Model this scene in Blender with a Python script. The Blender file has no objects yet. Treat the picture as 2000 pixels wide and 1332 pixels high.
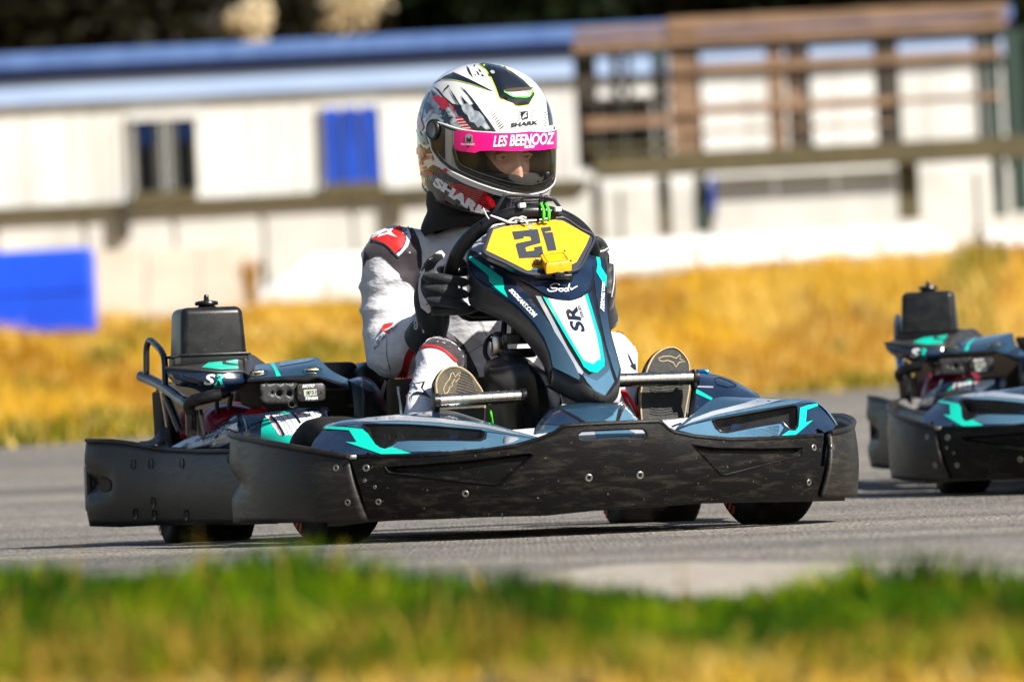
import bpy, bmesh, math, random
import numpy as np
from mathutils import Vector, Matrix, noise
from mathutils.bvhtree import BVHTree
from mathutils.geometry import delaunay_2d_cdt

random.seed(7)
rng = np.random.default_rng(7)
R = math.radians
scene = bpy.context.scene
COL = scene.collection

# ------------------------------------------------------------------ camera
FPX = 12320.0            # focal length in photograph pixels (2000 wide)
PITCH, ROLL = 0.0275, 0.040
DIST = 14.0
_F = Vector((0, math.cos(PITCH), math.sin(PITCH)))
_R0 = Vector((1, 0, 0)); _U0 = Vector((0, -math.sin(PITCH), math.cos(PITCH)))
_Rt = math.cos(ROLL) * _R0 - math.sin(ROLL) * _U0
_Up = math.sin(ROLL) * _R0 + math.cos(ROLL) * _U0
def ray(px, py):
    return (_F + _Rt * ((px - 1000.0) / FPX) - _Up * ((py - 666.0) / FPX))
_d = ray(1080, 1046); _d = _d * (DIST / _d.y)
CAM = -_d                                    # world origin = front axle centre on the ground
cam_data = bpy.data.cameras.new('camera')
cam_data.sensor_width = 36.0
cam_data.lens = 36.0 * FPX / 2000.0
cam_data.clip_start = 0.5; cam_data.clip_end = 2000
cam_data.dof.use_dof = True
cam_data.dof.focus_distance = 14.05
cam_data.dof.aperture_fstop = 4.6
cam = bpy.data.objects.new('camera', cam_data)
_m = Matrix((( _Rt.x, _Up.x, -_F.x, CAM.x), (_Rt.y, _Up.y, -_F.y, CAM.y), (_Rt.z, _Up.z, -_F.z, CAM.z), (0, 0, 0, 1)))
cam.matrix_world = _m
COL.objects.link(cam); scene.camera = cam

# ------------------------------------------------------------------ light
SUN_DIR = Vector((0.66, -0.58, 0.72)).normalized()     # towards the sun
world = bpy.data.worlds.new('World'); scene.world = world
world.use_nodes = True
wn = world.node_tree.nodes; wl = world.node_tree.links
sky = wn.new('ShaderNodeTexSky'); sky.sky_type = 'NISHITA'; sky.sun_disc = False
sky.sun_elevation = math.asin(SUN_DIR.z)
sky.sun_rotation = math.atan2(SUN_DIR.x, SUN_DIR.y)
bg = wn['Background']; bg.inputs['Strength'].default_value = 0.06
wl.new(sky.outputs[0], bg.inputs['Color'])
sun_data = bpy.data.lights.new('sun', 'SUN'); sun_data.energy = 5.0; sun_data.angle = R(0.5)
sun_data.color = (1.0, 0.95, 0.87)
sun = bpy.data.objects.new('sun', sun_data); COL.objects.link(sun)
sun.rotation_euler = SUN_DIR.to_track_quat('Z', 'Y').to_euler()
sun.location = SUN_DIR * 30
vs = scene.view_settings
vs.view_transform = 'Standard'; vs.look = 'None'; vs.exposure = 1.0; vs.gamma = 1.0
vs.use_curve_mapping = False
scene.cycles.max_bounces = 8
scene.cycles.transparent_max_bounces = 12

# ------------------------------------------------------------------ pixel -> kart space
TH = R(15.0)
KM = Matrix.Rotation(TH, 4, 'Z'); KI = KM.inverted()
CAMK = KI @ CAM
def rayk(px, py):
    return (KI.to_3x3() @ ray(px, py))
def K(px, py, x=None, y=None, z=None):
    d = rayk(px, py)
    if y is not None: t = (y - CAMK.y) / d.y
    elif x is not None: t = (x - CAMK.x) / d.x
    else: t = (z - CAMK.z) / d.z
    return CAMK + d * t
def Kg(px, py, g, y0=-0.3):
    y = y0
    for _ in range(25):
        p = K(px, py, y=y); y = 0.5 * y + 0.5 * g(p.x)
    return K(px, py, y=y)
def W(px, py, depth):                        # world point at a given distance along +Y from the camera
    d = ray(px, py); return CAM + d * (depth / d.y)
def PX(p):                                   # picture column of a kart-space point
    v = KM.to_3x3() @ (Vector(p) - CAMK); return 1000 + FPX * v.dot(_Rt) / v.dot(_F)
def KL(pts):                                 # list of (px,py,y)
    return [K(a, b, y=c) for a, b, c in pts]

# ------------------------------------------------------------------ materials
def nodes_of(name):
    m = bpy.data.materials.new(name); m.use_nodes = True
    return m, m.node_tree.nodes, m.node_tree.links, m.node_tree.nodes['Principled BSDF']
def rgb(c): return (c[0], c[1], c[2], 1.0)
def M(name, col, rough=0.5, metal=0.0, coat=0.0, col2=None, nscale=20.0, ndetail=6.0, lo=0.4, hi=0.65, stretch=(1, 1, 1),
      bump=0.0, bscale=80.0, bstretch=(1, 1, 1), rvar=0.0, spec=0.5, sheen=0.0, bdist=0.002, coatr=0.03, specks=None):
    m, n, l, b = nodes_of(name)
    b.inputs['Roughness'].default_value = rough
    b.inputs['Metallic'].default_value = metal
    b.inputs['Coat Weight'].default_value = coat
    b.inputs['Coat Roughness'].default_value = coatr
    b.inputs['Specular IOR Level'].default_value = spec
    if sheen: b.inputs['Sheen Weight'].default_value = sheen
    b.inputs['Base Color'].default_value = rgb(col)
    tc = n.new('ShaderNodeTexCoord')
    def ntex(scale, st, detail, rough_=0.6):
        mp = n.new('ShaderNodeMapping'); mp.inputs['Scale'].default_value = st
        l.new(tc.outputs['Object'], mp.inputs['Vector'])
        t = n.new('ShaderNodeTexNoise'); t.inputs['Scale'].default_value = scale; t.inputs['Detail'].default_value = detail
        t.inputs['Roughness'].default_value = rough_
        l.new(mp.outputs[0], t.inputs['Vector']); return t
    if col2 is not None:
        t = ntex(nscale, stretch, ndetail)
        r = n.new('ShaderNodeMapRange'); r.inputs[1].default_value = lo; r.inputs[2].default_value = hi
        l.new(t.outputs['Fac'], r.inputs[0])
        mx = n.new('ShaderNodeMix'); mx.data_type = 'RGBA'
        l.new(r.outputs[0], mx.inputs['Factor'])
        mx.inputs['A'].default_value = rgb(col); mx.inputs['B'].default_value = rgb(col2)
        out = mx.outputs['Result']
        if specks:
            sc_, thr, c3 = specks
            t3 = ntex(sc_, (1, 1, 1), 2.0, 0.5)
            r3 = n.new('ShaderNodeMapRange'); r3.inputs[1].default_value = thr; r3.inputs[2].default_value = thr + 0.05
            l.new(t3.outputs['Fac'], r3.inputs[0])
            m3 = n.new('ShaderNodeMix'); m3.data_type = 'RGBA'
            l.new(r3.outputs[0], m3.inputs['Factor']); l.new(out, m3.inputs['A']); m3.inputs['B'].default_value = rgb(c3)
            out = m3.outputs['Result']
        l.new(out, b.inputs['Base Color'])
        if rvar:
            r2 = n.new('ShaderNodeMapRange'); r2.inputs[1].default_value = lo; r2.inputs[2].default_value = hi
            r2.inputs[3].default_value = rough; r2.inputs[4].default_value = min(1, rough + rvar)
            l.new(t.outputs['Fac'], r2.inputs[0]); l.new(r2.outputs[0], b.inputs['Roughness'])
    if bump:
        t2 = ntex(bscale, bstretch, 4.0)
        bp = n.new('ShaderNodeBump'); bp.inputs['Strength'].default_value = bump; bp.inputs['Distance'].default_value = bdist
        l.new(t2.outputs['Fac'], bp.inputs['Height']); l.new(bp.outputs[0], b.inputs['Normal'])
    return m
MT = {}
MT['bumper'] = M('scuffed_black_plastic', (0.0034, 0.0032, 0.0030), 0.42, spec=0.15, col2=(0.022, 0.018, 0.0135), nscale=11, stretch=(1.6, 2, 7), lo=0.50, hi=0.74, rvar=0.2, bump=0.35, bscale=45, bstretch=(1.5, 2, 9), specks=(150, 0.72, (0.16, 0.13, 0.09)), bdist=0.0015)
MT['bump_side'] = M('worn_black_plastic', (0.0125, 0.0105, 0.0085), 0.40, spec=0.3, col2=(0.034, 0.028, 0.021), nscale=6, stretch=(3, 3, 16), lo=0.45, hi=0.72, rvar=0.12, bump=0.35, bscale=26, bstretch=(2, 2, 25), specks=(150, 0.75, (0.12, 0.1, 0.08)), bdist=0.0012)
MT['black'] = M('black_plastic', (0.0055, 0.0055, 0.006), 0.34, spec=.3, col2=(0.014, 0.0135, 0.013), nscale=40, bump=0.1, bscale=200, specks=(190, 0.72, (0.11, 0.1, 0.08)))
MT['satin'] = M('satin_black_plastic', (0.006, 0.006, 0.0065), 0.3, spec=.35, col2=(0.012, 0.0115, 0.011), nscale=30, bump=0.08, bscale=220)
MT['greyplastic'] = M('dark_grey_plastic', (0.022, 0.022, 0.0235), 0.42, spec=.35, col2=(0.036, 0.035, 0.033), nscale=30, bump=0.1, bscale=300)
MT['blackpaint'] = M('black_painted_steel', (0.012, 0.011, 0.011), 0.25, coat=0.4, col2=(0.05, 0.04, 0.03), nscale=24, lo=0.6, hi=0.75, rvar=0.3)
MT['rubber'] = M('tyre_rubber', (0.007, 0.0068, 0.0065), 0.7, spec=.25, col2=(0.017, 0.015, 0.0125), nscale=30, bump=0.3, bscale=120)
MT['navy'] = M('gloss_navy_print', (0.006, 0.014, 0.034), 0.16, coat=0.5, col2=(0.012, 0.024, 0.05), nscale=14, specks=(160, 0.73, (0.1, 0.13, 0.15)))
MT['steel'] = M('steel_blue_print', (0.07, 0.15, 0.215), 0.18, coat=0.5, col2=(0.055, 0.125, 0.19), nscale=10, specks=(160, 0.74, (0.3, 0.32, 0.3)))
MT['slate'] = M('slate_blue_print', (0.013, 0.038, 0.066), 0.16, coat=0.5, col2=(0.020, 0.05, 0.082), nscale=9, specks=(150, 0.71, (0.12, 0.15, 0.16)))
MT['silver'] = M('pale_grey_print', (0.30, 0.32, 0.35), 0.2, coat=0.5, col2=(0.24, 0.26, 0.29), nscale=9)
MT['teal'] = M('turquoise_print', (0.0, 0.50, 0.36), 0.25, coat=0.3, col2=(0.005, 0.45, 0.33), nscale=12)
MT['whiteprint'] = M('white_print', (0.78, 0.78, 0.78), 0.3, coat=0.3, col2=(0.70, 0.70, 0.70), nscale=25)
MT['ink'] = M('dark_navy_ink', (0.008, 0.013, 0.025), 0.3, coat=0.2)
MT['yellow'] = M('yellow_plate_print', (0.78, 0.37, 0.001), 0.6, spec=.2, col2=(0.66, 0.25, 0.002), nscale=22, lo=0.5, hi=0.78, specks=(120, 0.74, (0.3, 0.13, 0.02)))
MT['yellowbox'] = M('yellow_plastic', (0.76, 0.36, 0.002), 0.4, col2=(0.56, 0.22, 0.008), nscale=50, lo=0.5, hi=0.75, specks=(200, 0.7, (0.25, 0.14, 0.03)))
MT['steelbar'] = M('worn_bright_steel', (0.55, 0.52, 0.46), 0.22, metal=1.0, col2=(0.28, 0.25, 0.2), nscale=40, lo=0.5, hi=0.75, rvar=0.2, bump=0.05)
MT['bolt'] = M('zinc_bolt', (0.30, 0.29, 0.265), 0.45, metal=1.0, col2=(0.2, 0.17, 0.13), nscale=200, lo=0.45, hi=0.7)
MT['brass'] = M('brass_fastener', (0.5, 0.36, 0.15), 0.3, metal=1.0)
MT['red'] = M('crimson_painted_metal', (0.22, 0.003, 0.016), 0.3, coat=0.3, col2=(0.14, 0.003, 0.011), nscale=30)
MT['blueal'] = M('blue_anodised', (0.0, 0.13, 0.42), 0.3, metal=0.7)
MT['lcd'] = M('grey_green_lcd', (0.36, 0.40, 0.33), 0.25)
MT['orange'] = M('orange_lettering', (0.62, 0.08, 0.01), 0.6)
MT['green'] = M('green_bungee_cord', (0.06, 0.75, 0.01), 0.6, bump=0.4, bscale=600)
MT['suit'] = M('white_suit_fabric', (0.60, 0.595, 0.62), 0.85, col2=(0.43, 0.42, 0.435), nscale=9, lo=0.42, hi=0.68, bump=0.7, bscale=7, bstretch=(1, 1, 1.8), sheen=0.2, bdist=0.022, specks=(70, 0.76, (0.25, 0.23, 0.2)))
MT['suit2'] = M('clean_white_suit_fabric', (0.64, 0.655, 0.69), 0.85, col2=(0.56, 0.575, 0.61), nscale=9, bump=0.25, bscale=22, sheen=0.2, bdist=0.006, specks=(55, 0.75, (0.2, 0.2, 0.17)))
MT['suitgrey'] = M('grey_suit_fabric', (0.17, 0.14, 0.155), 0.85, bump=0.2, bscale=30, sheen=0.2, col2=(0.21, 0.17, 0.19))
MT['suitblack'] = M('black_suit_fabric', (0.016, 0.011, 0.015), 0.8, col2=(0.028, 0.02, 0.026), nscale=25, bump=0.4, bscale=28, sheen=0.12, bdist=0.006)
MT['suitred'] = M('red_suit_fabric', (0.72, 0.004, 0.004), 0.7, col2=(0.6, 0.003, 0.004), nscale=20, bump=0.2, bscale=60)
MT['darkred'] = M('dark_red_suit_fabric', (0.34, 0.004, 0.008), 0.8, bump=0.2, bscale=40, col2=(0.25, 0.003, 0.006))
MT['suitblue'] = M('pale_blue_suit_trim', (0.50, 0.60, 0.74), 0.8)
MT['glove'] = M('black_glove_fabric', (0.006, 0.0075, 0.009), 0.6, spec=.25, col2=(0.012, 0.015, 0.018), nscale=40, bump=0.4, bscale=150, sheen=0.2)
MT['glovewhite'] = M('pale_glove_trim', (0.55, 0.52, 0.52), 0.7)
MT['sole'] = M('worn_tan_shoe_sole', (0.070, 0.052, 0.026), 0.65, col2=(0.020, 0.016, 0.009), nscale=34, lo=0.4, hi=0.65, bump=0.6, bscale=160, bstretch=(1, 1, 4))
MT['soledark'] = M('dark_shoe_sole', (0.009, 0.008, 0.006), 0.6, col2=(0.032, 0.027, 0.017), nscale=60, lo=0.5, hi=0.8, bump=0.7, bscale=180, bstretch=(1, 1, 4))
MT['soleedge'] = M('cream_sole_edge', (0.40, 0.32, 0.18), 0.7, col2=(0.26, 0.20, 0.10), nscale=60)
MT['shoe'] = M('black_shoe_suede', (0.014, 0.013, 0.013), 0.8, bump=0.2, bscale=120)
MT['helmet'] = M('white_helmet_gloss', (0.74, 0.73, 0.70), 0.12, coat=1.0, col2=(0.66, 0.65, 0.62), nscale=8)
MT['helmetblack'] = M('black_helmet_gloss', (0.008, 0.010, 0.014), 0.14, coat=1.0)
MT['helmetgrey'] = M('grey_helmet_print', (0.24, 0.27, 0.30), 0.2, coat=0.8, col2=(0.5, 0.53, 0.56), nscale=40, lo=0.45, hi=0.6)
MT['helmetred'] = M('red_helmet_print', (0.62, 0.010, 0.014), 0.15, coat=0.8, col2=(0.5, 0.006, 0.01), nscale=60)
MT['helmetorange'] = M('orange_helmet_print', (0.6, 0.13, 0.03), 0.2, coat=0.8, col2=(0.5, 0.3, 0.16), nscale=60)
MT['lime'] = M('lime_trim_print', (0.42, 0.55, 0.01), 0.25, coat=0.6)
MT['olive'] = M('rubber_visor_seal', (0.06, 0.06, 0.045), 0.45)
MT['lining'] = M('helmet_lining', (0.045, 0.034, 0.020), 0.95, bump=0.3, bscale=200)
MT['liningbrown'] = M('brown_cheek_pad', (0.10, 0.065, 0.045), 0.95, bump=0.3, bscale=200)
MT['chrome'] = M('silver_breath_guard', (0.40, 0.39, 0.37), 0.25, metal=0.5, col2=(0.3, 0.28, 0.26), nscale=20)
MT['pink'] = M('pink_visor_strip', (0.86, 0.0, 0.20), 0.35, coat=0.2)
MT['skin'] = M('human_skin', (0.52, 0.28, 0.19), 0.42, col2=(0.44, 0.21, 0.14), nscale=45, bump=0.1, bscale=300)
MT['eyewhite'] = M('eye_white', (0.30, 0.27, 0.26), 0.25)
MT['iris'] = M('blue_grey_iris', (0.05, 0.075, 0.08), 0.2)
MT['hair'] = M('dark_brown_brow', (0.03, 0.018, 0.01), 0.8)
MT['snood'] = M('black_neck_gaiter', (0.008, 0.0075, 0.007), 0.9, bump=0.5, bscale=30, sheen=0.1, bdist=0.006)
def glass_mat(name, tint, refl=1.0, ior=1.5):
    m, n, l, b = nodes_of(name); n.remove(b)
    out = n['Material Output']
    tr = n.new('ShaderNodeBsdfTransparent'); tr.inputs[0].default_value = rgb(tint)
    gl = n.new('ShaderNodeBsdfGlossy'); gl.inputs['Roughness'].default_value = 0.03
    fr = n.new('ShaderNodeFresnel'); fr.inputs['IOR'].default_value = ior
    mx = n.new('ShaderNodeMixShader')
    l.new(fr.outputs[0], mx.inputs[0]); l.new(tr.outputs[0], mx.inputs[1]); l.new(gl.outputs[0], mx.inputs[2])
    l.new(mx.outputs[0], out.inputs[0]); return m
def fade_mat(name, lo, hi, c0, c1):
    m, n, l, b = nodes_of(name); b.inputs['Roughness'].default_value = .18; b.inputs['Coat Weight'].default_value = .5; b.inputs['Coat Roughness'].default_value = .03
    tc = n.new('ShaderNodeTexCoord'); sx = n.new('ShaderNodeSeparateXYZ'); l.new(tc.outputs['Object'], sx.inputs[0])
    t = n.new('ShaderNodeTexNoise'); t.inputs['Scale'].default_value = 30; t.inputs['Detail'].default_value = 6; l.new(tc.outputs['Object'], t.inputs['Vector'])
    r = n.new('ShaderNodeMapRange'); r.inputs[1].default_value = lo; r.inputs[2].default_value = hi; l.new(sx.outputs['Z'], r.inputs[0])
    mx = n.new('ShaderNodeMix'); mx.data_type = 'RGBA'; l.new(r.outputs[0], mx.inputs['Factor']); mx.inputs['A'].default_value = rgb(c0); mx.inputs['B'].default_value = rgb(c1)
    r2 = n.new('ShaderNodeMapRange'); r2.inputs[1].default_value = .69; r2.inputs[2].default_value = .74; l.new(t.outputs['Fac'], r2.inputs[0])
    m2 = n.new('ShaderNodeMix'); m2.data_type = 'RGBA'; l.new(r2.outputs[0], m2.inputs['Factor']); l.new(mx.outputs['Result'], m2.inputs['A']); m2.inputs['B'].default_value = (.12, .13, .13, 1)
    l.new(m2.outputs['Result'], b.inputs['Base Color']); return m
MT['fade'] = fade_mat('navy_to_steel_print', .30, .52, (.045, .095, .135), (.006, .015, .034))
MT['visor'] = glass_mat('clear_visor_plastic', (0.97, 0.96, 0.93), ior=1.38)

# ------------------------------------------------------------------ object helpers
def new_empty(name, mat=None, label=None, cat=None, group=None):
    o = bpy.data.objects.new(name, None); COL.objects.link(o)
    o.empty_display_size = 0.1
    if mat is not None: o.matrix_world = mat
    if label: o['label'] = label
    if cat: o['category'] = cat
    if group: o['group'] = group
    return o
def mesh_obj(name, verts, faces, mat, parent=None, smooth=True, angle=40, solid=0.0, solid_off=-1.0, base=None, kind=None):
    me = bpy.data.meshes.new(name)
    vv = [tuple(v) for v in verts]
    me.from_pydata(vv, [], [tuple(f) for f in faces])
    me.validate(clean_customdata=False)
    bm = bmesh.new(); bm.from_mesh(me)
    bmesh.ops.recalc_face_normals(bm, faces=bm.faces)
    bm.to_mesh(me); bm.free()
    if smooth:
        me.shade_smooth()
        if angle < 180: me.set_sharp_from_angle(angle=R(angle))
    me.materials.append(mat if not isinstance(mat, str) else MT[mat])
    o = bpy.data.objects.new(name, me); COL.objects.link(o)
    if parent is not None: o.parent = parent
    if solid:
        s = o.modifiers.new('solid', 'SOLIDIFY'); s.thickness = solid; s.offset = solid_off
    if kind: o['kind'] = kind
    return o
def join(parts):
    V, F = [], []
    for v, f in parts:
        k = len(V); V += [Vector(p) for p in v]; F += [tuple(i + k for i in q) for q in f]
    return V, F
def catmull(pts, n, closed=False):
    pts = [Vector(p) for p in pts]; N = len(pts)
    if N < 3:
        return [pts[0].lerp(pts[-1], i / (n - 1)) for i in range(n)]
    out = []
    segs = N if closed else N - 1
    # chord-length parameter
    L = [0.0]
    for i in range(segs): L.append(L[-1] + max(1e-9, (pts[(i + 1) % N] - pts[i]).length))
    cnt = n if not closed else n
    for k in range(cnt):
        s = L[-1] * (k / (cnt if closed else cnt - 1))
        i = 0
        while i < segs - 1 and s > L[i + 1]: i += 1
        t = (s - L[i]) / (L[i + 1] - L[i])
        def g(j):
            if closed: return pts[j % N]
            if j < 0: return pts[0] * 2 - pts[1]
            if j >= N: return pts[-1] * 2 - pts[-2]
            return pts[j]
        p0, p1, p2, p3 = g(i - 1), g(i), g(i + 1), g(i + 2)
        out.append(0.5 * ((2 * p1) + (p2 - p0) * t + (2 * p0 - 5 * p1 + 4 * p2 - p3) * t * t + (3 * p1 - p0 - 3 * p2 + p3) * t ** 3))
    return out
def linear(pts, n):
    pts = [Vector(p) for p in pts]; L = [0.0]
    for a, b in zip(pts, pts[1:]): L.append(L[-1] + max(1e-9, (b - a).length))
    out = []
    for k in range(n):
        s = L[-1] * k / (n - 1); i = 0
        while i < len(pts) - 2 and s > L[i + 1]: i += 1
        out.append(pts[i].lerp(pts[i + 1], (s - L[i]) / (L[i + 1] - L[i])))
    return out
def loft(curves, nu=24, nv=None, lin_u=False, lin_v=False, closed_u=False):
    cs = [catmull(c, nu, closed_u) if not lin_u else linear(c, nu) for c in curves]
    if nv is None: nv = len(cs)
    cols = []
    for i in range(nu):
        col = [c[i] for c in cs]
        cols.append((linear(col, nv) if lin_v or len(col) < 3 else catmull(col, nv)) if nv != len(cs) else col)
    V = [cols[i][j] for i in range(nu) for j in range(nv)]
    F = []
    for i in range(nu if closed_u else nu - 1):
        a = i; b = (i + 1) % nu
        for j in range(nv - 1):
            F.append((a * nv + j, b * nv + j, b * nv + j + 1, a * nv + j + 1))
    return V, F
def bvh_of(*parts):
    V, F = join(parts); return BVHTree.FromPolygons([tuple(v) for v in V], F)
def tube(pts, r, n=10, ns=None, caps=True, closed=False):
    if ns: pts = catmull(pts, ns, closed)
    pts = [Vector(p) for p in pts]; N = len(pts)
    rs = r if isinstance(r, (list, tuple)) else [r] * N
    if len(rs) != N:
        rs = [float(np.interp(i / (N - 1), np.linspace(0, 1, len(rs)), rs)) for i in range(N)]
    V, F = [], []
    def tan(i):
        if closed: return (pts[(i + 1) % N] - pts[i - 1]).normalized()
        return (pts[min(i + 1, N - 1)] - pts[max(i - 1, 0)]).normalized()
    t = tan(0); up = Vector((0, 0, 1)) if abs(t.z) < 0.9 else Vector((1, 0, 0))
    u = t.cross(up).normalized()
    for i in range(N):
        t = tan(i); u = (u - t * u.dot(t)).normalized(); v = t.cross(u)
        for k in range(n):
            a = 2 * math.pi * k / n
            V.append(pts[i] + (u * math.cos(a) + v * math.sin(a)) * rs[i])
    for i in range(N if closed else N - 1):
        j = (i + 1) % N
        for k in range(n):
            F.append((i * n + k, i * n + (k + 1) % n, j * n + (k + 1) % n, j * n + k))
    if caps and not closed:
        F.append(tuple(range(n - 1, -1, -1))); F.append(tuple((N - 1) * n + k for k in range(n)))
    return V, F
def box(c, s, M3=None, bev=0.0, seg=2, taper=1.0):
    bm = bmesh.new(); bmesh.ops.create_cube(bm, size=1.0)
    for v in bm.verts:
        k = taper if v.co.z > 0 else 1.0
        v.co = Vector((v.co.x * s[0] * k, v.co.y * s[1] * k, v.co.z * s[2]))
    if bev: bmesh.ops.bevel(bm, geom=bm.edges[:], offset=bev, segments=seg, affect='EDGES', profile=0.5)
    V = [(M3 @ v.co if M3 else v.co) + Vector(c) for v in bm.verts]; bm.verts.index_update()
    F = [tuple(v.index for v in f.verts) for f in bm.faces]; bm.free(); return V, F
def lathe(prof, axis_o, axis_d, n=16):
    d = Vector(axis_d).normalized(); up = Vector((0, 0, 1)) if abs(d.z) < 0.9 else Vector((1, 0, 0))
    u = d.cross(up).normalized(); v = d.cross(u); o = Vector(axis_o)
    V, F = [], []
    for r, h in prof:
        for k in range(n):
            a = 2 * math.pi * k / n; V.append(o + d * h + (u * math.cos(a) + v * math.sin(a)) * r)
    for i in range(len(prof) - 1):
        for k in range(n):
            F.append((i * n + k, i * n + (k + 1) % n, (i + 1) * n + (k + 1) % n, (i + 1) * n + k))
    F.append(tuple(range(n - 1, -1, -1))); F.append(tuple((len(prof) - 1) * n + k for k in range(n)))
    return V, F
def ellipsoid(c, r, M3=None, nu=20, nv=14, f=None):
    V, F = [], []
    for j in range(nv + 1):
        ph = math.pi * j / nv - math.pi / 2
        for i in range(nu):
            th = 2 * math.pi * i / nu
            p = Vector((r[0] * math.cos(ph) * math.cos(th), r[1] * math.cos(ph) * math.sin(th), r[2] * math.sin(ph)))
            if f: p = f(p)
            V.append((M3 @ p if M3 else p) + Vector(c))
    for j in range(nv):
        for i in range(nu):
            F.append((j * nu + i, j * nu + (i + 1) % nu, (j + 1) * nu + (i + 1) % nu, (j + 1) * nu + i))
    return V, F

# ---- skins: a flat outline given in the photograph, laid onto a real surface
def inside(p, poly):
    x, y = p; c = False; j = len(poly) - 1
    for i in range(len(poly)):
        xi, yi = poly[i]; xj, yj = poly[j]
        if (yi > y) != (yj > y) and x < (xj - xi) * (y - yi) / (yj - yi) + xi: c = not c
        j = i
    return c
def dist_edge(p, polys):
    best = 1e9; px, py = p
    for poly in polys:
        for i in range(len(poly)):
            ax, ay = poly[i - 1]; bx, by = poly[i]
            dx, dy = bx - ax, by - ay; L = dx * dx + dy * dy
            t = 0 if L == 0 else max(0, min(1, ((px - ax) * dx + (py - ay) * dy) / L))
            d = math.hypot(px - ax - t * dx, py - ay - t * dy)
            if d < best: best = d
    return best
def dense(poly, step):
    out = []
    for i in range(len(poly)):
        a = poly[i]; b = poly[(i + 1) % len(poly)]
        n = max(1, int(math.hypot(b[0] - a[0], b[1] - a[1]) / step))
        for k in range(n): out.append((a[0] + (b[0] - a[0]) * k / n, a[1] + (b[1] - a[1]) * k / n))
    return out
def rnd(poly, n=None):                        # rounded closed outline
    n = n or len(poly) * 5
    return [(p.x, p.y) for p in catmull([(a[0], a[1], 0) for a in poly], n, True)]
def scal(poly, k, c=None):
    c = c or (sum(p[0] for p in poly) / len(poly), sum(p[1] for p in poly) / len(poly))
    return [(c[0] + (p[0] - c[0]) * k, c[1] + (p[1] - c[1]) * k) for p in poly]
def hit(bvh, px, py, off=0.0, near=None):
    d = rayk(px, py).normalized()
    loc, nor, idx, dist = bvh.ray_cast(CAMK, d)
    if loc is None:
        g = CAMK + d * 14.2
        for _ in range(3):
            loc, nor, idx, dist = bvh.find_nearest(g)
            g = CAMK + d * (loc - CAMK).dot(d)
    if nor.dot(d) > 0: nor = -nor
    return loc + nor * off, nor
def inset(lp, m):
    n = len(lp); A = sum(lp[i - 1][0] * lp[i][1] - lp[i][0] * lp[i - 1][1] for i in range(n)); s = 1 if A > 0 else -1; out = []
    for i in range(n):
        a, b = lp[i - 1], lp[(i + 1) % n]; dx, dy = b[0] - a[0], b[1] - a[1]; L = math.hypot(dx, dy) or 1
        q = (lp[i][0] - dy / L * m * s, lp[i][1] + dx / L * m * s)
        if inside(q, lp) and dist_edge(q, [lp]) > m * .9: out.append(q)
    return out
def tri2d(polys, step, wall=0):
    loops = [dense(p, step) for p in polys]
    pts, edges = [], []
    for lp in loops:
        k = len(pts); pts += lp
        edges += [(k + i, k + (i + 1) % len(lp)) for i in range(len(lp))]
    xs = [p[0] for p in loops[0]]; ys = [p[1] for p in loops[0]]
    x = min(xs) + step * 0.5; row = 0
    while x < max(xs):
        y = min(ys) + step * (0.5 if row % 2 else 0.0)
        while y < max(ys):
            q = (x, y)
            if inside(q, loops[0]) and not any(inside(q, h) for h in loops[1:]) and dist_edge(q, loops) > step * 0.45: pts.append(q)
            y += step
        x += step * 0.87; row += 1
    if wall:
        L0 = loops[0]; keep = [p for p in pts[sum(len(l) for l in loops):] if dist_edge(p, loops[:1]) > wall * 1.15]
        pts = pts[:sum(len(l) for l in loops)] + keep + inset(L0, wall * .5) + inset(L0, wall * 1.001)
    vo, eo, fo, *_ = delaunay_2d_cdt([Vector(p) for p in pts], edges, [], 0, 1e-5)
    tris = []
    for f in fo:
        c = (sum(vo[i].x for i in f) / 3, sum(vo[i].y for i in f) / 3)
        if inside(c, loops[0]) and not any(inside(c, h) for h in loops[1:]): tris.append(tuple(f))
    return [(v.x, v.y) for v in vo], tris, loops
def skin(name, parent, mat, bvh, outer, holes=(), step=7, off=0.0008, depth=0.0, margin=6, angle=60, solid=0.0, ret=False, maxedge=None):
    P, T, loops = tri2d([outer] + list(holes), step, margin if depth else 0)
    V = []
    for p in P:
        v, nn = hit(bvh, p[0], p[1], off)
        if depth:
            s = min(1.0, dist_edge(p, loops[:1]) / margin); s = s * s * (3 - 2 * s)
            v = v - nn * depth * s
        V.append(v)
    if maxedge: T = [t for t in T if all((V[t[k]] - V[t[k - 1]]).length < maxedge for k in range(3))]
    used = sorted({i for t in T for i in t}); mp = {a: k for k, a in enumerate(used)}
    V = [V[i] for i in used]; T = [tuple(mp[i] for i in t) for t in T]
    if ret: return V, T
    return mesh_obj(name, V, T, mat, parent, angle=angle, solid=solid)
_fc = {}
def text2d(s, bold=0.0):
    key = (s, bold)
    if key in _fc: return _fc[key]
    cu = bpy.data.curves.new('lettering', 'FONT'); cu.body = s; cu.size = 1.0; cu.offset = bold; cu.resolution_u = 3
    ob = bpy.data.objects.new('lettering', cu); COL.objects.link(ob)
    dg = bpy.context.evaluated_depsgraph_get(); me = ob.evaluated_get(dg).to_mesh()
    bm = bmesh.new(); bm.from_mesh(me); bmesh.ops.triangulate(bm, faces=bm.faces[:])
    bm.verts.index_update()
    V = [(v.co.x, v.co.y) for v in bm.verts]; F = [tuple(v.index for v in f.verts) for f in bm.faces]
    bm.free(); ob.evaluated_get(dg).to_mesh_clear(); bpy.data.objects.remove(ob); bpy.data.curves.remove(cu)
    a = min(v[0] for v in V); b = max(v[0] for v in V); c = min(v[1] for v in V); d = max(v[1] for v in V)
    V = [((v[0] - a) / (b - a), (v[1] - c) / (d - c)) for v in V]
    _fc[key] = (V, F); return V, F
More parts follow.
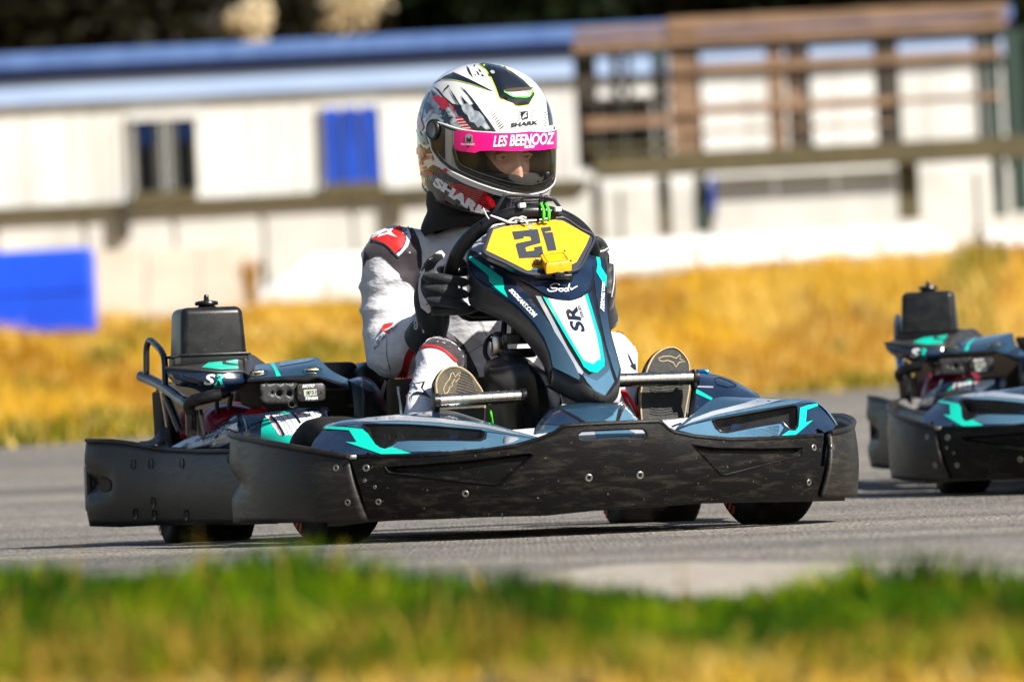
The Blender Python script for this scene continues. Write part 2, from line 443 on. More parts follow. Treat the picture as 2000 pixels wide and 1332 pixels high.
def letter(parent, mat, bvh, s, quad, bold=0.02, off=0.0016, name='lettering'):
    """text filling the pixel quad: bottom-left, bottom-right, top-right, top-left"""
    V, F = text2d(s, bold)
    a, b, c, d = [Vector((q[0], q[1], 0)) for q in quad]
    out = []
    for u, v in V:
        p = a.lerp(b, u).lerp(d.lerp(c, u), v)
        out.append(hit(bvh, p.x, p.y, off)[0])
    return mesh_obj(name, out, F, mat, parent, smooth=False)
def stroke(parent, mat, bvh, pts, w, off=0.0016, name='emblem', closed=False, ns=None):
    """a printed line of width w pixels"""
    P = [(p[0], p[1], 0) for p in pts]
    if ns: P = catmull(P, ns, closed)
    P = [Vector(p) for p in P]; N = len(P); V, F = [], []
    ws = w if isinstance(w, (list, tuple)) else [w] * N
    if len(ws) != N: ws = [float(np.interp(i / (N - 1), np.linspace(0, 1, len(ws)), ws)) for i in range(N)]
    for i in range(N):
        a = P[i - 1] if (closed or i > 0) else P[0]; b = P[(i + 1) % N] if (closed or i < N - 1) else P[-1]
        t = (b - a); t = t.normalized() if t.length > 0 else Vector((1, 0, 0)); n = Vector((-t.y, t.x, 0))
        for s in (-0.5, 0.5):
            q = P[i] + n * ws[i] * s; V.append(hit(bvh, q.x, q.y, off)[0])
    for i in range(N if closed else N - 1):
        j = (i + 1) % N; F.append((2 * i, 2 * j, 2 * j + 1, 2 * i + 1))
    return mesh_obj(name, V, F, mat, parent, smooth=False)
def put(parts, name, mat, parent, **k):
    V, F = join(parts if isinstance(parts, list) else [parts]); return mesh_obj(name, V, F, mat, parent, **k)
_bolt_mesh = {}
def bolt(parent, bvh, px, py, rpx=7.5, mat='bolt', depthy=0.002):
    p, n = hit(bvh, px, py)
    key = mat
    if key not in _bolt_mesh:
        prof = [(1.0, -0.4), (1.0, 0.12), (0.86, 0.24), (0.50, 0.20), (0.42, -0.10), (0.30, -0.10)]
        V, F = lathe(prof, (0, 0, 0), (0, 0, 1), 14)
        me = bpy.data.meshes.new('bolt'); me.from_pydata([tuple(v) for v in V], [], F); me.shade_smooth(); me.set_sharp_from_angle(angle=R(35))
        me.materials.append(MT[mat]); _bolt_mesh[key] = me
    o = bpy.data.objects.new('bolt', _bolt_mesh[key]); COL.objects.link(o); o.parent = parent
    s = rpx * 0.88 / 880.0
    o.matrix_local = Matrix.Translation(p) @ n.to_track_quat('Z', 'Y').to_matrix().to_4x4() @ Matrix.Diagonal((s, s, s * 0.8, 1))
    return o
# ================================================================== TERRAIN
def sstep(a, b, x):
    t = max(0.0, min(1.0, (x - a) / (b - a))); return t * t * (3 - 2 * t)
def far_y(x): return max(3.0, 27.6 + 2.7 * x) if x < 40 else 27.6 + 108 + (x - 40)
def near_y(x): return -5.55 - 0.55 * max(-6, min(6, x)) + 0.07 * math.sin(x * 6.1) + 0.05 * math.sin(x * 11.3 + 1)
def height(x, y):
    z = 0.0
    z = 0.012 * max(-7.5, min(1.0, y))
    if y > 1.0:
        t = y - 1.0; z += 0.0325 * (min(t, 4) - 0.6 * (1 - math.exp(-t / 0.6))) + 0.0262 * max(0, t - 4)
    if y < -1.2:
        z -= 0.02 * sstep(3.5, 7.0, -y)
        z -= 0.036 * max(-4, min(4, x)) * sstep(2.5, 6.0, -y)
        if y < -7.5: z -= 0.05 * (-7.5 - y)
    f = far_y(x)
    z += (0.95 + 0.05 * max(-5, min(5, x))) * sstep(0.0, 1.0, (y - f) / max(6.0, 46 - f))
    if y > 70: z += 0.01 * (y - 70)
    return z
def ground_mat():
    m, n, l, b = nodes_of('dry_ground'); b.inputs['Roughness'].default_value = 0.95
    tc = n.new('ShaderNodeTexCoord')
    t = n.new('ShaderNodeTexNoise'); t.inputs['Scale'].default_value = 0.55; t.inputs['Detail'].default_value = 8
    t2 = n.new('ShaderNodeTexNoise'); t2.inputs['Scale'].default_value = 14; t2.inputs['Detail'].default_value = 6
    for q in (t, t2): l.new(tc.outputs['Object'], q.inputs['Vector'])
    cr = n.new('ShaderNodeValToRGB'); e = cr.color_ramp.elements
    e[0].position = .33; e[0].color = (0.18, 0.13, 0.025, 1); e[1].position = .62; e[1].color = (0.42, 0.24, 0.028, 1)
    l.new(t.outputs['Fac'], cr.inputs['Fac'])
    mx = n.new('ShaderNodeMix'); mx.data_type = 'RGBA'; mx.blend_type = 'MULTIPLY'; mx.inputs['Factor'].default_value = .6
    l.new(cr.outputs[0], mx.inputs['A'])
    c2 = n.new('ShaderNodeValToRGB'); c2.color_ramp.elements[0].position = .3; c2.color_ramp.elements[0].color = (.35, .35, .35, 1); c2.color_ramp.elements[1].position = .65
    l.new(t2.outputs['Fac'], c2.inputs['Fac']); l.new(c2.outputs[0], mx.inputs['B'])
    l.new(mx.outputs['Result'], b.inputs['Base Color']); return m
def asphalt_mat():
    m, n, l, b = nodes_of('worn_asphalt'); b.inputs['Roughness'].default_value = 0.82
    tc = n.new('ShaderNodeTexCoord')
    def nt(s, d, st=(1, 1, 1)):
        mp = n.new('ShaderNodeMapping'); mp.inputs['Scale'].default_value = st; l.new(tc.outputs['Object'], mp.inputs['Vector'])
        t = n.new('ShaderNodeTexNoise'); t.inputs['Scale'].default_value = s; t.inputs['Detail'].default_value = d; l.new(mp.outputs[0], t.inputs['Vector']); return t
    v = n.new('ShaderNodeTexVoronoi'); v.inputs['Scale'].default_value = 85; l.new(tc.outputs['Object'], v.inputs['Vector'])
    a = nt(0.9, 7, (.35, 1.2, 1))
    c1 = n.new('ShaderNodeValToRGB'); c1.color_ramp.elements[0].position = .35; c1.color_ramp.elements[0].color = (.115, .106, .094, 1); c1.color_ramp.elements[1].position = .68; c1.color_ramp.elements[1].color = (.27, .243, .205, 1)
    l.new(a.outputs['Fac'], c1.inputs['Fac'])
    c2 = n.new('ShaderNodeValToRGB'); c2.color_ramp.elements[0].position = .0; c2.color_ramp.elements[0].color = (1.5, 1.45, 1.4, 1); c2.color_ramp.elements[1].position = .75; c2.color_ramp.elements[1].color = (.42, .42, .42, 1)
    l.new(v.outputs['Distance'], c2.inputs['Fac'])
    vc = n.new('ShaderNodeMix'); vc.data_type = 'RGBA'; vc.blend_type = 'MULTIPLY'; vc.inputs['Factor'].default_value = .85
    l.new(c1.outputs[0], vc.inputs['A']); l.new(c2.outputs[0], vc.inputs['B'])
    # individual stones differ in tone
    hs = n.new('ShaderNodeMix'); hs.data_type = 'RGBA'; hs.blend_type = 'MULTIPLY'; hs.inputs['Factor'].default_value = .9
    sp = n.new('ShaderNodeSeparateColor'); l.new(v.outputs['Color'], sp.inputs[0])
    mr = n.new('ShaderNodeMapRange'); mr.inputs[3].default_value = .4; mr.inputs[4].default_value = 1.9; l.new(sp.outputs[0], mr.inputs[0])
    l.new(vc.outputs['Result'], hs.inputs['A']); l.new(mr.outputs[0], hs.inputs['B'])
    l.new(hs.outputs['Result'], b.inputs['Base Color'])
    bp = n.new('ShaderNodeBump'); bp.inputs['Strength'].default_value = 1.0; bp.inputs['Distance'].default_value = .012; bp.invert = True
    l.new(v.outputs['Distance'], bp.inputs['Height']); l.new(bp.outputs[0], b.inputs['Normal']); return m
MT['ground'] = ground_mat(); MT['asphalt'] = asphalt_mat()
def axis(a, b, dense_a, dense_b, step, k=1.22):
    out = list(np.arange(dense_a, dense_b + 1e-6, step)); s = step; x = dense_b
    while x < b: s *= k; x = min(b, x + s); out.append(x)
    s = step; x = dense_a
    while x > a: s *= k; x = max(a, x - s); out.insert(0, x)
    return out
gx = axis(-600, 600, -7, 7, .3); gy = axis(-60, 900, -9, 50, .3)
gV = [(x, y, height(x, y) + (0.03 * noise.noise(Vector((x * .4, y * .4, 0))) * sstep(.5, 6, y - far_y(x)))) for x in gx for y in gy]
ny = len(gy)
# under the track the ground sheet lies 3 cm lower
gV = [(x, y, z - (0.03 if near_y(x) + .1 < y < far_y(x) - .2 else 0)) for x, y, z in gV]
gF = [(i * ny + j, (i + 1) * ny + j, (i + 1) * ny + j + 1, i * ny + j + 1) for i in range(len(gx) - 1) for j in range(ny - 1)]
mesh_obj('ground', gV, gF, 'ground', kind='structure', angle=180)
tx = axis(-60, 40, -7, 7, .25); tV, tF = [], []; nt_ = 120
for x in tx:
    a, b_ = near_y(x), far_y(x)
    for j in range(nt_):
        t = j / (nt_ - 1); y = a + (b_ - a) * t ** 1.7
        tV.append((x, y, height(x, y) + .006))
for i in range(len(tx) - 1):
    for j in range(nt_ - 1): tF.append((i * nt_ + j, (i + 1) * nt_ + j, (i + 1) * nt_ + j + 1, i * nt_ + j + 1))
mesh_obj('track', tV, tF, 'asphalt', kind='structure', angle=180)

MT['verge'] = M('dark_verge_soil', (.020, .026, .006), .95, col2=(.05, .042, .014), nscale=9)
vx = list(np.arange(-4, 4.01, .1)); vV, vF = [], []; nv_ = 24
for x in vx:
    a, b_ = -7.9 + .12 * math.sin(x * 5.0) + .06 * math.sin(x * 13), near_y(x) + .05
    for j in range(nv_):
        y = a + (b_ - a) * j / (nv_ - 1); vV.append((x, y, height(x, y) + .014))
for i in range(len(vx) - 1):
    for j in range(nv_ - 1): vF.append((i * nv_ + j, (i + 1) * nv_ + j, (i + 1) * nv_ + j + 1, i * nv_ + j + 1))
mesh_obj('verge', vV, vF, 'verge', kind='structure', angle=180)

MT['dust'] = M('pale_dusty_shoulder', (.30, .265, .215), .95, col2=(.20, .175, .14), nscale=16, bump=.6, bscale=60, bdist=.006)
vV, vF = [], []
for x in vx:
    a, b_ = near_y(x) + .02, near_y(x) + (1.15 + .45 * math.sin(x * 2.3 + .6) + .25 * math.sin(x * 5.1) + .12 * math.sin(x * 12.7))
    for j in range(8):
        y = a + (b_ - a) * j / 7; vV.append((x, y, height(x, y) + .0105))
for i in range(len(vx) - 1):
    for j in range(7): vF.append((i * 8 + j, (i + 1) * 8 + j, (i + 1) * 8 + j + 1, i * 8 + j + 1))
mesh_obj('road_shoulder', vV, vF, 'dust', kind='structure', angle=180)

# ---------------- grass: real blades
def blades(name, P, H, Wd, lean, mats, ids, label=None, cat=None):
    n_ = len(P); ang = rng.uniform(0, 2 * math.pi, n_); ux = np.cos(ang); uy = np.sin(ang)
    la = rng.uniform(0, 2 * math.pi, n_); lx = np.cos(la) * lean * H; ly = np.sin(la) * lean * H
    V = np.empty((n_, 5, 3))
    for k, (f, w) in enumerate(((0, -1), (0, 1), (.55, .7), (.55, -.7), (1, 0))):
        V[:, k, 0] = P[:, 0] + ux * Wd * .5 * w + lx * f * f; V[:, k, 1] = P[:, 1] + uy * Wd * .5 * w + ly * f * f
        V[:, k, 2] = P[:, 2] + H * f * (1 - .25 * lean * f)
    me = bpy.data.meshes.new(name); me.vertices.add(n_ * 5); me.vertices.foreach_set('co', V.reshape(-1))
    b = np.arange(n_)[:, None] * 5
    L = np.concatenate([b + np.array([[0, 1, 2, 3]]), b + np.array([[3, 2, 4]])], axis=1).reshape(-1)
    me.loops.add(n_ * 7); me.loops.foreach_set('vertex_index', L)
    st = (np.arange(n_)[:, None] * 7 + np.array([[0, 4]])).reshape(-1)
    me.polygons.add(n_ * 2); me.polygons.foreach_set('loop_start', st)
    me.polygons.foreach_set('material_index', np.repeat(ids, 2).astype(np.int32))
    for m in mats: me.materials.append(m)
    me.update(calc_edges=True); me.validate()
    o = bpy.data.objects.new(name, me); COL.objects.link(o); o['kind'] = 'stuff'
    if label: o['label'] = label
    if cat: o['category'] = cat
    return o
def leafmat(name, c, tr=0.35):
    m, n, l, b = nodes_of(name); b.inputs['Base Color'].default_value = rgb(c); b.inputs['Roughness'].default_value = .6
    b.inputs['Specular IOR Level'].default_value = .08
    t = n.new('ShaderNodeBsdfTranslucent'); t.inputs[0].default_value = rgb([min(1, k * 1.25) for k in c])
    mx = n.new('ShaderNodeMixShader'); mx.inputs[0].default_value = tr
    l.new(b.outputs[0], mx.inputs[1]); l.new(t.outputs[0], mx.inputs[2]); l.new(mx.outputs[0], n['Material Output'].inputs[0]); return m
GOLD = [leafmat('straw_grass', (.58, .34, .022)), leafmat('ochre_grass', (.36, .175, .010)), leafmat('pale_straw_grass', (.70, .50, .13)), leafmat('olive_grass', (.11, .115, .006))]
GREEN = [leafmat('fresh_grass', (.045, .115, .0), .3), leafmat('mid_green_grass', (.012, .042, .0), .25), leafmat('yellow_green_grass', (.15, .20, .0), .3), leafmat('straw_stem', (.34, .22, .03), .3)]
def hvec(P): return np.array([height(p[0], p[1]) for p in P])
# dry meadow beyond the track
N1 = 70000
d = rng.uniform(23, 62, N1 * 2); x = rng.uniform(-.105, .105, N1 * 2) * d; y = d - 14
ok = np.array([y[i] > far_y(x[i]) - .15 for i in range(len(d))]); x, y = x[ok][:N1], y[ok][:N1]
P = np.stack([x, y, np.zeros(len(x))], 1); P[:, 2] = hvec(P)
pat = np.array([noise.noise(Vector((p[0] * .8, p[1] * .2, 2))) + .5 * noise.noise(Vector((p[0] * 2.6, p[1] * .6, 5))) for p in P]); edge_ = np.array([p[1] - far_y(p[0]) for p in P])
rnd_ = rng.random(len(P))
ids = np.where(pat > .12, 0, 1); pale = np.array([noise.noise(Vector((p[0] * 1.3, p[1] * .28, 17))) for p in P]); ids = np.where((rnd_ > .86) | ((pale > .2) & (rnd_ > .45)), 2, ids); ids = np.where((edge_ < 1.3) & (rnd_ < .75), 3, ids)
ids = np.where((np.array([noise.noise(Vector((p[0] * 1.1, p[1] * .3, 9))) for p in P]) > .30) & (rnd_ < .7), 3, ids)
Hh = rng.uniform(.05, .20, len(P)) * np.clip(1 + 1.1 * pat, .25, 2)
blades('dry_grass', P, Hh, rng.uniform(.008, .02, len(P)), rng.uniform(.2, .9, len(P)), GOLD, ids, 'golden sun-dried grass covering the bank beyond the track', 'grass')
# green verge in front of the track
N2 = 30000
y = rng.uniform(-8.0, -4.9, N2 * 2); dd = y + 14; x = rng.uniform(-.115, .115, N2 * 2) * dd
gap = np.array([noise.noise(Vector((a * 4.2, b * 2.4, 4))) for a, b in zip(x, y)])
lim = np.array([near_y(a) for a in x])
ok = (y < lim + .05 + .30 * gap) & (y > -7.85 + .40 * gap)
x, y, gap = x[ok][:N2], y[ok][:N2], gap[ok][:N2]
P = np.stack([x, y, np.zeros(len(x))], 1); P[:, 2] = hvec(P)
r = rng.random(len(P)); pt = np.array([noise.noise(Vector((a * 5.5, b * 3.2, 24))) + .6 * noise.noise(Vector((a * 13, b * 7, 31))) for a, b in zip(x, y)]) + .22 * rng.normal(0, 1, len(x))
ids = np.where(pt > .24, 2, np.where(pt < -.08, 1, 0)); ids = np.where(r > .994, 3, ids)
ids = np.where((y < -7.45) & (rng.random(len(P)) < .25), 3, ids)
Hh = rng.uniform(.035, .082, len(P)) * (1 + .55 * gap) * (1 - .55 * np.exp(-((x - .13) / .16) ** 2)) * np.where(ids == 3, 1.2, 1.0)
blades('green_grass', P, Hh, rng.uniform(.004, .009, len(P)), rng.uniform(.15, .8, len(P)), GREEN, ids, 'green grass verge along the near edge of the track', 'grass')
# straw between camera and verge
N3 = 9000
y = rng.uniform(-9.2, -6.6, N3); dd = y + 14; x = rng.uniform(-.125, .125, N3) * dd
ok = y < -7.56 + .45 * np.array([noise.noise(Vector((a * 3.2, b * 2.4, 14))) for a, b in zip(x, y)])
x, y = x[ok], y[ok]; P = np.stack([x, y, np.zeros(len(x))], 1); P[:, 2] = hvec(P)
r = rng.random(len(P)); ids = np.where(r < .45, 0, np.where(r < .6, 1, np.where(r < .97, 2, 3)))
blades('straw', P, rng.uniform(.02, .055, len(P)), rng.uniform(.003, .008, len(P)), rng.uniform(.5, 1.5, len(P)), GOLD, ids, 'dry yellow straw at the near edge of the green verge', 'grass')
# a few tall stalks standing before the kart
sp_ = []
for px, d_ in ((392, 8.0), (399, 7.9), (1098, 7.9), (1875, 7.7), (150, 7.6), (560, 7.4), (760, 7.2), (1330, 7.2), (1500, 7.5), (1640, 7.1), (1940, 7.3)):
    p = W(px, 1235, d_); p.z = height(p.x, p.y); sp_.append(p)
P = np.array([[p.x + rng.uniform(-.010, .010), p.y, p.z] for p in sp_ for _ in range(3)])
blades('tall_grass_stalks', P, rng.uniform(.095, .14, len(P)), rng.uniform(.002, .004, len(P)), rng.uniform(.02, .15, len(P)), GREEN, rng.choice([2, 3, 3], len(P)), 'tall yellow-green grass stalks rising out of the verge before the kart', 'grass')
# pale gravel along the broken edge of the asphalt
MT['gravel'] = M('pale_gravel', (.52, .47, .38), .9, col2=(.3, .27, .22), nscale=60)
gv, gf = [], []
for k in range(900):
    x_ = random.uniform(-.75, 1.05) if random.random() < .3 else random.uniform(.02, .9); y_ = near_y(x_) + random.gauss(.03, .13); s_ = random.uniform(.004, .013)
    b_ = len(gv); z_ = height(x_, y_) + .004
    for q in ((-1, -.7, 0), (1, -.8, 0), (.9, .8, 0), (-.8, 1, 0), (random.uniform(-.3, .3), random.uniform(-.3, .3), 1.2)): gv.append((x_ + q[0] * s_, y_ + q[1] * s_, z_ + q[2] * s_ - .002))
    gf += [(b_, b_ + 1, b_ + 4), (b_ + 1, b_ + 2, b_ + 4), (b_ + 2, b_ + 3, b_ + 4), (b_ + 3, b_, b_ + 4)]
g_ = mesh_obj('gravel', gv, gf, 'gravel', smooth=False, kind='stuff'); g_['label'] = 'pale loose gravel along the broken near edge of the asphalt'; g_['category'] = 'gravel'

# ================================================================== FAR SIDE: cabin, deck, barriers, trees
MT['cabinwall'] = M('white_cabin_wall', (.61, .605, .58), .6, col2=(.44, .43, .40), nscale=1.3, stretch=(1, 1, .35), lo=.42, hi=.72, bump=.05)
MT['cabinroof'] = M('pale_blue_metal_roof', (.095, .17, .37), .35, col2=(.065, .125, .31), nscale=1.2, stretch=(4, 1, 1))
MT['fascia'] = M('blue_white_fascia', (.33, .43, .62), .45, col2=(.25, .35, .55), nscale=2, stretch=(.5, 1, 8))
MT['gutter_shadow'] = M('navy_gutter_shadow', (.002, .006, .032), .5, spec=.2)  # dark navy paints in the gutter's shadow below the roof
MT['bluepaint'] = M('blue_shutter_paint', (.001, .058, .46), .45, col2=(.0, .028, .24), nscale=5, stretch=(1, 1, .3))
MT['bluebarrier'] = M('bright_blue_plastic', (.0, .062, .62), .45, col2=(.0, .045, .48), nscale=2, lo=.35, hi=.7)
MT['darkpane'] = M('dark_window_glass', (.003, .0035, .004), .3, spec=.15)
MT['bluepane'] = M('blue_window_blind', (.001, .010, .042), .4, spec=.2)
MT['curtain'] = M('grey_curtain', (.085, .09, .082), .8, col2=(.05, .055, .05), nscale=9, stretch=(9, 1, .3))
MT['olivewood'] = M('weathered_olive_timber', (.085, .066, .024), .8, col2=(.05, .04, .016), nscale=5, stretch=(1, 1, 6))
MT['tanwood'] = M('brown_timber', (.25, .15, .085), .75, col2=(.09, .05, .026), nscale=6, stretch=(.4, 1, 5))
MT['darkwood'] = M('dark_timber', (.035, .026, .016), .8, col2=(.018, .014, .01), nscale=5)
MT['greenpost'] = M('dark_green_post', (.010, .028, .018), .6)
MT['whitebarrier'] = M('white_painted_barrier', (.70, .69, .67), .5, col2=(.46, .44, .40), nscale=3.2, lo=.45, hi=.72)
MT['cream'] = M('cream_block_wall', (.56, .49, .41), .7, col2=(.48, .41, .33), nscale=2)
TB = 0.010
ex_ = Vector((math.cos(TB), 0, math.sin(TB))); ez_ = Vector((-math.sin(TB), 0, math.cos(TB)))
class Facade:
    """upright frame at one distance: boxes are placed by where they stand on it"""
    def __init__(self, depth): self.d = depth; self.o = W(1000, 600, depth)
    def ab(self, px, py):
        v = W(px, py, self.d) - self.o; return v.dot(ex_), v.dot(ez_)
    def box(self, x0, y0, x1, y1, d0, d1, bev=0.0):
        """px/py of upper-left and lower-right corner; d0..d1 depth towards / away"""
        a0, b1 = self.ab(x0, y0); a1, b0 = self.ab(x1, y1)
        c = self.o + ex_ * ((a0 + a1) / 2) + ez_ * ((b0 + b1) / 2) + Vector((0, (d0 + d1) / 2, 0))
        M3 = Matrix((ex_, Vector((0, 1, 0)), ez_)).transposed()
        return box(c, (abs(a1 - a0), abs(d1 - d0), abs(b1 - b0)), M3, bev)
    def hbar(self, x0, x1, yc, xc, th, d0, d1, slope=-0.0505, bev=0.0):
        """level bar: yc is the pixel height at xc, th its thickness in px"""
        a0, _ = self.ab(x0, yc + (x0 - xc) * slope); a1, _ = self.ab(x1, yc + (x1 - xc) * slope)
        _, b = self.ab(xc, yc); h = th / FPX * self.d
        c = self.o + ex_ * ((a0 + a1) / 2) + ez_ * b + Vector((0, (d0 + d1) / 2, 0))
        return box(c, (abs(a1 - a0), abs(d1 - d0), h), Matrix((ex_, Vector((0, 1, 0)), ez_)).transposed(), bev)
    def vbar(self, xc, y0, y1, w, d0, d1):
        a, b1 = self.ab(xc - (y0 - y1) * 0.0, y0); a2, b0 = self.ab(xc, y1); ww = w / FPX * self.d
        am, _ = self.ab(xc, (y0 + y1) / 2)
        c = self.o + ex_ * am + ez_ * ((b0 + b1) / 2) + Vector((0, (d0 + d1) / 2, 0))
        return box(c, (ww, abs(d1 - d0), abs(b1 - b0)), Matrix((ex_, Vector((0, 1, 0)), ez_)).transposed())
fc = Facade(65.0)
cab = new_empty('cabin', Matrix.Translation(W(600, 600, 65)), 'long white single-storey cabin with pale blue roof edge and a blue shuttered window', 'building')
CABO = Vector(cab.matrix_world.translation)
def cput(parts, name, mat, parent, **k):
    V, F = join(parts if isinstance(parts, list) else [parts])
    top = parent
    while top.parent is not None: top = top.parent
    o_ = Vector(top.matrix_world.translation)
    return mesh_obj(name, [v - o_ for v in V], F, mat, parent, smooth=False, **k)
cput(fc.hbar(-700, 1962, 290, 800, 420, 0.0, 5.0), 'wall', 'cabinwall', cab)
seams = []
rf = cput([fc.hbar(-720, 1975, 84, 800, 26, -.12, 5.2)], 'roof', 'cabinroof', cab)
cput([fc.hbar(-720, 1975, 70, 800, 12, .2, 5.0)], 'roof_ridge', 'cabinroof', rf)
cput(fc.hbar(-720, 1975, 110, 800, 24, -.16, -.02), 'gutter_shadow', 'gutter_shadow', cab)  # dark strip standing for the shadow between roof and fascia
cput(fc.hbar(-720, 1975, 146, 800, 46, -.10, -.004), 'fascia', 'fascia', cab)
for k in range(30):                               # wall panel joints
    x = -650 + k * 88
    cput(fc.vbar(x, 175 - (x - 800) * .05, 368 - (x - 800) * .05, 2.2, -.012, -.002), 'panel_joint', 'cabinwall', cab)
cput([fc.hbar(-720, 1150, 381, 700, 15, -.16, -.004)], 'base_rail', 'olivewood', cab)
MT['skirting'] = M('grey_white_skirting', (.54, .53, .50), .7, col2=(.42, .41, .38), nscale=1.1)
for k in range(16):                               # skirting boards under the rail
    x0 = -700 + k * 174
    cput(fc.box(x0, 392 - (x0 - 700) * .05, x0 + 172, 600 - (x0 - 700) * .05, -.045 - .002 * (k % 2), -.004), 'skirting_board', 'skirting', cab)
# first window: dark, with a pale curtain in the middle
def window(x0, y0, x1, y1): 
    w = cput([fc.box(x0 - 7, y0 - 7, x1 + 7, y0 + 1, -.07, -.004), fc.box(x0 - 7, y1 - 1, x1 + 7, y1 + 7, -.07, -.004), fc.box(x0 - 7, y0 + 1, x0 + 1, y1 - 1, -.07, -.004), fc.box(x1 - 1, y0 + 1, x1 + 7, y1 - 1, -.07, -.004)], 'window', 'cabinwall', cab); return w
w1 = window(260, 230, 384, 380)
cput(fc.box(263, 232, 306, 378, -.035, -.006), 'pane', 'darkpane', w1); cput(fc.box(342, 229, 382, 377, -.035, -.006), 'pane', 'darkpane', w1)
cput(fc.box(306, 231, 342, 378, -.040, -.008), 'curtain', 'curtain', w1)
cput(fc.box(264, 233, 305, 284, -.045, -.036), 'blue_blind', 'bluepane', w1); cput(fc.box(343, 230, 381, 275, -.045, -.036), 'blue_blind', 'bluepane', w1)
for bx in (318, 330): cput(fc.vbar(bx, 231, 378, 2.0, -.060, -.046), 'window_bar', 'cabinwall', w1)
cput(fc.box(262, 378, 386, 392, -.14, -.005), 'sill', 'olivewood', w1)
w2 = window(632, 212, 742, 360)
for k in range(3):
    cput(fc.box(633 + k * 36.4, 213 - k * 1.8, 668 + k * 36.4, 360 - k * 1.8, -.075 - .01 * (k % 2), -.01), 'shutter', 'bluepaint', w2)
cput(fc.box(634, 360, 750, 372, -.14, -.005), 'sill', 'olivewood', w2)
w3 = window(1168, 196, 1275, 310)
cput(fc.box(1170, 198, 1214, 308, -.03, -.006), 'pane', 'darkpane', w3); cput(fc.box(1224, 196, 1273, 306, -.03, -.006), 'pane', 'darkpane', w3)
cput(fc.vbar(1219, 196, 308, 9, -.04, -.006), 'mullion', 'greenpost', w3)
cput([fc.vbar(246, 398, 462, 17, -.22, -.052)], 'rail_post', 'darkwood', cab); cput([fc.vbar(778, 372, 436, 15, -.22, -.052)], 'rail_post', 'olivewood', cab)
cput(fc.box(1385, 350, 1405, 415, -.2, -.06), 'blue_panel', 'bluepaint', cab)
# ---- timber deck with railings before the right end of the cabin
fd = Facade(62.0)
deck = new_empty('timber_deck', Matrix.Translation(W(1500, 330, 62)), 'raised timber deck with brown post-and-rail fencing in front of the white cabin', 'deck')
TW, DW, OW, GP = 'tanwood', 'darkwood', 'olivewood', 'greenpost'
for xc, y0, y1, w, mt, d0 in ((1334, 46, 322, 54, TW, -.3), (1514, 58, 312, 30, TW, -.3), (1551, 58, 310, 28, TW, -.2), (1733, 60, 298, 42, DW, -.3), (1934, 36, 288, 28, GP, -.3), (1292, 80, 320, 26, GP, .2), (1146, 88, 330, 44, DW, -.1), (1205, 96, 326, 16, DW, -.15), (1986, 60, 415, 34, GP, -.1), (1230, 110, 320, 12, DW, -.2), (1362, 60, 312, 14, DW, -.1), (1576, 60, 308, 14, DW, -.1), (1716, 62, 300, 12, TW, -.1), (1912, 44, 290, 12, DW, -.1)):
    cput(fd.vbar(xc, y0, y1, w, d0, d0 + .18), 'post', mt, deck)
for x0, x1, yc, xc, th, mt, d0 in ((1300, 1960, 40, 1600, 24, TW, -.42), (1300, 1960, 67, 1600, 22, TW, -.38), (1320, 1960, 92, 1640, 7, DW, -.34), (1330, 1740, 258, 1450, 6, TW, -.33), (1120, 1330, 66, 1215, 14, TW, -.40), (1140, 1312, 290, 1215, 9, OW, -.36), (1310, 1950, 134, 1450, 19, TW, -.36), (1310, 1750, 216, 1450, 18, TW, -.36), (1745, 1950, 197, 1850, 11, TW, -.36), (1118, 1312, 90, 1215, 22, TW, -.36), (1118, 1312, 160, 1215, 16, DW, -.36), (1140, 1312, 243, 1215, 22, TW, -.36), (1140, 1312, 200, 1215, 12, DW, -.35), (1330, 1530, 300, 1450, 10, TW, -.34)):
    cput(fd.hbar(x0, x1, yc, xc, th, d0, d0 + .10), 'rail', mt, deck)
cput(fd.hbar(1160, 2010, 312, 1580, 42, -.5, -.3), 'deck_beam', OW, deck)
for k in range(4):
    cput(fd.hbar(1162, 2008, 291, 1580, 5, -.28 + k * .2, -.28 + k * .2 + .185), 'deck_board', OW, deck)
for xc, y0, y1, w, mt in ((1297, 348, 462, 24, OW), (1370, 345, 455, 24, GP), (1772, 318, 430, 40, OW), (1948, 300, 425, 22, GP), (1166, 356, 470, 18, OW)):
    cput(fd.vbar(xc, y0, y1, w, -.25, -.05), 'leg', mt, deck)
for k in range(3):                                # pale sheets sheets beneath the deck
    x = 1455 + k * 118
    cput(fd.vbar(x, 350 - (x - 1400) * .05, 470 - (x - 1400) * .05, 116, -.27 + .004 * (k % 2), -.235 + .004 * (k % 2)), 'skirt_sheet', 'skirting', deck)
cput(fd.vbar(1520, 440, 448, 6, .9, .95), 'sheet_foot', DW, deck)
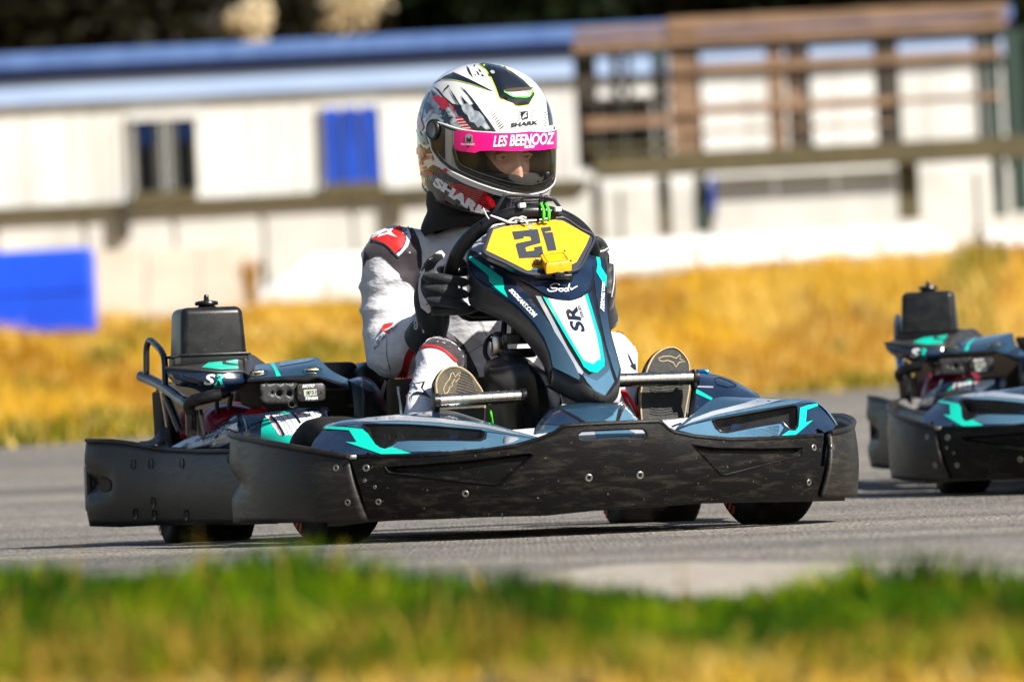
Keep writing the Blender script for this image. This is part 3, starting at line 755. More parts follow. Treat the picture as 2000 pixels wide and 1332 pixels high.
# ---- barriers
def barrier_run(name, pts, depth, hpx, mat, label, cat, round_=True, seglen=None, group=None):
    V, F = [], []
    P = [W(x, y, depth) for x, y in pts]; P = catmull(P, 40)
    n_ = len(P); prof = [(-.28, -.25), (-.30, .35), (-.22, .85), (0, 1.0), (.22, .85), (.30, .35), (.28, -.25)]
    base = P[n_ // 2]
    o = new_empty(name, Matrix.Translation(base), label, cat, group)
    H = hpx / FPX * depth
    for i, p in enumerate(P):
        e = min(1, math.sqrt(max(0.02, min(i, n_ - 1 - i) / 3.0))) if round_ else 1
        for a, b in prof: V.append(p + Vector((0, a, b * H * (e if b > 0 else 1))))
    m_ = len(prof)
    for i in range(n_ - 1):
        for j in range(m_ - 1): F.append((i * m_ + j, (i + 1) * m_ + j, (i + 1) * m_ + j + 1, i * m_ + j + 1))
    F.append(tuple(range(m_))); F.append(tuple((n_ - 1) * m_ + k for k in range(m_ - 1, -1, -1)))
    cput((V, F), 'barrier_body', mat, o)
    for i in range(4, n_ - 3, 5):                  # dark joints between the sections
        q = P[i]; cput([box(q + Vector((0, -.26, H * .42)), (.02, .08, H * .80), bev=0)], 'section_joint', 'olivewood', o)
    return o
barrier_run('track_barrier', [(505, 592), (800, 572), (1200, 556), (1500, 540), (1750, 526), (1888, 516)], 60, 84, 'whitebarrier', 'long low white painted barrier with a rounded end on the dry grass bank', 'barrier')
barrier_run('track_barrier', [(1902, 500), (1980, 495), (2150, 486)], 61, 45, 'whitebarrier', 'short white barrier just beyond the rounded end of the long one', 'barrier')
bw = Facade(58.5)
bl = new_empty('block_wall', Matrix.Translation(W(340, 620, 58.5)), 'low cream block wall between the blue barrier and the white barrier', 'wall')
for k in range(3):
    for j in range(3):
        x0 = 186 + k * 105; y0 = 492 - k * 5 + j * 46
        cput(bw.box(x0, y0, x0 + 102, y0 + 44.5, -.1 - .004 * ((k + j) % 2), .12), 'block', 'cream', bl)
bb = Facade(54.0)
blu = new_empty('barrier_block', Matrix.Translation(W(60, 640, 54)), 'bright blue plastic barrier block standing on the dry grass beside the cream wall', 'barrier')
V, F = bb.box(-240, 507, 188, 650, -.3, .35, .03)
cput((V, F), 'barrier_body', 'bluebarrier', blu); cput(bb.hbar(-236, 184, 575, 0, 6, -.315, -.295), 'moulded_rib', 'bluebarrier', blu)
# dry weeds by the wall
wd = new_empty('weed', Matrix.Translation(W(492, 600, 57.5)), 'tall dry brown weed growing beside the cream block wall', 'plant')
wp = []
for k in range(22):
    a = W(492 + random.uniform(-12, 12), 592, 57.5) + Vector((0, random.uniform(-.15, .15), 0)); h = random.uniform(.15, .42)
    b = a + Vector((random.uniform(-.10, .10), random.uniform(-.1, .1), h)); wp.append(tube([a, a.lerp(b, .5) + Vector((random.uniform(-.02, .02), 0, 0)), b], [.006, .005, .012], 4))
V, F = join(wp); cput((V, F), 'stems', GOLD[1], wd)['kind'] = 'stuff'
# ---- trees behind the cabin
def leafcloud(c, r, n_, s, squash=1.0, seed=0):
    g = np.random.default_rng(seed)
    lob = g.normal(0, 1, (14, 3)); lob /= np.linalg.norm(lob, axis=1)[:, None]; lob *= g.uniform(.35, .75, (14, 1)); rad = g.uniform(.28, .5, 14)
    k = g.integers(0, 14, n_); q = g.normal(0, 1, (n_, 3)); q /= np.linalg.norm(q, axis=1)[:, None]; q *= (g.uniform(.3, 1, (n_, 1)) ** .5)
    p = (lob[k] + q * rad[k][:, None]) * r; p[:, 2] *= squash; p += np.array(c)
    a = g.normal(0, 1, (n_, 3)); a /= np.linalg.norm(a, axis=1)[:, None]; b = np.cross(a, g.normal(0, 1, (n_, 3))); b /= np.linalg.norm(b, axis=1)[:, None]
    ss = s * g.uniform(.6, 1.4, (n_, 1))
    V = np.stack([p - a * ss, p + b * ss * .55, p + a * ss, p - b * ss * .55], 1).reshape(-1, 3)
    return [Vector(v) for v in V], [(4 * i, 4 * i + 1, 4 * i + 2, 4 * i + 3) for i in range(n_)]
TRM = [leafmat('dark_tree_leaf', (.009, .015, .005), .2), leafmat('deep_green_leaf', (.007, .015, .006), .2), leafmat('brown_green_leaf', (.012, .011, .005), .2), leafmat('painted_sunlit_leaf', (.66, .56, .38), .4)]  # the cream leaf colour has the sunlit brightness painted in
bark = M('tree_bark', (.035, .027, .020), .9, col2=(.02, .016, .012), nscale=6)
trees = [(-60, 80, 3.4, 2, 'broad dark brown-green tree behind the left end of the cabin roof'), (170, 84, 3.2, 0, 'dark tree standing behind the cabin just left of the pale bush'), (330, 80, 3.0, 2, 'brownish tree behind the dark cabin window'), (560, 86, 3.6, 0, 'dark green tree between the two pale bushes'), (820, 82, 3.2, 1, 'deep green tree directly behind the white helmet'), (1020, 86, 3.4, 1, 'deep green tree behind the cabin just right of the helmet'), (1260, 82, 3.6, 0, 'dark green tree behind the left end of the timber deck'), (1520, 86, 3.8, 1, 'large deep green tree behind the middle of the timber deck'), (1790, 82, 3.5, 0, 'dark green tree behind the right half of the timber deck'), (2080, 84, 3.6, 1, 'deep green tree past the right end of the cabin')]
for k, (px, d_, r_, mi, lb) in enumerate(trees):
    b0 = W(px, 300, d_); b0.z = height(b0.x, b0.y)
    t = new_empty('tree', Matrix.Translation(b0), lb, 'tree', 'trees behind the cabin')
    top = Vector((0, 0, 6.6 - b0.z + 2.0))
    mesh_obj('trunk', *join([tube([Vector((0, 0, -.3)), Vector((.1, 0, 2)), top], [.22, .17, .06], 8)] + [tube([Vector((.1, 0, 2 + q * .4)), Vector((math.cos(q * 2.1) * 1.2, math.sin(q * 2.1) * 1.2, 3.4 + q * .5)), Vector((math.cos(q * 2.1) * 2.2, math.sin(q * 2.1) * 2.2, 4.6 + q * .5))], [.08, .05, .02], 6) for q in range(5)]), bark, t)
    V, F = leafcloud(top + Vector((0, 0, -1.4)), r_, 5200, .15, .95, 100 + k)
    cr = mesh_obj('crown', V, F, TRM[mi], t, smooth=False)
for k, (px, py, d_, r_, lb) in enumerate(((488, 40, 76, .40, 'bush with sunlight painted into its cream leaves, seen over the cabin roof, the left of the two'), (690, 6, 76, .50, 'larger bush with sunlight painted into its cream leaves, above the cabin roof near the helmet'))):
    c = W(px, py, d_); g_ = height(c.x, c.y)
    t = new_empty('bush', Matrix.Translation(Vector((c.x, c.y, g_))), lb, 'bush')
    mesh_obj('stem', *tube([Vector((0, 0, -.2)), Vector((.1, 0, (c.z - g_) * .5)), Vector((0, 0, c.z - g_))], [.12, .08, .04], 7), bark, t)
    V, F = leafcloud(Vector((0, 0, c.z - g_)), r_, 230, .085, .9, 300 + k); mesh_obj('crown', V, F, TRM[3], t, smooth=False)
# ================================================================== GO-KART
kart = new_empty('go_kart', KM, 'black and blue go-kart with yellow number 21 plate, driven by the white-helmeted person', 'go-kart', 'rental go-karts on the track')

def sub(name, parts, mat, parent, **k): return put(parts, name, mat, parent, **k)
def interp(tab, x):
    return float(np.interp(x, [t[0] for t in tab], [t[1] for t in tab]))

def hull_px(pts, dy, bev=0.006):
    f = [K(x, y, y=d) for x, y, d in pts]; n = len(f)
    V = f + [p + Vector((0, dy, 0)) for p in f]
    bm = bmesh.new(); vv = [bm.verts.new(p) for p in V]
    bm.faces.new(vv[:n]); bm.faces.new(vv[n:][::-1])
    for i in range(n): bm.faces.new((vv[i], vv[n + i], vv[n + (i + 1) % n], vv[(i + 1) % n]))
    bmesh.ops.recalc_face_normals(bm, faces=bm.faces)
    if bev: bmesh.ops.bevel(bm, geom=bm.edges[:], offset=bev, segments=2, affect='EDGES', profile=0.5)
    bm.verts.index_update()
    r = ([v.co.copy() for v in bm.verts], [tuple(v.index for v in g.verts) for g in bm.faces]); bm.free(); return r
# ---------------- front bumper: bowed panel between the two corner wings
def gbow(x): return -0.53 + 0.17 * (abs(x) / 0.525) ** 2.2
TOP = [(660, 892), (684, 890), (720, 889), (800, 888), (850, 886), (950, 877), (1010, 868), (1050, 856), (1083, 843), (1100, 830.5), (1106, 829), (1180, 825), (1260, 821.5), (1286, 820.5), (1292, 822), (1309, 838), (1318, 842), (1358, 850), (1424, 856), (1490, 854.5), (1556, 851), (1611, 847), (1640, 845)]
BOT = [(660, 1022), (716, 1014), (780, 1010), (840, 1008.5), (945, 1004), (1067, 1001), (1155, 992), (1259, 985), (1365, 977.5), (1490, 974.5), (1593, 973), (1640, 972)]
def bowloft(off=0.0, n=90, m=9):
    V, F = [], []
    for i in range(n):
        px = 640 + (1650 - 640) * i / (n - 1)
        for j in range(m):
            t = j / (m - 1); py = interp(TOP, px) - 4 + t * (interp(BOT, px) - interp(TOP, px) + 10)
            bulge = 0.012 * math.sin(math.pi * t) ** 0.8 - 0.016 * t
            V.append(Kg(px, py, lambda x: gbow(x) + off - bulge))
    for i in range(n - 1):
        for j in range(m - 1):
            F.append((i * m + j, (i + 1) * m + j, (i + 1) * m + j + 1, i * m + j + 1))
    return V, F
bowV = bowloft(); bowB = bvh_of(bowV)
edge = [(684, 890)] + [t for t in TOP if 690 < t[0] < 1610] + [(1609, 848), (1603, 905), (1595, 973)] + [t for t in reversed(BOT) if 720 < t[0] < 1590] + [(718, 1013), (706, 960)]
# ragged lower lip
ragged = []
for p in dense(edge, 9):
    yb = interp(BOT, p[0])
    ragged.append((p[0], p[1] + (random.uniform(-1.3, 1.6) if abs(p[1] - yb) < 2 else 0)))
slot = rnd([(1128, 848), (1135, 841), (1190, 838), (1249, 835.5), (1260, 839), (1266.5, 850), (1262, 857), (1200, 859), (1137, 861)], 30)
facetL = [(752, 911), (900, 900), (1036, 884), (1043, 889), (980, 943), (966, 946), (910, 941), (760, 923)]
facetR = [(1352, 868), (1400, 873.5), (1490, 875), (1567, 873), (1566, 889), (1416, 927), (1408, 926)]
fb = skin('front_bumper', kart, 'bumper', bowB, ragged, [slot, facetL, facetR], step=11, off=0.0, angle=35)
for lp_ in (ragged, slot):
    put(tube([hit(bowB, x, y, -0.0035)[0] for x, y in dense(lp_, 8)], 0.0036, 6, closed=True), 'edge_rim', 'bumper', fb)
back_ = bowloft(0.012); mesh_obj('inner_panel', *join([([v for v in back_[0]], [f for f in back_[1] if f[0] % 9 >= 4])]), 'satin', fb)
skin('recess_panel', fb, 'bumper', bowB, facetL, step=6, off=0.0, depth=0.012, margin=5, angle=30)
skin('recess_panel', fb, 'bumper', bowB, facetR, step=6, off=0.0, depth=0.012, margin=5, angle=30)
# moulded lip round each recess
for fc, seg in ((facetL, (3, 8)), (facetR, (3, 7))):
    pts = [hit(bowB, x, y, 0.001)[0] for x, y in dense(fc, 14)]
    put(tube(pts, 0.0016, 6, closed=True), 'recess_rim', 'bumper', fb)
# rolled top edge
put(tube([hit(bowB, t, interp(TOP, t) + 2.5, -0.003)[0] for t in np.linspace(686, 1608, 110)], 0.0052, 8), 'rolled_edge', 'bumper', fb)
for x, y, r in ((715, 914, 8), (739, 980, 7), (712, 939, 4), (732, 951, 4), (909, 964, 7.5), (1150, 933, 8.5), (1250, 928, 8.5), (1590, 874, 7.5), (1580, 942, 7.5)):
    bolt(fb, bowB, x, y, r)
# torn plastic whiskers under the middle of the lip
wh = []
for k in range(38):
    px = random.uniform(880, 1110); py = interp(BOT, px) - 1
    a = hit(bowB, px, py)[0]; l = random.uniform(0.003, 0.011)
    wh.append(tube([a, a + Vector((random.uniform(-.005, .005), random.uniform(-.003, .003), -l * .6)), a + Vector((random.uniform(-.011, .011), 0, -l))], [0.0008, 0.0006, 0.0003], 4))
w_ = put(wh, 'torn_plastic_edge', 'bumper', fb); w_['kind'] = 'stuff'

# ---------------- bumper corner wings
PLAN = [(0.527, -0.358), (0.60, -0.285), (0.645, -0.20), (0.678, -0.09), (0.695, 0.03), (0.70, 0.12), (0.692, 0.20)]
def zof(px, py, x, y):
    p = K(px, py, y=y); return p.z
def wing(side):
    n, m = 44, 15
    pl = catmull([(a, b, 0) for a, b in PLAN], n)
    if side < 0:
        tops = [(684, 890), (640, 884), (600, 878), (520, 864), (455, 851), (446, 849)]
        bots = [(714, 1018), (640, 1020), (600, 1021), (490, 1022), (458, 1021)]
    V, F = [], []
    for i, p in enumerate(pl):
        s = i / (n - 1)
        x = p.x * side; y = p.y
        # image column of this point
        if side < 0: x *= 1 - 0.018 * s
        px = PX((x, y, .2))
        if side < 0: zt = K(px, interp(sorted(tops), px), y=y).z; zb = K(px, interp(sorted(bots), px), y=y).z
        else:
            zt = float(np.interp(s, [0, .2, .45, .7, 1], [zR0, zR0 + .010, zR0 + .028, zR0 + .042, zR0 + .046]))
            zb = K(1602, 973, y=-0.358).z + 0.0
        slant = 0.020 * (1 - min(1, s * 5))           # slanted seam
        for j in range(m):
            t = j / (m - 1); z = zt + (zb - zt) * t
            k = (1 - t) * slant - 0.016 * t * (1 - min(1, s * 5))
            groove = 0.022 * math.exp(-((t - 0.55) / 0.11) ** 2) * max(0, min(1, (s - 0.62) / 0.3)) ** 1.3
            bulge = 0.010 * math.sin(math.pi * t) * (1 - 0.6 * s)
            nx, ny = (pl[min(i + 1, n - 1)] - pl[max(i - 1, 0)]).y, -(pl[min(i + 1, n - 1)] - pl[max(i - 1, 0)]).x
            L = math.hypot(nx, ny); nx /= L; ny /= L
            xx = abs(x) + nx * (bulge - groove) + k * 0.85; yy = y + ny * (bulge - groove) + k * 0.55
            V.append(Vector((xx * side, yy, z)))
    for i in range(n - 1):
        for j in range(m - 1): F.append((i * m + j, (i + 1) * m + j, (i + 1) * m + j + 1, i * m + j + 1))
    return V, F, n, m
zR0 = K(1611, 847, y=-0.358).z
for side in (-1, 1):
    V, F, n, m = wing(side)
    w = mesh_obj('bumper_corner', V, F, 'bump_side', kart, angle=50, solid=0.011)
    B = bvh_of((V, F))
    put(tube([V[i * m] + Vector((0, 0, 0.001)) for i in range(n)], 0.0062, 8), 'rolled_edge', 'bump_side', w)
    for x, y, r in (((656, 914, 7.5), (679, 981, 7.5)) if side < 0 else ((1626, 872, 7.5), (1616, 940, 7.5))): bolt(w, B, x, y, r)
# small metal block added as the white highlight on the near joint
p, nn = hit(bowB, 690, 893, 0.002)
put(box(p, (0.016, 0.010, 0.010), bev=0.003), 'seam_highlight', 'bolt', fb)

# ---------------- side bumpers
SP = [(K(a, 950, y=b).x, b) for a, b in ((538, .27), (470, .45), (398, .65), (330, .84), (292, .93), (236, 1.05), (192, 1.14), (172, 1.19))]
def side_bumper(side):
    n, m = 70, 13; pl = catmull([(a, b, 0) for a, b in SP], n)
    tops = [(165, 859.5), (173, 860), (220, 861), (260, 866), (300, 873), (340, 878), (400, 881), (455, 880), (560, 878)]
    bots = [(165, 1027), (173, 1028), (230, 1029.5), (300, 1026), (350, 1025), (460, 1025), (560, 1022)]
    V, F = [], []
    for i, p in enumerate(pl):
        px = PX((p.x, p.y, .2))
        zt = K(px, interp(tops, px), y=p.y).z; zb = K(px, interp(bots, px), y=p.y).z
        for j in range(m):
            t = j / (m - 1)
            e = max(0, min(1, (230 - px) / 50.0))
            groove = 0.030 * math.exp(-((t - 0.50) / 0.13) ** 2) * e
            bul = 0.012 * math.sin(math.pi * t)
            V.append(Vector(((p.x - bul + groove) * -side, p.y - 0.6 * bul + 0.5 * groove, zt + (zb - zt) * t)))
    for i in range(n - 1):
        for j in range(m - 1): F.append((i * m + j, (i + 1) * m + j, (i + 1) * m + j + 1, i * m + j + 1))
    return V, F, n, m
for side in (-1, 1):
    V, F, n, m = side_bumper(side)
    sb = mesh_obj('side_bumper', V, F, 'bump_side', kart, angle=60, solid=0.010)
    put(tube([V[i * m] for i in range(n)], 0.005, 8), 'rolled_edge', 'bump_side', sb)
    if side < 0:
        B = bvh_of((V, F))
        skin('slot_opening', sb, 'lining', B, rnd([(195, 932), (207, 933), (216, 939), (218, 950), (214, 959), (197, 959)], 24), step=5, off=0.0025)
        for x, y in ((260, 907), (294.5, 906), (355, 905), (299, 981), (301.5, 1005), (264.5, 1003), (364, 1005), (449, 896)):
            skin('bolt_hole', sb, 'satin', B, [(x + 4.4 * math.cos(a), y + 10.5 * math.sin(a)) for a in np.linspace(0, 2 * math.pi, 17)[:-1]], step=4, off=0.0018, depth=0.002, margin=3)
            bolt(sb, B, x + 1.2, y + 1, 5, 'black')
# rear bumper band
rp = [(SP[-1][0], 1.20), (SP[-1][0] + .03, 1.32), (-0.6, 1.39), (-0.4, 1.42), (0, 1.43), (0.4, 1.42), (0.6, 1.39), (-SP[-1][0] - .03, 1.32), (-SP[-1][0], 1.20)]
pl = catmull([(a, b, 0) for a, b in rp], 60)
cur = []
for zt in (0.0, 0.33, 0.66, 1.0):
    cur.append([(p.x, p.y, 0.10 + (0.205 + 0.072 * min(1, max(0, (0.72 - abs(p.x)) / 0.22)) - 0.10) * zt + 0.0) for p in pl])
V, F = loft(cur, 60)
put((V, F), 'rear_bumper', 'bump_side', kart, solid=0.012, angle=60)

# ---------------- wheels
def wheel(name, c, rad, wid, steer, mark=None):
    w = new_empty(name); w.parent = kart; 
    M3 = Matrix.Rotation(steer, 3, 'Z'); ax = M3 @ Vector((1, 0, 0)); c = Vector(c)
    h = wid / 2
    prof = [(rad * .52, -h * .82), (rad * .62, -h * .96), (rad * .78, -h), (rad * .90, -h * .95), (rad * .965, -h * .80), (rad * .993, -h * .5), (rad, -h * .2), (rad, h * .2), (rad * .993, h * .5), (rad * .965, h * .80), (rad * .90, h * .95), (rad * .78, h), (rad * .62, h * .96), (rad * .52, h * .82)]
    put(lathe(prof, c, ax, 44), 'tyre', 'rubber', w, angle=60)
    rims = lathe([(rad * .53, -h * .80), (rad * .50, -h * .86), (rad * .46, -h * .7), (rad * .2, -h * .45), (rad * .2, h * .45), (rad * .46, h * .7), (rad * .50, h * .86), (rad * .53, h * .80)], c, ax, 28)
    rm = put(rims, 'rim', 'greyplastic', w)
    put(lathe([(rad * .16, -h * 1.02), (rad * .14, h * 1.02)], c, ax, 12), 'hub', 'bolt', w)
    for s in (-1, 1):                         # worn orange lettering on the sidewall
        V, F = [], []
        for k in range(5):
            a0 = 3.6 + k * .16
            for r_ in (.70, .84):
                for da in (0, .10):
                    a = a0 + da
                    V.append(c + ax * s * (h * 1.012) + (Vector((0, 0, 1)) * math.sin(a) + ax.cross(Vector((0, 0, 1))) * math.cos(a)) * rad * r_)
            F.append((4 * k, 4 * k + 1, 4 * k + 3, 4 * k + 2))
        mesh_obj('sidewall_lettering', V, F, 'orange', w, smooth=False)
    return w
ST = R(13)
wheel('front_wheel', (-0.493, 0.0, 0.141), 0.141, 0.130, ST)
wheel('front_wheel', (0.503, 0.0, 0.141), 0.141, 0.130, ST)
wheel('rear_wheel', (-0.552, 1.07, 0.146), 0.146, 0.200, 0)
wheel('rear_wheel', (0.542, 1.07, 0.146), 0.146, 0.200, 0)
put([lathe([(0.02, -0.5), (0.02, 0.5)], (0, 1.07, 0.146), (1, 0, 0), 14)], 'rear_axle', 'steelbar', kart)
# floor and chassis tubes
put([box((0, 0.2, 0.062), (0.62, 1.0, 0.006), bev=0.002)], 'floor_pan', 'satin', kart)
ch = []
for s in (-1, 1):
    ch.append(tube([(s * .30, -.36, .085), (s * .32, .1, .08), (s * .30, .6, .08), (s * .28, 1.15, .09)], 0.015, 10, 20))
    ch.append(tube([(s * .30, .0, .10), (s * .43, 0, .13)], 0.014, 10))
    ch.append(tube([(s * .32, .3, .08), (s * .46, .34, .10), (s * .48, .8, .10), (s * .30, .82, .08)], 0.013, 10, 24))
ch.append(tube([(-.30, -.36, .085), (.30, -.36, .085)], 0.015, 10)); ch.append(tube([(-.29, 1.15, .09), (.29, 1.15, .09)], 0.015, 10))
ch.append(tube([(-.3, .25, .08), (.3, .25, .08)], 0.015, 10))
put(ch, 'chassis_frame', 'blackpaint', kart)

# ---------------- front fairings
def fair(bottom, char, ridge, back, n=40):
    midl = [tuple((Vector(a) * .5 + Vector(b) * .5)) for a, b in zip(linear(KL(bottom), 12), linear(KL(char), 12))]
    low = loft([catmull(KL(bottom), n), catmull(KL(char), n)], n, 8, lin_u=True)
    b_ = [Vector(p) for p in catmull(KL(char), n)]; r_ = [Vector(p) for p in catmull(KL(ridge), n)]
    up = loft([b_, [(a * .5 + b * .5) + Vector((0, -.004, .004)) for a, b in zip(b_, r_)], r_], n, 7, lin_u=True)
    bk = loft([r_, [p + Vector((0, .06, -.02)) for p in r_], [p + Vector((0, .12, -.10)) for p in r_]], n, 6, lin_u=True)
    return low, up, bk
def pxline(tab): return [(a, b) for a, b, _ in tab]
# near fairing
bL = [(598, 880, -.19), (650, 888, -.27), (720, 892, -.35), (800, 891, -.40), (880, 888, -.447), (950, 880, -.478), (1000, 873, -.495), (1052, 858, -.505)]
cL = [(630, 836, -.13), (665, 831, -.18), (700, 829.5, -.22), (780, 829, -.27), (860, 833, -.32), (945, 841, -.38), (1000, 848.5, -.44), (1050, 857, -.50)]
rL = [(646, 829, -.08), (672, 821, -.10), (717, 815, -.12), (777, 809, -.15), (840, 801, -.16), (868, 800, -.17), (892, 805, -.20), (945, 822, -.28), (990, 836, -.36), (1048, 855, -.48)]
low, up, bk = fair(bL, cL, rL, None)
lowB = bvh_of(low, up)
outL = rnd([(606, 878), (612, 862), (630, 841), (640, 833)], 4)
outl = [(604, 880), (613, 860), (630, 841), (641, 832), (700, 829.5), (780, 829), (860, 833), (945, 841), (1000, 848.5), (1048, 857.5), (1000, 872), (950, 880), (880, 888), (800, 891), (720, 892), (650, 888)]
recL = rnd([(710, 829.5), (720, 829), (800, 830), (870, 835), (944, 841.5), (948, 846), (946, 856), (938, 859.5), (880, 858.5), (800, 858.5), (773, 861), (764, 870), (750, 875), (738, 871), (728, 858)], 90)
ff = skin('front_fairing', kart, 'navy', lowB, outl, [recL], step=9, off=0.0, angle=50)
skin('hand_hold', ff, 'satin', lowB, recL, step=5, off=0.0, depth=0.026, margin=7, angle=50)
put(tube([hit(lowB, x, y, 0.0005)[0] for x, y in recL[::2]], 0.0022, 6, closed=True), 'recess_rim', 'satin', ff)
topL = pxline(cL) + pxline(rL)[::-1]
tp = mesh_obj('fairing_top', *join([up, bk]), 'steel', ff, angle=70)
upB = bvh_of(up)
skin('pale_band', ff, 'silver', upB, [(690, 823), (717, 816.5), (777, 811), (800, 813.5), (870, 819), (945, 830), (1000, 844), (1030, 852), (1000, 847), (945, 836), (860, 826), (780, 822), (720, 824)], step=6, off=0.0012)
skin('navy_band', ff, 'navy', upB, [(647, 832), (665, 826), (690, 824), (720, 825), (745, 827.5), (700, 828.5), (665, 830)], step=6, off=0.0012)
skin('dark_ridge_panel', ff, 'navy', upB, [(800, 811), (840, 803), (866, 802), (890, 807), (942, 824), (905, 821), (850, 815)], step=6, off=0.0012)
skin('blue_grey_panel', ff, 'steel', lowB, [(764, 874), (776, 864), (800, 862), (880, 862), (938, 863), (950, 858), (952, 845), (990, 850), (1040, 857.5), (1000, 869), (950, 876), (880, 882), (800, 883)], step=7, off=0.0012)
# printed dot screen on the blue-grey panel
dv, df = [], []
for i in range(58):
    for j in range(8):
        x = 770 + i * 3.2 + (j % 2) * 1.6; y = 864 + j * 2.6
        r = 1.05 * max(0, 1 - i / 56.0)
        if r < .12 or not inside((x, y), [(764, 874), (776, 864), (800, 862), (950, 862), (950, 876), (880, 882), (800, 883)]): continue
        k = len(dv)
        for a in range(5): dv.append(hit(lowB, x + r * math.cos(a * 1.2566), y + r * math.sin(a * 1.2566), 0.0019)[0])
        df.append(tuple(range(k, k + 5)))
d_ = mesh_obj('dot_print', dv, df, 'navy', ff, smooth=False); d_['kind'] = 'stuff'
skin('turquoise_arrow', ff, 'teal', lowB, [(638, 833), (680, 835.5), (708, 839), (722, 850), (733, 866), (742, 875), (752, 877.5), (765, 874), (803, 886), (750, 889.5), (675, 864), (697, 864.5), (682, 841), (634, 838)], step=6, off=0.0016)
skin('violet_corner', ff, 'slate', lowB, [(672, 831.5), (700, 831), (707, 838), (690, 836)], step=6, off=0.0018)

# far fairing
bR = [(1314, 845, -.505), (1358, 853, -.485), (1424, 860, -.452), (1490, 859, -.41), (1556, 855, -.36), (1600, 849, -.315), (1634, 838, -.26)]
cR = [(1320, 838, -.50), (1345, 829, -.47), (1391, 818, -.41), (1470, 804.5, -.36), (1553, 791, -.30), (1590, 786.5, -.26), (1612, 800, -.24), (1635, 831, -.235)]
rR = [(1322, 836, -.48), (1345, 815, -.44), (1358, 805, -.40), (1398, 777, -.30), (1457, 776.5, -.24), (1520, 778, -.20), (1573, 780.5, -.17), (1593, 786, -.16), (1612, 799, -.15), (1635, 830, -.15)]
lowR, upR, bkR = fair(bR, cR, rR, None)
lowRB = bvh_of(lowR, upR)
outr = [(1319, 841), (1345, 829), (1391, 818), (1470, 804.5), (1553, 791), (1590, 787), (1604, 797), (1618, 812), (1631, 829), (1629, 837), (1600, 849), (1556, 855), (1490, 859), (1424, 860), (1358, 853)]
recR = rnd([(1392, 822), (1400, 818.5), (1470, 806), (1548, 792), (1556, 794), (1558, 815), (1557, 831), (1552, 839), (1543, 839), (1533, 830), (1526, 824), (1480, 831), (1420, 843), (1405, 841), (1398, 833)], 80)
fr_ = skin('front_fairing', kart, 'navy', lowRB, outr, [recR], step=9, off=0.0, angle=50)
skin('hand_hold', fr_, 'satin', lowRB, recR, step=5, off=0.0, depth=0.019, margin=7, angle=50)
put(tube([hit(lowRB, x, y, 0.0005)[0] for x, y in recR[::2]], 0.0022, 6, closed=True), 'recess_rim', 'satin', fr_)
mesh_obj('fairing_top', *join([upR, bkR]), 'slate', fr_, angle=70)
upRB = bvh_of(upR)
skin('pale_band', fr_, 'silver', upRB, [(1334, 831), (1352, 818), (1390, 804), (1455, 788), (1468, 783), (1480, 779.5), (1530, 780.5), (1500, 789), (1400, 810), (1352, 824)], step=6, off=0.0012)
skin('steel_band', fr_, 'steel', upRB, [(1340, 829), (1352, 824.5), (1400, 811), (1500, 790), (1545, 782.5), (1570, 783.5), (1556, 788.5), (1470, 802), (1391, 816)], step=6, off=0.0012)
skin('blue_grey_panel', fr_, 'steel', lowRB, [(1324, 840), (1348, 831), (1388, 822), (1396, 838), (1406, 846), (1420, 847), (1480, 835), (1524, 828), (1530, 836), (1520, 852), (1490, 854.5), (1424, 855.5), (1358, 849)], step=7, off=0.0012)
skin('turquoise_arrow', fr_, 'teal', lowRB, [(1595, 788.5), (1576, 792), (1562, 797), (1560.5, 818), (1559, 834), (1553, 842), (1541, 841), (1523, 853), (1549, 853.5), (1587, 821), (1573, 825.5), (1575, 801), (1597, 793)], step=6, off=0.0016)
dv, df = [], []
for i in range(46):
    for j in range(9):
        x = 1520 - i * 2.6; y = 832 + j * 2.6 + (1520 - x) * .12
        if not inside((x, y), [(1426, 848), (1480, 838), (1522, 830), (1519, 851), (1490, 853)]): continue
        k = len(dv); r = .9 * (1 - i / 50)
        for a in range(4): dv.append(hit(lowRB, x + 1.6 * r * math.cos(a * 1.5708), y + r * math.sin(a * 1.5708), 0.0019)[0])
        df.append(tuple(range(k, k + 4)))
d_ = mesh_obj('dot_print', dv, df, 'navy', fr_, smooth=False); d_['kind'] = 'stuff'

# ---------------- centre floor panel between the fairings, seen behind the slot
cp = [KL([(985, 842, -.40), (1060, 836, -.42), (1150, 830, -.43), (1250, 822, -.42), (1345, 815, -.40)]),
      KL([(985, 862, -.47), (1060, 856, -.49), (1150, 850, -.50), (1250, 842, -.49), (1345, 838, -.47)]),
      KL([(985, 890, -.475), (1060, 885, -.495), (1150, 880, -.505), (1250, 874, -.495), (1345, 868, -.475)])]
cpl = loft(cp, 30, 9); cpB = bvh_of(cpl)
cpo = mesh_obj('centre_panel', *cpl, 'silver', kart, angle=60, solid=0.004)
skin('white_corner', cpo, 'whiteprint', cpB, [(1292, 823), (1344, 817), (1343, 822), (1322, 837), (1308, 836)], step=6, off=0.0012)
skin('dark_text_block', cpo, 'ink', cpB, [(1310, 833), (1330, 826), (1332, 829), (1314, 836)], step=5, off=0.002)
skin('white_corner', cpo, 'whiteprint', cpB, [(990, 842), (1060, 834), (1102, 829), (1084, 842), (1048, 856), (1020, 848)], step=6, off=0.0012)
skin('blue_grey_panel', cpo, 'steel', cpB, [(1160, 836), (1210, 832), (1240, 846), (1222, 866), (1168, 866)], step=6, off=0.0014)
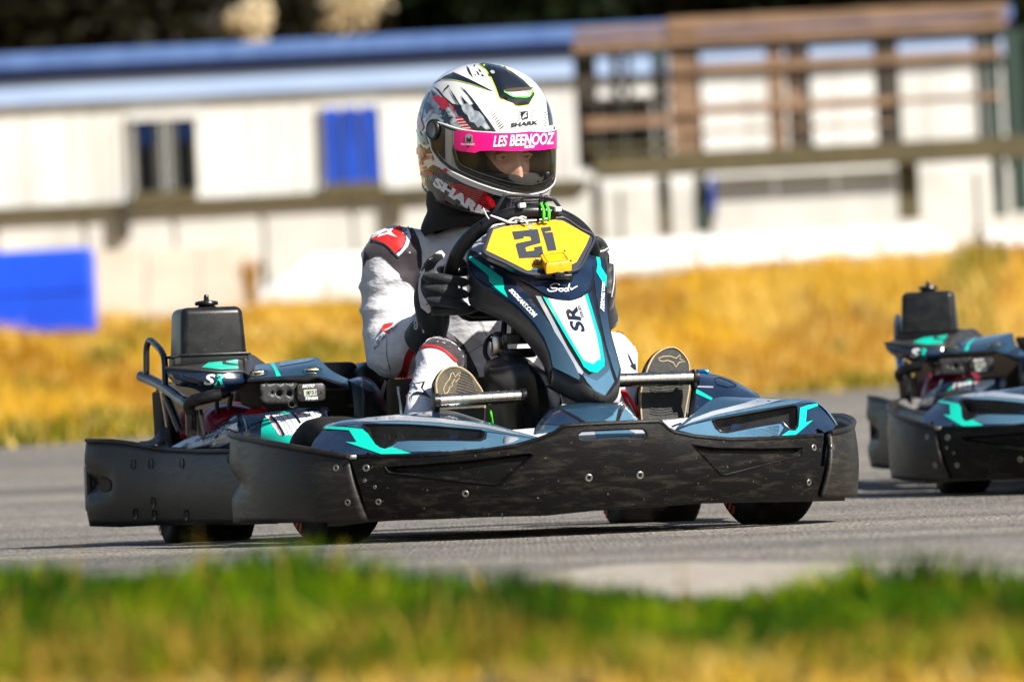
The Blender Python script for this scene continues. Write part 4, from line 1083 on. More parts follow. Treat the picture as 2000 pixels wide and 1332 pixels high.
# raised hump of the panel under the nose cone
hp = [KL([(1048, 829, -.36), (1080, 795, -.34), (1130, 786, -.36), (1200, 786, -.37), (1219, 786, -.35), (1250, 822, -.36)]),
      KL([(1046, 833, -.41), (1082, 806, -.40), (1130, 800, -.43), (1200, 797, -.44), (1222, 800, -.41), (1252, 826, -.41)]),
      KL([(1044, 845, -.47), (1085, 842, -.47), (1130, 838, -.48), (1200, 832, -.48), (1228, 834, -.47), (1256, 838, -.47)])]
hpl = loft(hp, 36, 9); hpB = bvh_of(hpl)
hpo = mesh_obj('nose_base_panel', *hpl, 'slate', kart, angle=50, solid=0.004)
skin('navy_facet', hpo, 'navy', hpB, [(1052, 828), (1073, 800), (1092, 800), (1128, 820), (1140, 829), (1104, 831)], step=6, off=0.0012)
skin('steel_facet', hpo, 'steel', hpB, [(1196, 812), (1204, 800), (1219, 788), (1247, 822), (1200, 824), (1180, 822)], step=6, off=0.0012)
skin('black_band', hpo, 'satin', hpB, [(1207, 800), (1216, 791), (1222, 793), (1214, 806), (1209, 823), (1202, 823)], step=5, off=0.002)
skin('black_band', hpo, 'satin', hpB, [(1086, 796), (1096, 798), (1130, 816), (1148, 828), (1140, 829), (1124, 819)], step=5, off=0.002)

# ---------------- nose cone with its number plate
rows = [((936, 440), (1150, 428), .20), ((908, 478), (1178, 472), .135), ((898, 500), (1196, 503), .10), ((902, 529), (1200, 535), .06), ((936, 559), (1200, 570), .00),
        ((985, 593), (1203, 613), -.085), ((1028, 633), (1208, 649), -.175), ((1051, 672), (1218, 687), -.255), ((1062, 720), (1230, 720), -.325), ((1066, 748), (1232, 742), -.355), ((1070, 800), (1238, 800), -.40)]
cur = []
for (a, b, yc) in rows:
    c = []
    for k in range(9):
        u = k / 8; s = 2 * u - 1
        px = a[0] + (b[0] - a[0]) * u; py = a[1] + (b[1] - a[1]) * u
        y = yc - 0.012 + 0.075 * abs(s) ** 2.2
        c.append(K(px, py, y=y))
    cur.append(c)
nose = loft(cur, 33, 56); noseB = bvh_of(nose)
crease = [(950, 449), (925, 478), (914, 500), (915, 515), (918, 529), (928, 544), (951, 559), (984, 582), (1015, 605), (1043, 633), (1061, 661), (1073.5, 692), (1078.7, 720)]
lowedge = [(1078.7, 720), (1135, 748), (1160, 763), (1176, 774), (1184, 775), (1192, 768), (1207, 746), (1213, 720)]
redge = [(1213, 720), (1203.7, 687), (1193.5, 649), (1189, 613), (1186, 567), (1186, 526), (1181, 503), (1163, 470), (1130, 437)]
nout = crease + lowedge[1:] + redge[1:] + [(1090, 424), (1030, 421), (980, 432)]
nc = skin('nose_cone', kart, 'satin', noseB, nout, step=10, off=0.0, angle=60)
# side wall and chin
sil = [(940, 452, 0), (918, 492, 0), (914, 520, 0), (914.5, 544, 0), (916, 570, 0), (921.7, 595, 0), (951, 610, 0), (981.7, 623, 0), (1015, 649, 0), (1043, 682, 0), (1063, 710, 0), (1073.6, 740.6, 0), (1076, 753, 0)]
cr3 = [hit(noseB, x, y)[0] for x, y in crease]
cr3 = catmull(cr3, 50)
s2 = catmull([(a, b, 0) for a, b, _ in sil], 50)
lo3 = [K(p.x, p.y, y=q.y + 0.085) for p, q in zip(s2, cr3)]
md3 = [(a * .55 + b * .45) + Vector((-.004, .0, .002)) for a, b in zip(cr3, lo3)]
inn = [p + Vector((.012, .06, .0)) for p in lo3]
chin_t = [hit(noseB, x, y)[0] for x, y in lowedge]; chin_t = catmull(chin_t, 30)
chin_b = catmull([(1076, 753, 0), (1130, 781, 0), (1158, 791, 0), (1172, 795, 0), (1184, 794, 0), (1194, 789, 0), (1207, 774, 0), (1212, 745, 0)], 30)
ch3 = [K(p.x, p.y, y=q.y + 0.025) for p, q in zip(chin_b, chin_t)]
ci = [p + Vector((0, .05, .0)) for p in ch3]
rt = catmull([hit(noseB, x, y)[0] for x, y in redge], 30)
put([loft([cr3, md3, lo3, inn], 50, 10, lin_u=True), loft([chin_t, ch3, ci], 30, lin_u=True), loft([rt, [p + Vector((.004, .12, -.01)) for p in rt]], 30, lin_u=True)], 'nose_side_wall', 'greyplastic', nc, angle=50, solid=0.003)
def nskin(name, mat, poly, off=0.0012, step=8, parent=None): return skin(name, parent or nc, mat, noseB, poly, step=step, off=off)
# upper shell behind the plate
nskin('navy_top_panel', 'navy', [(954, 446), (985, 430), (1030, 423), (1090, 426), (1130, 440), (1160, 474), (1174, 500), (1150, 530), (1070, 548), (1000, 536), (944, 505), (922, 488)], off=0.001)
nskin('pale_shoulder', 'silver', [(950, 448), (966, 440), (950, 466), (941, 492), (960, 508), (920, 489), (928, 474)], off=0.0014)
nskin('side_panel', 'navy', [(917, 498), (945, 512), (985, 533), (1010, 555), (1036, 584), (1056, 612), (1012, 600), (985, 580), (952, 557), (931, 543), (920, 528)])
nskin('blue_side_panel', 'fade', [(984, 537), (1010, 556), (1040, 588), (1067, 624), (1100, 675), (1121, 712), (1133, 737), (1131, 743), (1081, 718), (1076, 692), (1064, 661), (1046, 633), (1018, 604), (994, 584), (985, 566)], off=0.0021)
nskin('turquoise_strip', 'teal', [(918, 499), (924, 505), (954, 524), (982, 544), (984, 556), (992, 582), (970, 565), (956, 551), (955, 540), (935, 523), (916, 508)], off=0.002)
nskin('turquoise_strip', 'teal', [(1160, 480), (1168, 492), (1172, 512), (1173, 522), (1184, 540), (1183, 562), (1176, 552), (1164, 532), (1166, 518)], off=0.002)
nskin('blue_side_panel', 'fade', [(1158, 477), (1177, 500), (1184, 530), (1183.5, 567), (1186, 613), (1191, 649), (1201, 687), (1210, 719), (1205, 741), (1196, 716), (1184, 676), (1172, 620), (1163, 570), (1158, 530)], off=0.001)
nskin('gloss_crest', 'navy', [(1010, 545), (1050, 552), (1100, 545), (1140, 530), (1156, 520), (1157, 545), (1150, 566), (1135, 580), (1112, 588), (1090, 586), (1066, 576), (1040, 560)], off=0.0018)
put(tube([hit(noseB, x, y, 0.002)[0] for x, y in [(1036, 559), (1066, 577), (1090, 587), (1112, 589), (1135, 581), (1150, 567), (1158, 545)]], 0.0016, 6, 24), 'seam_line', 'black', nc)
nskin('centre_strip', 'silver', [(1046, 579), (1056, 580), (1064, 596), (1080, 625), (1108, 678), (1130, 714), (1140, 728), (1137, 733), (1128, 728), (1104, 690), (1074, 630)], off=0.0015)
nskin('centre_blue_panel', 'fade', [(1141, 576), (1156, 570), (1160, 600), (1172, 650), (1186, 700), (1198, 744), (1180, 774), (1160, 764), (1145, 742), (1138, 726), (1150, 734), (1182, 714), (1176, 690), (1150, 590)], off=0.0015)
nskin('steel_tip', 'steel', [(1138, 733), (1165, 745), (1184, 730), (1190, 722), (1199, 746), (1181, 773), (1160, 762), (1147, 748)], off=0.0019)
nskin('turquoise_border', 'teal', [(1060, 581), (1069, 584), (1083, 608), (1110, 656), (1138, 704), (1158, 712), (1172, 699), (1164, 655), (1150, 608), (1141, 578), (1147, 575), (1158, 612), (1172, 660), (1180, 704), (1180, 716), (1166, 729), (1152, 727), (1140, 718), (1134, 706), (1106, 660)], off=0.0022)
nskin('white_panel', 'whiteprint', [(1070, 584), (1090, 588), (1112, 590), (1135, 583), (1141, 578), (1150, 608), (1164, 655), (1172, 697), (1172, 703), (1160, 714), (1156, 714), (1141, 705), (1137, 700), (1110, 655), (1083, 607)], off=0.0021)
# SR mark, reading up the panel
letter(nc, 'ink', noseB, 'SR', [(1144, 651), (1126, 600), (1099, 598), (1117, 648)], bold=0.038, off=0.003)
letter(nc, 'ink', noseB, 'SERIES', [(1141, 623), (1132, 597), (1127, 599), (1135, 624)], bold=0.03, off=0.003)
letter(nc, 'whiteprint', noseB, 'SODKART.COM', [(993, 569), (1043, 622), (1050, 616), (1001, 566)], bold=0.05, off=0.003)
letter(nc, 'whiteprint', noseB, 'SODKART.COM', [(1171, 603), (1175, 553), (1180, 553), (1179, 612)], bold=0.05, off=0.003)
# script signature on the crest
for st in ([(1092, 559), (1085, 556), (1075, 560), (1078, 565), (1087, 565), (1085, 570), (1073, 571), (1069, 567)],
           [(1097, 566), (1092, 566), (1092, 570), (1097, 571), (1100, 567), (1096, 564)],
           [(1107, 565), (1102, 567), (1103, 571), (1108, 569), (1112, 556), (1108, 569), (1111, 570)],
           [(1114, 564), (1115, 568), (1121, 564), (1127, 561)]):
    stroke(nc, 'whiteprint', noseB, st, 2.1, off=0.003, name='signature', ns=len(st) * 4)
bolt(nc, noseB, 1148, 684, 8, 'black')
# number plate: a slab leaning back
PC = K(1052, 486, y=0.02)
pn = Vector((0.02, -0.84, 0.54)).normalized()
def Pl(px, py, off=0.0):
    d = rayk(px, py); t = (PC + pn * off - CAMK).dot(pn) / d.dot(pn); return CAMK + d * t
fram = rnd([(957, 445), (985, 437), (1050, 430), (1090, 424), (1108, 428), (1135, 446), (1162, 463), (1150, 495), (1135, 523), (1118, 531), (1065, 537), (1028, 535), (985, 515), (944, 494), (949, 470)], 90)
yel = [(964, 449), (986, 442.5), (1040, 437), (1066, 432.5), (1082, 429.5), (1100, 432), (1125, 446), (1152, 461.5), (1144, 480), (1126, 512), (1117, 516.5), (1060, 526), (1041, 527), (1030, 528.5), (992, 509), (950, 489), (956, 470)]
def slab(poly, t0, t1, bev=0.0):
    top = [Pl(x, y, t0) for x, y in poly]; n = len(top)
    bot = [p - pn * (t0 - t1) for p in top]
    V = top + bot; F = [tuple(range(n)), tuple(range(2 * n - 1, n - 1, -1))]
    F += [(i, (i + 1) % n, n + (i + 1) % n, n + i) for i in range(n)]; return V, F
plate = put(slab(fram, 0.0, -0.014), 'number_plate', 'ink', kart, angle=30)
put(tube([Pl(x, y, 0.001) for x, y in scal(fram, 0.985)], 0.0034, 6, closed=True), 'plate_rim', 'ink', plate)
plB = BVHTree.FromPolygons([tuple(Pl(x, y, 0.0012)) for x, y in ((700, 200), (1400, 200), (1400, 800), (700, 800))], [(0, 1, 2, 3)])
skin('yellow_face', plate, 'yellow', plB, yel, step=12, off=0.0)
for poly in ([(1000, 453), (1050, 448), (1053, 459), (1056, 475), (1036, 480.5), (1026, 484), (1028, 492), (1044, 489.5), (1043, 483.5), (1058, 481), (1062, 500), (1062, 503), (1014, 505), (1007, 478), (1010, 475.5), (1038, 470), (1036, 463), (1023, 462), (1023, 466), (1005, 469)],
             [(1056, 445.5), (1075, 443), (1077, 451), (1064, 453), (1065, 455), (1079, 454), (1087, 489), (1070, 491), (1066, 476)]):
    skin('digit', plate, 'ink', plB, poly, step=12, off=0.0012)
letter(plate, 'ink', plB, 'SODKART.COM', [(1002, 445.5), (1064, 438.5), (1064, 436), (1002, 443)], bold=0.0, off=0.001)
for cx, cy in ((1052, 504), (1043, 513)):
    stroke(plate, 'ink', plB, [(cx + 7 * math.cos(a), cy + 4.5 * math.sin(a)) for a in np.linspace(0, 6.28, 17)[:-1]], 0.7, off=0.001, name='ring_print', closed=True)
skin('pale_patch', plate, 'steel', plB, [(1036, 525), (1050, 523.5), (1064, 525), (1060, 528), (1042, 528)], step=6, off=0.001)
bolt(plate, plB, 1036, 445, 6, 'bolt')
# transponder box
tb = [(1053, 494), (1104, 488.5), (1114, 509), (1118, 511), (1118, 530), (1068, 538), (1064, 533), (1056, 515)]
A = [Pl(1054, 497, .018), Pl(1104, 490, .018), Pl(1117, 510, .030), Pl(1066, 516, .030)]
Bq = [K(1056, 513, y=A[0].y), K(1106, 506, y=A[1].y), K(1117.5, 530, y=A[2].y + .004), K(1066.5, 537, y=A[3].y + .004)]
bm = bmesh.new()
vs_ = [bm.verts.new(p) for p in A + Bq]
for f in ((0, 1, 2, 3), (7, 6, 5, 4), (0, 4, 5, 1), (1, 5, 6, 2), (2, 6, 7, 3), (3, 7, 4, 0)): bm.faces.new([vs_[i] for i in f])
bmesh.ops.bevel(bm, geom=bm.edges[:], offset=0.003, segments=3, affect='EDGES', profile=0.5)
bm.verts.index_update()
tbx = put(([v.co.copy() for v in bm.verts], [tuple(v.index for v in f.verts) for f in bm.faces]), 'transponder_box', 'yellowbox', kart, angle=30); bm.free()
lid = [A[0].lerp(A[2], .03), A[1].lerp(A[3], .03), A[2].lerp(A[0], .03), A[3].lerp(A[1], .03)]
ln = (A[1] - A[0]).cross(A[3] - A[0]).normalized(); ln = ln if ln.z > 0 else -ln
put(tube([p + ln * .001 for p in [A[0].lerp(A[2], .12), A[1].lerp(A[3], .12), A[2].lerp(A[0], .12), A[3].lerp(A[1], .12)]], 0.0014, 5, closed=True), 'lid_groove', 'yellowbox', tbx)
for p in lid: put(lathe([(0.0022, 0), (0.0022, 0.0016)], p, ln, 8), 'screw', 'ink', tbx)
put([box(K(1092, 536, y=A[2].y + .006), (0.022, 0.012, 0.012), bev=0.002), box(K(1066, 539, y=A[2].y + .02), (0.055, 0.012, 0.010), bev=0.002), box(K(1100, 541, y=A[2].y + .01), (0.040, 0.012, 0.010), bev=0.002), box(K(1050, 512, y=A[0].y), (0.012, 0.02, 0.012), bev=0.002)], 'mounting_clip', 'black', tbx)

# ---------------- steering wheel
WC = Vector((0.0, 0.17, 0.597))
tilt = R(38); wu = Vector((1, 0, 0)); wv = Vector((0, -math.sin(tilt), math.cos(tilt)))
ring = [WC + wu * 0.166 * math.cos(a) + wv * max(-0.118, 0.160 * math.sin(a)) for a in np.linspace(0, 2 * math.pi, 65)[:-1]]
sw = put(tube(ring, 0.0165, 16, closed=True), 'steering_wheel', 'satin', kart, angle=180)
wnrm = wu.cross(wv)
put([tube([WC - wnrm * .02, WC + wu * .155], 0.011, 8), tube([WC - wnrm * .02, WC - wu * .155], 0.011, 8), tube([WC - wnrm * .02, WC - wv * .15], 0.011, 8), lathe([(0.045, -.02), (0.045, .012)], WC, wnrm, 20)], 'wheel_spokes', 'blackpaint', sw)
put(tube([WC, Vector((0, -.10, .28)), Vector((0, -.22, .12))], 0.011, 10), 'steering_column', 'blackpaint', kart)
# timer bracket on top of the wheel
br = put([tube(KL([(962, 423, .10), (968, 412, .09), (983, 386, .08), (990, 382, .08), (1030, 383, .075), (1074, 387, .075), (1088, 398, .08), (1096, 411, .09), (1098, 424, .10)]), 0.0042, 8, 60)], 'timer_bracket', 'greyplastic', kart)
put([box(K(1040, 393, y=.09), (0.085, 0.03, 0.006), bev=0.002), box(K(1030, 388, y=.10), (0.06, 0.02, 0.004), bev=0.001)], 'bracket_tray', 'blackpaint', br)
put([tube(KL([(1000, 396, .075), (1012, 396, .07), (1020, 390, .07), (1024, 387, .07)]), 0.0022, 6, 14)], 'bracket_wire', 'black', br)
for x, y in ((1019, 402), (1089, 409)):
    put(box(K(x, y, y=.055), (0.0155, 0.022, 0.011), bev=0.003), 'white_clip', 'whiteprint', br)
for k in (0, 1):
    x = 1056 + 10 * k
    c_ = put(tube(KL([(x, 396, .06), (x + 3, 404, .05), (x + 6, 413, .045), (x + 6, 424, .04), (x + 5, 432, .05)]), 0.0032, 8, 24), 'bungee_cord', 'green', br)
    put([tube(KL([(x - 1, 398, .06), (x, 391, .06)]), 0.0046, 8), tube(KL([(x - 2, 391, .06), (x - 2, 383, .06), (x + 2, 382, .06), (x + 3, 390, .06)]), 0.0013, 6, 14)], 'cord_hook', 'black', c_)
put([tube(KL([(944, 407, .08), (950, 420, .07), (955, 428, .06)]), 0.0013, 6, 12), tube(KL([(958, 421, .05), (975, 427, .05), (993, 434, .05), (998, 434, .05)]), [0.0016, 0.0022, 0.0026, 0.0028], 6, 14), tube(KL([(993, 433, .055), (1003, 427, .055), (1015, 427, .05), (1026, 432, .045), (1030, 437, .045)]), 0.0028, 6, 18), tube(KL([(1006, 433, .055), (1018, 424, .055), (1028, 426, .05)]), 0.0024, 6, 12)], 'cable_tie', 'whiteprint', kart)
nskin('turquoise_strip', 'teal', [(1026, 430), (1032, 425), (1052, 424), (1050, 428), (1040, 431)], off=0.002)

# ---------------- pedal bars
def pedal_bar(a, b, r, y, ends):
    A = K(a[0], a[1], y=y); B = K(b[0], b[1], y=y + .0)
    d = (B - A).normalized(); L = (B - A).length
    prof = []; n = 11
    for k in range(n):
        s0 = L * k / n; s1 = L * (k + 1) / n
        prof += [(r, s0 + .0012), (r, s1 - .0012), (r - .0011, s1 - .0008), (r - .0011, s1 + .0006)]
    o = put(lathe(prof, A, d, 26), 'pedal_bar', 'steelbar', kart, angle=30)
    for e in ends:
        c = A if e == 0 else B; s = -1 if e == 0 else 1
        put(lathe([(r * 1.15, 0), (r * 1.2, .003), (r * 1.2, .012), (r * .8, .014)], c, d * s, 20), 'end_cap', 'black', o)
    return o
pb1 = pedal_bar((857, 783.5), (1016, 774), 0.0148, -.20, (0, 1))
put([box(K(1024, 776, y=-.19), (0.020, 0.03, 0.030), bev=0.004), tube(KL([(1026, 778, -.18), (1032, 800, -.16), (1036, 850, -.14)]), 0.008, 8, 14), tube(KL([(852, 784, -.19), (854, 810, -.18), (858, 850, -.18)]), 0.007, 8, 12)], 'pedal_bracket', 'black', pb1)
put(tube(KL([(958, 800, -.19), (960, 812, -.19), (962, 826, -.18)]), 0.0022, 6, 10), 'green_cable', 'green', pb1)
pb2 = pedal_bar((1206, 743), (1352, 738), 0.0155, -.20, (1,))
put([box(K(1355, 740, y=-.20), (0.010, 0.03, 0.042), bev=0.004), tube(KL([(1356, 750, -.20), (1352, 790, -.19), (1342, 850, -.19)]), 0.006, 8, 14)], 'pedal_bracket', 'black', pb2)
put([tube(KL([(1356, 726, -.10), (1374, 725, -.08), (1381, 726, -.08), (1382, 732, -.08)]), 0.0045, 8, 14)], 'brake_fitting', 'blueal', pb2)
put([tube(KL([(1217, 762, -.15), (1228, 776, -.15), (1240, 796, -.15), (1246, 812, -.14)]), 0.004, 8, 20), tube(KL([(1217, 762, -.15), (1216, 768, -.15), (1230, 800, -.14)]), 0.004, 8, 20)], 'red_hose', 'suitred', kart)

# ---------------- central console under the column
cs = [KL([(944, 722, .08), (950, 705, .06), (975, 695, .03), (997, 690, .00), (1030, 700, -.04), (1050, 715, -.06), (1085, 740, .0)]),
      KL([(946, 740, .04), (958, 728, .00), (980, 722, -.04), (1000, 716, -.08), (1034, 716, -.12), (1058, 735, -.12), (1095, 760, -.05)]),
      KL([(948, 790, .03), (965, 790, .0), (985, 790, -.05), (1008, 785, -.09), (1048, 755, -.14), (1072, 775, -.14), (1110, 790, -.07)]),
      KL([(952, 870, .03), (970, 870, .0), (990, 868, -.05), (1012, 865, -.09), (1056, 860, -.14), (1080, 858, -.14), (1130, 850, -.07)])]
put(loft(cs, 31, 18, lin_u=True), 'console', 'satin', kart, angle=25)
put([box(K(972, 676, y=.10), (0.030, 0.03, 0.045), bev=0.003)], 'brake_reservoir', 'steelbar', kart)
put([lathe([(0.012, 0), (0.014, .004), (0.014, .010), (0.008, .014)], K(974, 660, y=.10), (0, 0, 1), 14), lathe([(0.034, 0), (0.036, .006), (0.036, .02), (0.03, .024)], K(1012, 672, y=.06), (0, 0, 1), 18), box(K(1010, 690, y=.07), (0.075, 0.06, 0.02), bev=0.004), tube(KL([(988, 690, .09), (984, 660, .09), (986, 630, .10), (992, 610, .12)]), 0.007, 8, 20), tube(KL([(962, 655, .12), (950, 668, .11), (948, 690, .10), (956, 705, .09)]), 0.0055, 8, 20)], 'reservoir_fittings', 'black', kart)
put(tube(KL([(1004, 660, .08), (1004, 640, .09)]), 0.007, 8), 'brass_union', 'brass', kart)

# ---------------- seat
sh = []
for s_, yb in ((0, .50), (1, .58), (2, .72), (3, .85)):
    w = (.19, .20, .205, .19)[s_]; t = (.24, .34, .47, .52)[s_]; b = (.09, .08, .10, .30)[s_]
    sh.append([(-w - .01, yb - .02, t), (-w, yb, (t + b) / 2), (-w * .75, yb, b + .02), (0, yb, b), (w * .75, yb, b + .02), (w, yb, (t + b) / 2), (w + .01, yb - .02, t)])
put(loft(sh, 30, 16), 'seat', 'satin', kart, angle=60, solid=0.012)
put(hull_px([(762, 740, .32), (960, 735, .32), (960, 880, .32), (762, 880, .32)], .04), 'dark_filler', 'lining', kart)  # upright dark slab added to fill the gap beside the leg
put([tube(KL([(778, 756, .30), (784, 800, .28), (786, 830, .28)]), 0.004, 8, 10)], 'seat_stay', 'steelbar', kart)
# dark moulded boxes beside the seat
put([hull_px([(622, 708, .66), (690, 706, .66), (699, 714, .66), (704, 760, .66), (640, 760, .66)], .14, .008), hull_px([(696, 724, .60), (706, 716, .60), (722, 704, .60), (760, 712, .60), (780, 800, .60), (700, 790, .60)], .14, .01)], 'seat_side_box', 'satin', kart, angle=35)
# far side pod and its fittings, beyond the pedals
fp = [KL([(1352, 728, .35), (1384, 729, .35), (1420, 738, .33), (1450, 752, .30), (1482, 770, .28)]),
      KL([(1352, 742, .28), (1390, 748, .26), (1420, 755, .24), (1450, 765, .22), (1486, 778, .2)]),
      KL([(1345, 800, .20), (1390, 802, .18), (1420, 805, .16), (1460, 808, .14), (1500, 812, .12)]),
      KL([(1340, 870, .20), (1390, 872, .18), (1420, 875, .16), (1460, 878, .14), (1500, 880, .12)])]
fpl = loft(fp, 30, 16); fpB = bvh_of(fpl)
fpo = put(fpl, 'far_side_pod', 'navy', kart, angle=60)
skin('turquoise_strip', fpo, 'teal', fpB, [(1356, 763), (1362, 761), (1392, 778), (1389, 782), (1358, 768)], step=5, off=0.001)
skin('black_inset', fpo, 'satin', fpB, [(1394, 740), (1405, 738), (1425, 745), (1440, 754), (1420, 757), (1400, 752)], step=5, off=0.002, depth=.006, margin=3)
skin('pale_edge', fpo, 'silver', fpB, [(1361, 754), (1393, 755), (1393, 758), (1361, 757)], step=5, off=0.001)

# ---------------- engine side: cover, air box, guard tubes
# air box
def airbox():
    zb, zt = K(400, 692, y=.72).z, K(400, 600.5, y=.72).z
    bm = bmesh.new(); bmesh.ops.create_cube(bm, size=1.0)
    for v in bm.verts:
        top = v.co.z > 0
        wx = 0.144 if top else 0.156; wy = 0.126 if top else 0.138
        v.co = Vector((v.co.x * wx, v.co.y * wy, (zt if top else zb)))
    E = [e for e in bm.edges if not all(v.co.z < (zb + zt) / 2 for v in e.verts)]
    bmesh.ops.bevel(bm, geom=E, offset=0.017, segments=5, affect='EDGES', profile=0.5)
    c = Vector((-.602, .75, 0)); bm.verts.index_update()
    V = [v.co + c for v in bm.verts]; F = [tuple(v.index for v in f.verts) for f in bm.faces]; bm.free(); return V, F, zb, zt
V, F, zb, zt = airbox()
ab = put((V, F), 'air_box', 'black', kart, angle=50)
put(box((-.602, .75, zb - .002), (0.168, 0.150, 0.006), bev=0.002), 'air_box_lip', 'black', ab)
put(box((-.602, .75, zb - .016), (0.160, 0.142, 0.026), bev=0.004), 'air_box_base', 'satin', ab)
put([lathe([(0.0265, 0.0), (0.018, .006), (0.012, .008)], (-.602, .75, zt - .001), (0, 0, 1), 20), lathe([(0.014, .006), (0.026, .0068), (0.0275, .011), (0.0255, .0155), (0.012, .0178), (0.0062, .018), (0.0062, .0235), (0.0048, .0245), (0.0062, .0265), (0.0045, .031), (0.002, .032)], (-.602, .75, zt - .001), (0, 0, 1), 24)], 'wing_knob', 'satin', ab)
# black nose-down cover with the turquoise top
ec = [KL([(322, 722, .80), (355, 706, .82), (410, 697, .82), (440, 694, .80), (478, 691, .78), (500, 706, .76)]),
      KL([(324, 716, .74), (355, 711, .73), (400, 704, .72), (440, 700, .71), (474, 699, .70), (492, 718, .70)]),
      KL([(324, 719, .66), (352, 720, .63), (394, 723, .60), (432, 726, .59), (472, 725, .60), (486, 739, .62)])]
ecl = loft(ec, 34, 12); ecB = bvh_of(ecl)
eco = put(ecl, 'engine_cover', 'greyplastic', kart, angle=60, solid=0.003)
skin('turquoise_panel', eco, 'teal', ecB, [(376, 708), (410, 699.5), (430, 696.5), (465, 696), (464, 713), (466, 721), (432, 722.5), (394, 718), (404, 711), (412, 706), (390, 709)], step=6, off=0.0012)
skin('dark_notch', eco, 'greyplastic', ecB, [(434, 703), (441, 702), (442, 709), (464, 713), (464, 715), (435, 712)], step=5, off=0.002)
fcv = [KL([(324, 719, .655), (352, 721, .625), (394, 724, .595), (432, 727, .585), (472, 726, .595), (487, 740, .61)]),
       KL([(328, 735, .65), (360, 741, .62), (396, 746, .59), (432, 748, .58), (468, 746, .585), (485, 746, .60)]),
       KL([(346, 754, .67), (374, 758, .65), (400, 768, .62), (432, 766, .61), (462, 762, .61), (478, 752, .62)])]
fcl = loft(fcv, 34, 10); fcB = bvh_of(fcl)
fco = put(fcl, 'cover_face', 'navy', eco, angle=60)
put(tube([catmull(fcv[0], 30)[i] for i in range(30)], 0.004, 8), 'cover_lip', 'greyplastic', eco)
letter(eco, 'silver', fcB, 'SERIES', [(417, 756), (438, 756), (439, 752), (418, 752)], bold=0.02, off=0.0016)
letter(eco, 'whiteprint', fcB, 'S', [(397, 751), (416, 751), (422, 731), (405, 731)], bold=0.03, off=0.0018)
letter(eco, 'teal', fcB, 'R', [(418, 751), (436, 750), (443, 731), (424, 731)], bold=0.03, off=0.0018)
skin('pale_flash', eco, 'silver', fcB, [(330, 730), (337, 731), (350, 755), (345, 757), (331, 745)], step=4, off=0.0016)
skin('blue_flash', eco, 'blueal', fcB, [(351, 731), (357, 730), (361, 739), (358, 740)], step=4, off=0.0016)
# saddle between the two covers
sd = [KL([(470, 700, .80), (480, 692, .80), (492, 692, .82), (505, 700, .82), (522, 712, .80)]),
      KL([(468, 715, .70), (478, 700, .68), (488, 705, .68), (494, 712, .70), (506, 713, .74)]),
      KL([(472, 726, .60), (482, 730, .58), (486, 732, .58), (489, 727, .60), (492, 722, .64)])]
put(loft(sd, 20, 10), 'cover_saddle', 'greyplastic', kart, angle=60)
# blue-grey pod cover with turquoise stripe
pc = [KL([(486, 728, .66), (499, 714, .68), (550, 706, .68), (608, 698.5, .66), (622, 700, .64), (648, 724, .56), (684, 742, .50)]),
      KL([(484, 736, .58), (500, 726, .57), (550, 721, .56), (606, 715, .54), (620, 720, .53), (644, 735, .50), (682, 747, .46)]),
      KL([(484, 743, .54), (500, 739, .52), (550, 736, .51), (606, 733, .50), (622, 736, .49), (644, 741, .47), (682, 752, .44)])]
pcl = loft(pc, 44, 12); pcB = bvh_of(pcl)
pco = put(pcl, 'pod_cover', 'slate', kart, angle=60)
lip = [KL([(483, 741, .545), (500, 738, .52), (550, 735, .51), (606, 732, .50), (622, 735, .49), (644, 740, .47), (686, 753, .44)]),
       KL([(483, 745, .53), (500, 744, .505), (550, 741, .495), (606, 737, .485), (622, 738, .475), (644, 745, .455), (688, 760, .425)]),
       KL([(484, 749, .54), (500, 749, .515), (550, 748, .505), (590, 747, .49), (622, 742, .48), (644, 748, .46), (690, 764, .43)])]
put(loft(lip, 44, 8), 'pod_lip', 'black', pco, angle=60, solid=0.004)
skin('turquoise_stripe', pco, 'teal', pcB, [(527, 711), (535, 709.5), (542, 722), (549, 735), (540, 736), (536, 724)], step=5, off=0.0012)
skin('painted_sky_sheen', pco, 'steel', pcB, [(548, 708), (606, 700), (616, 702), (600, 707), (545, 716)], step=6, off=0.0012)  # paler colour patch painted in for the sky sheen on the cover
for c in ((504, 730), (610, 725)):
    poly = [(c[0] + 19 * math.cos(a), c[1] + 6 * math.sin(a) - .08 * 19 * math.cos(a)) for a in np.linspace(0, 6.283, 25)[:-1]]
    skin('fastener_recess', pco, 'black', pcB, poly, step=4, off=0.0015, depth=0.006, margin=4)
    q, nn = hit(pcB, c[0], c[1] - 1, 0.002)
    put([box(q, (0.028, 0.008, 0.005), bev=0.002)], 'fastener', 'brass', pco)
put(hull_px([(466, 732, .62), (500, 744, .60), (512, 746, .60), (512, 800, .60), (480, 790, .62)], .05), 'shade_filler', 'lining', kart)  # dark block added so the gap below the covers stays shaded
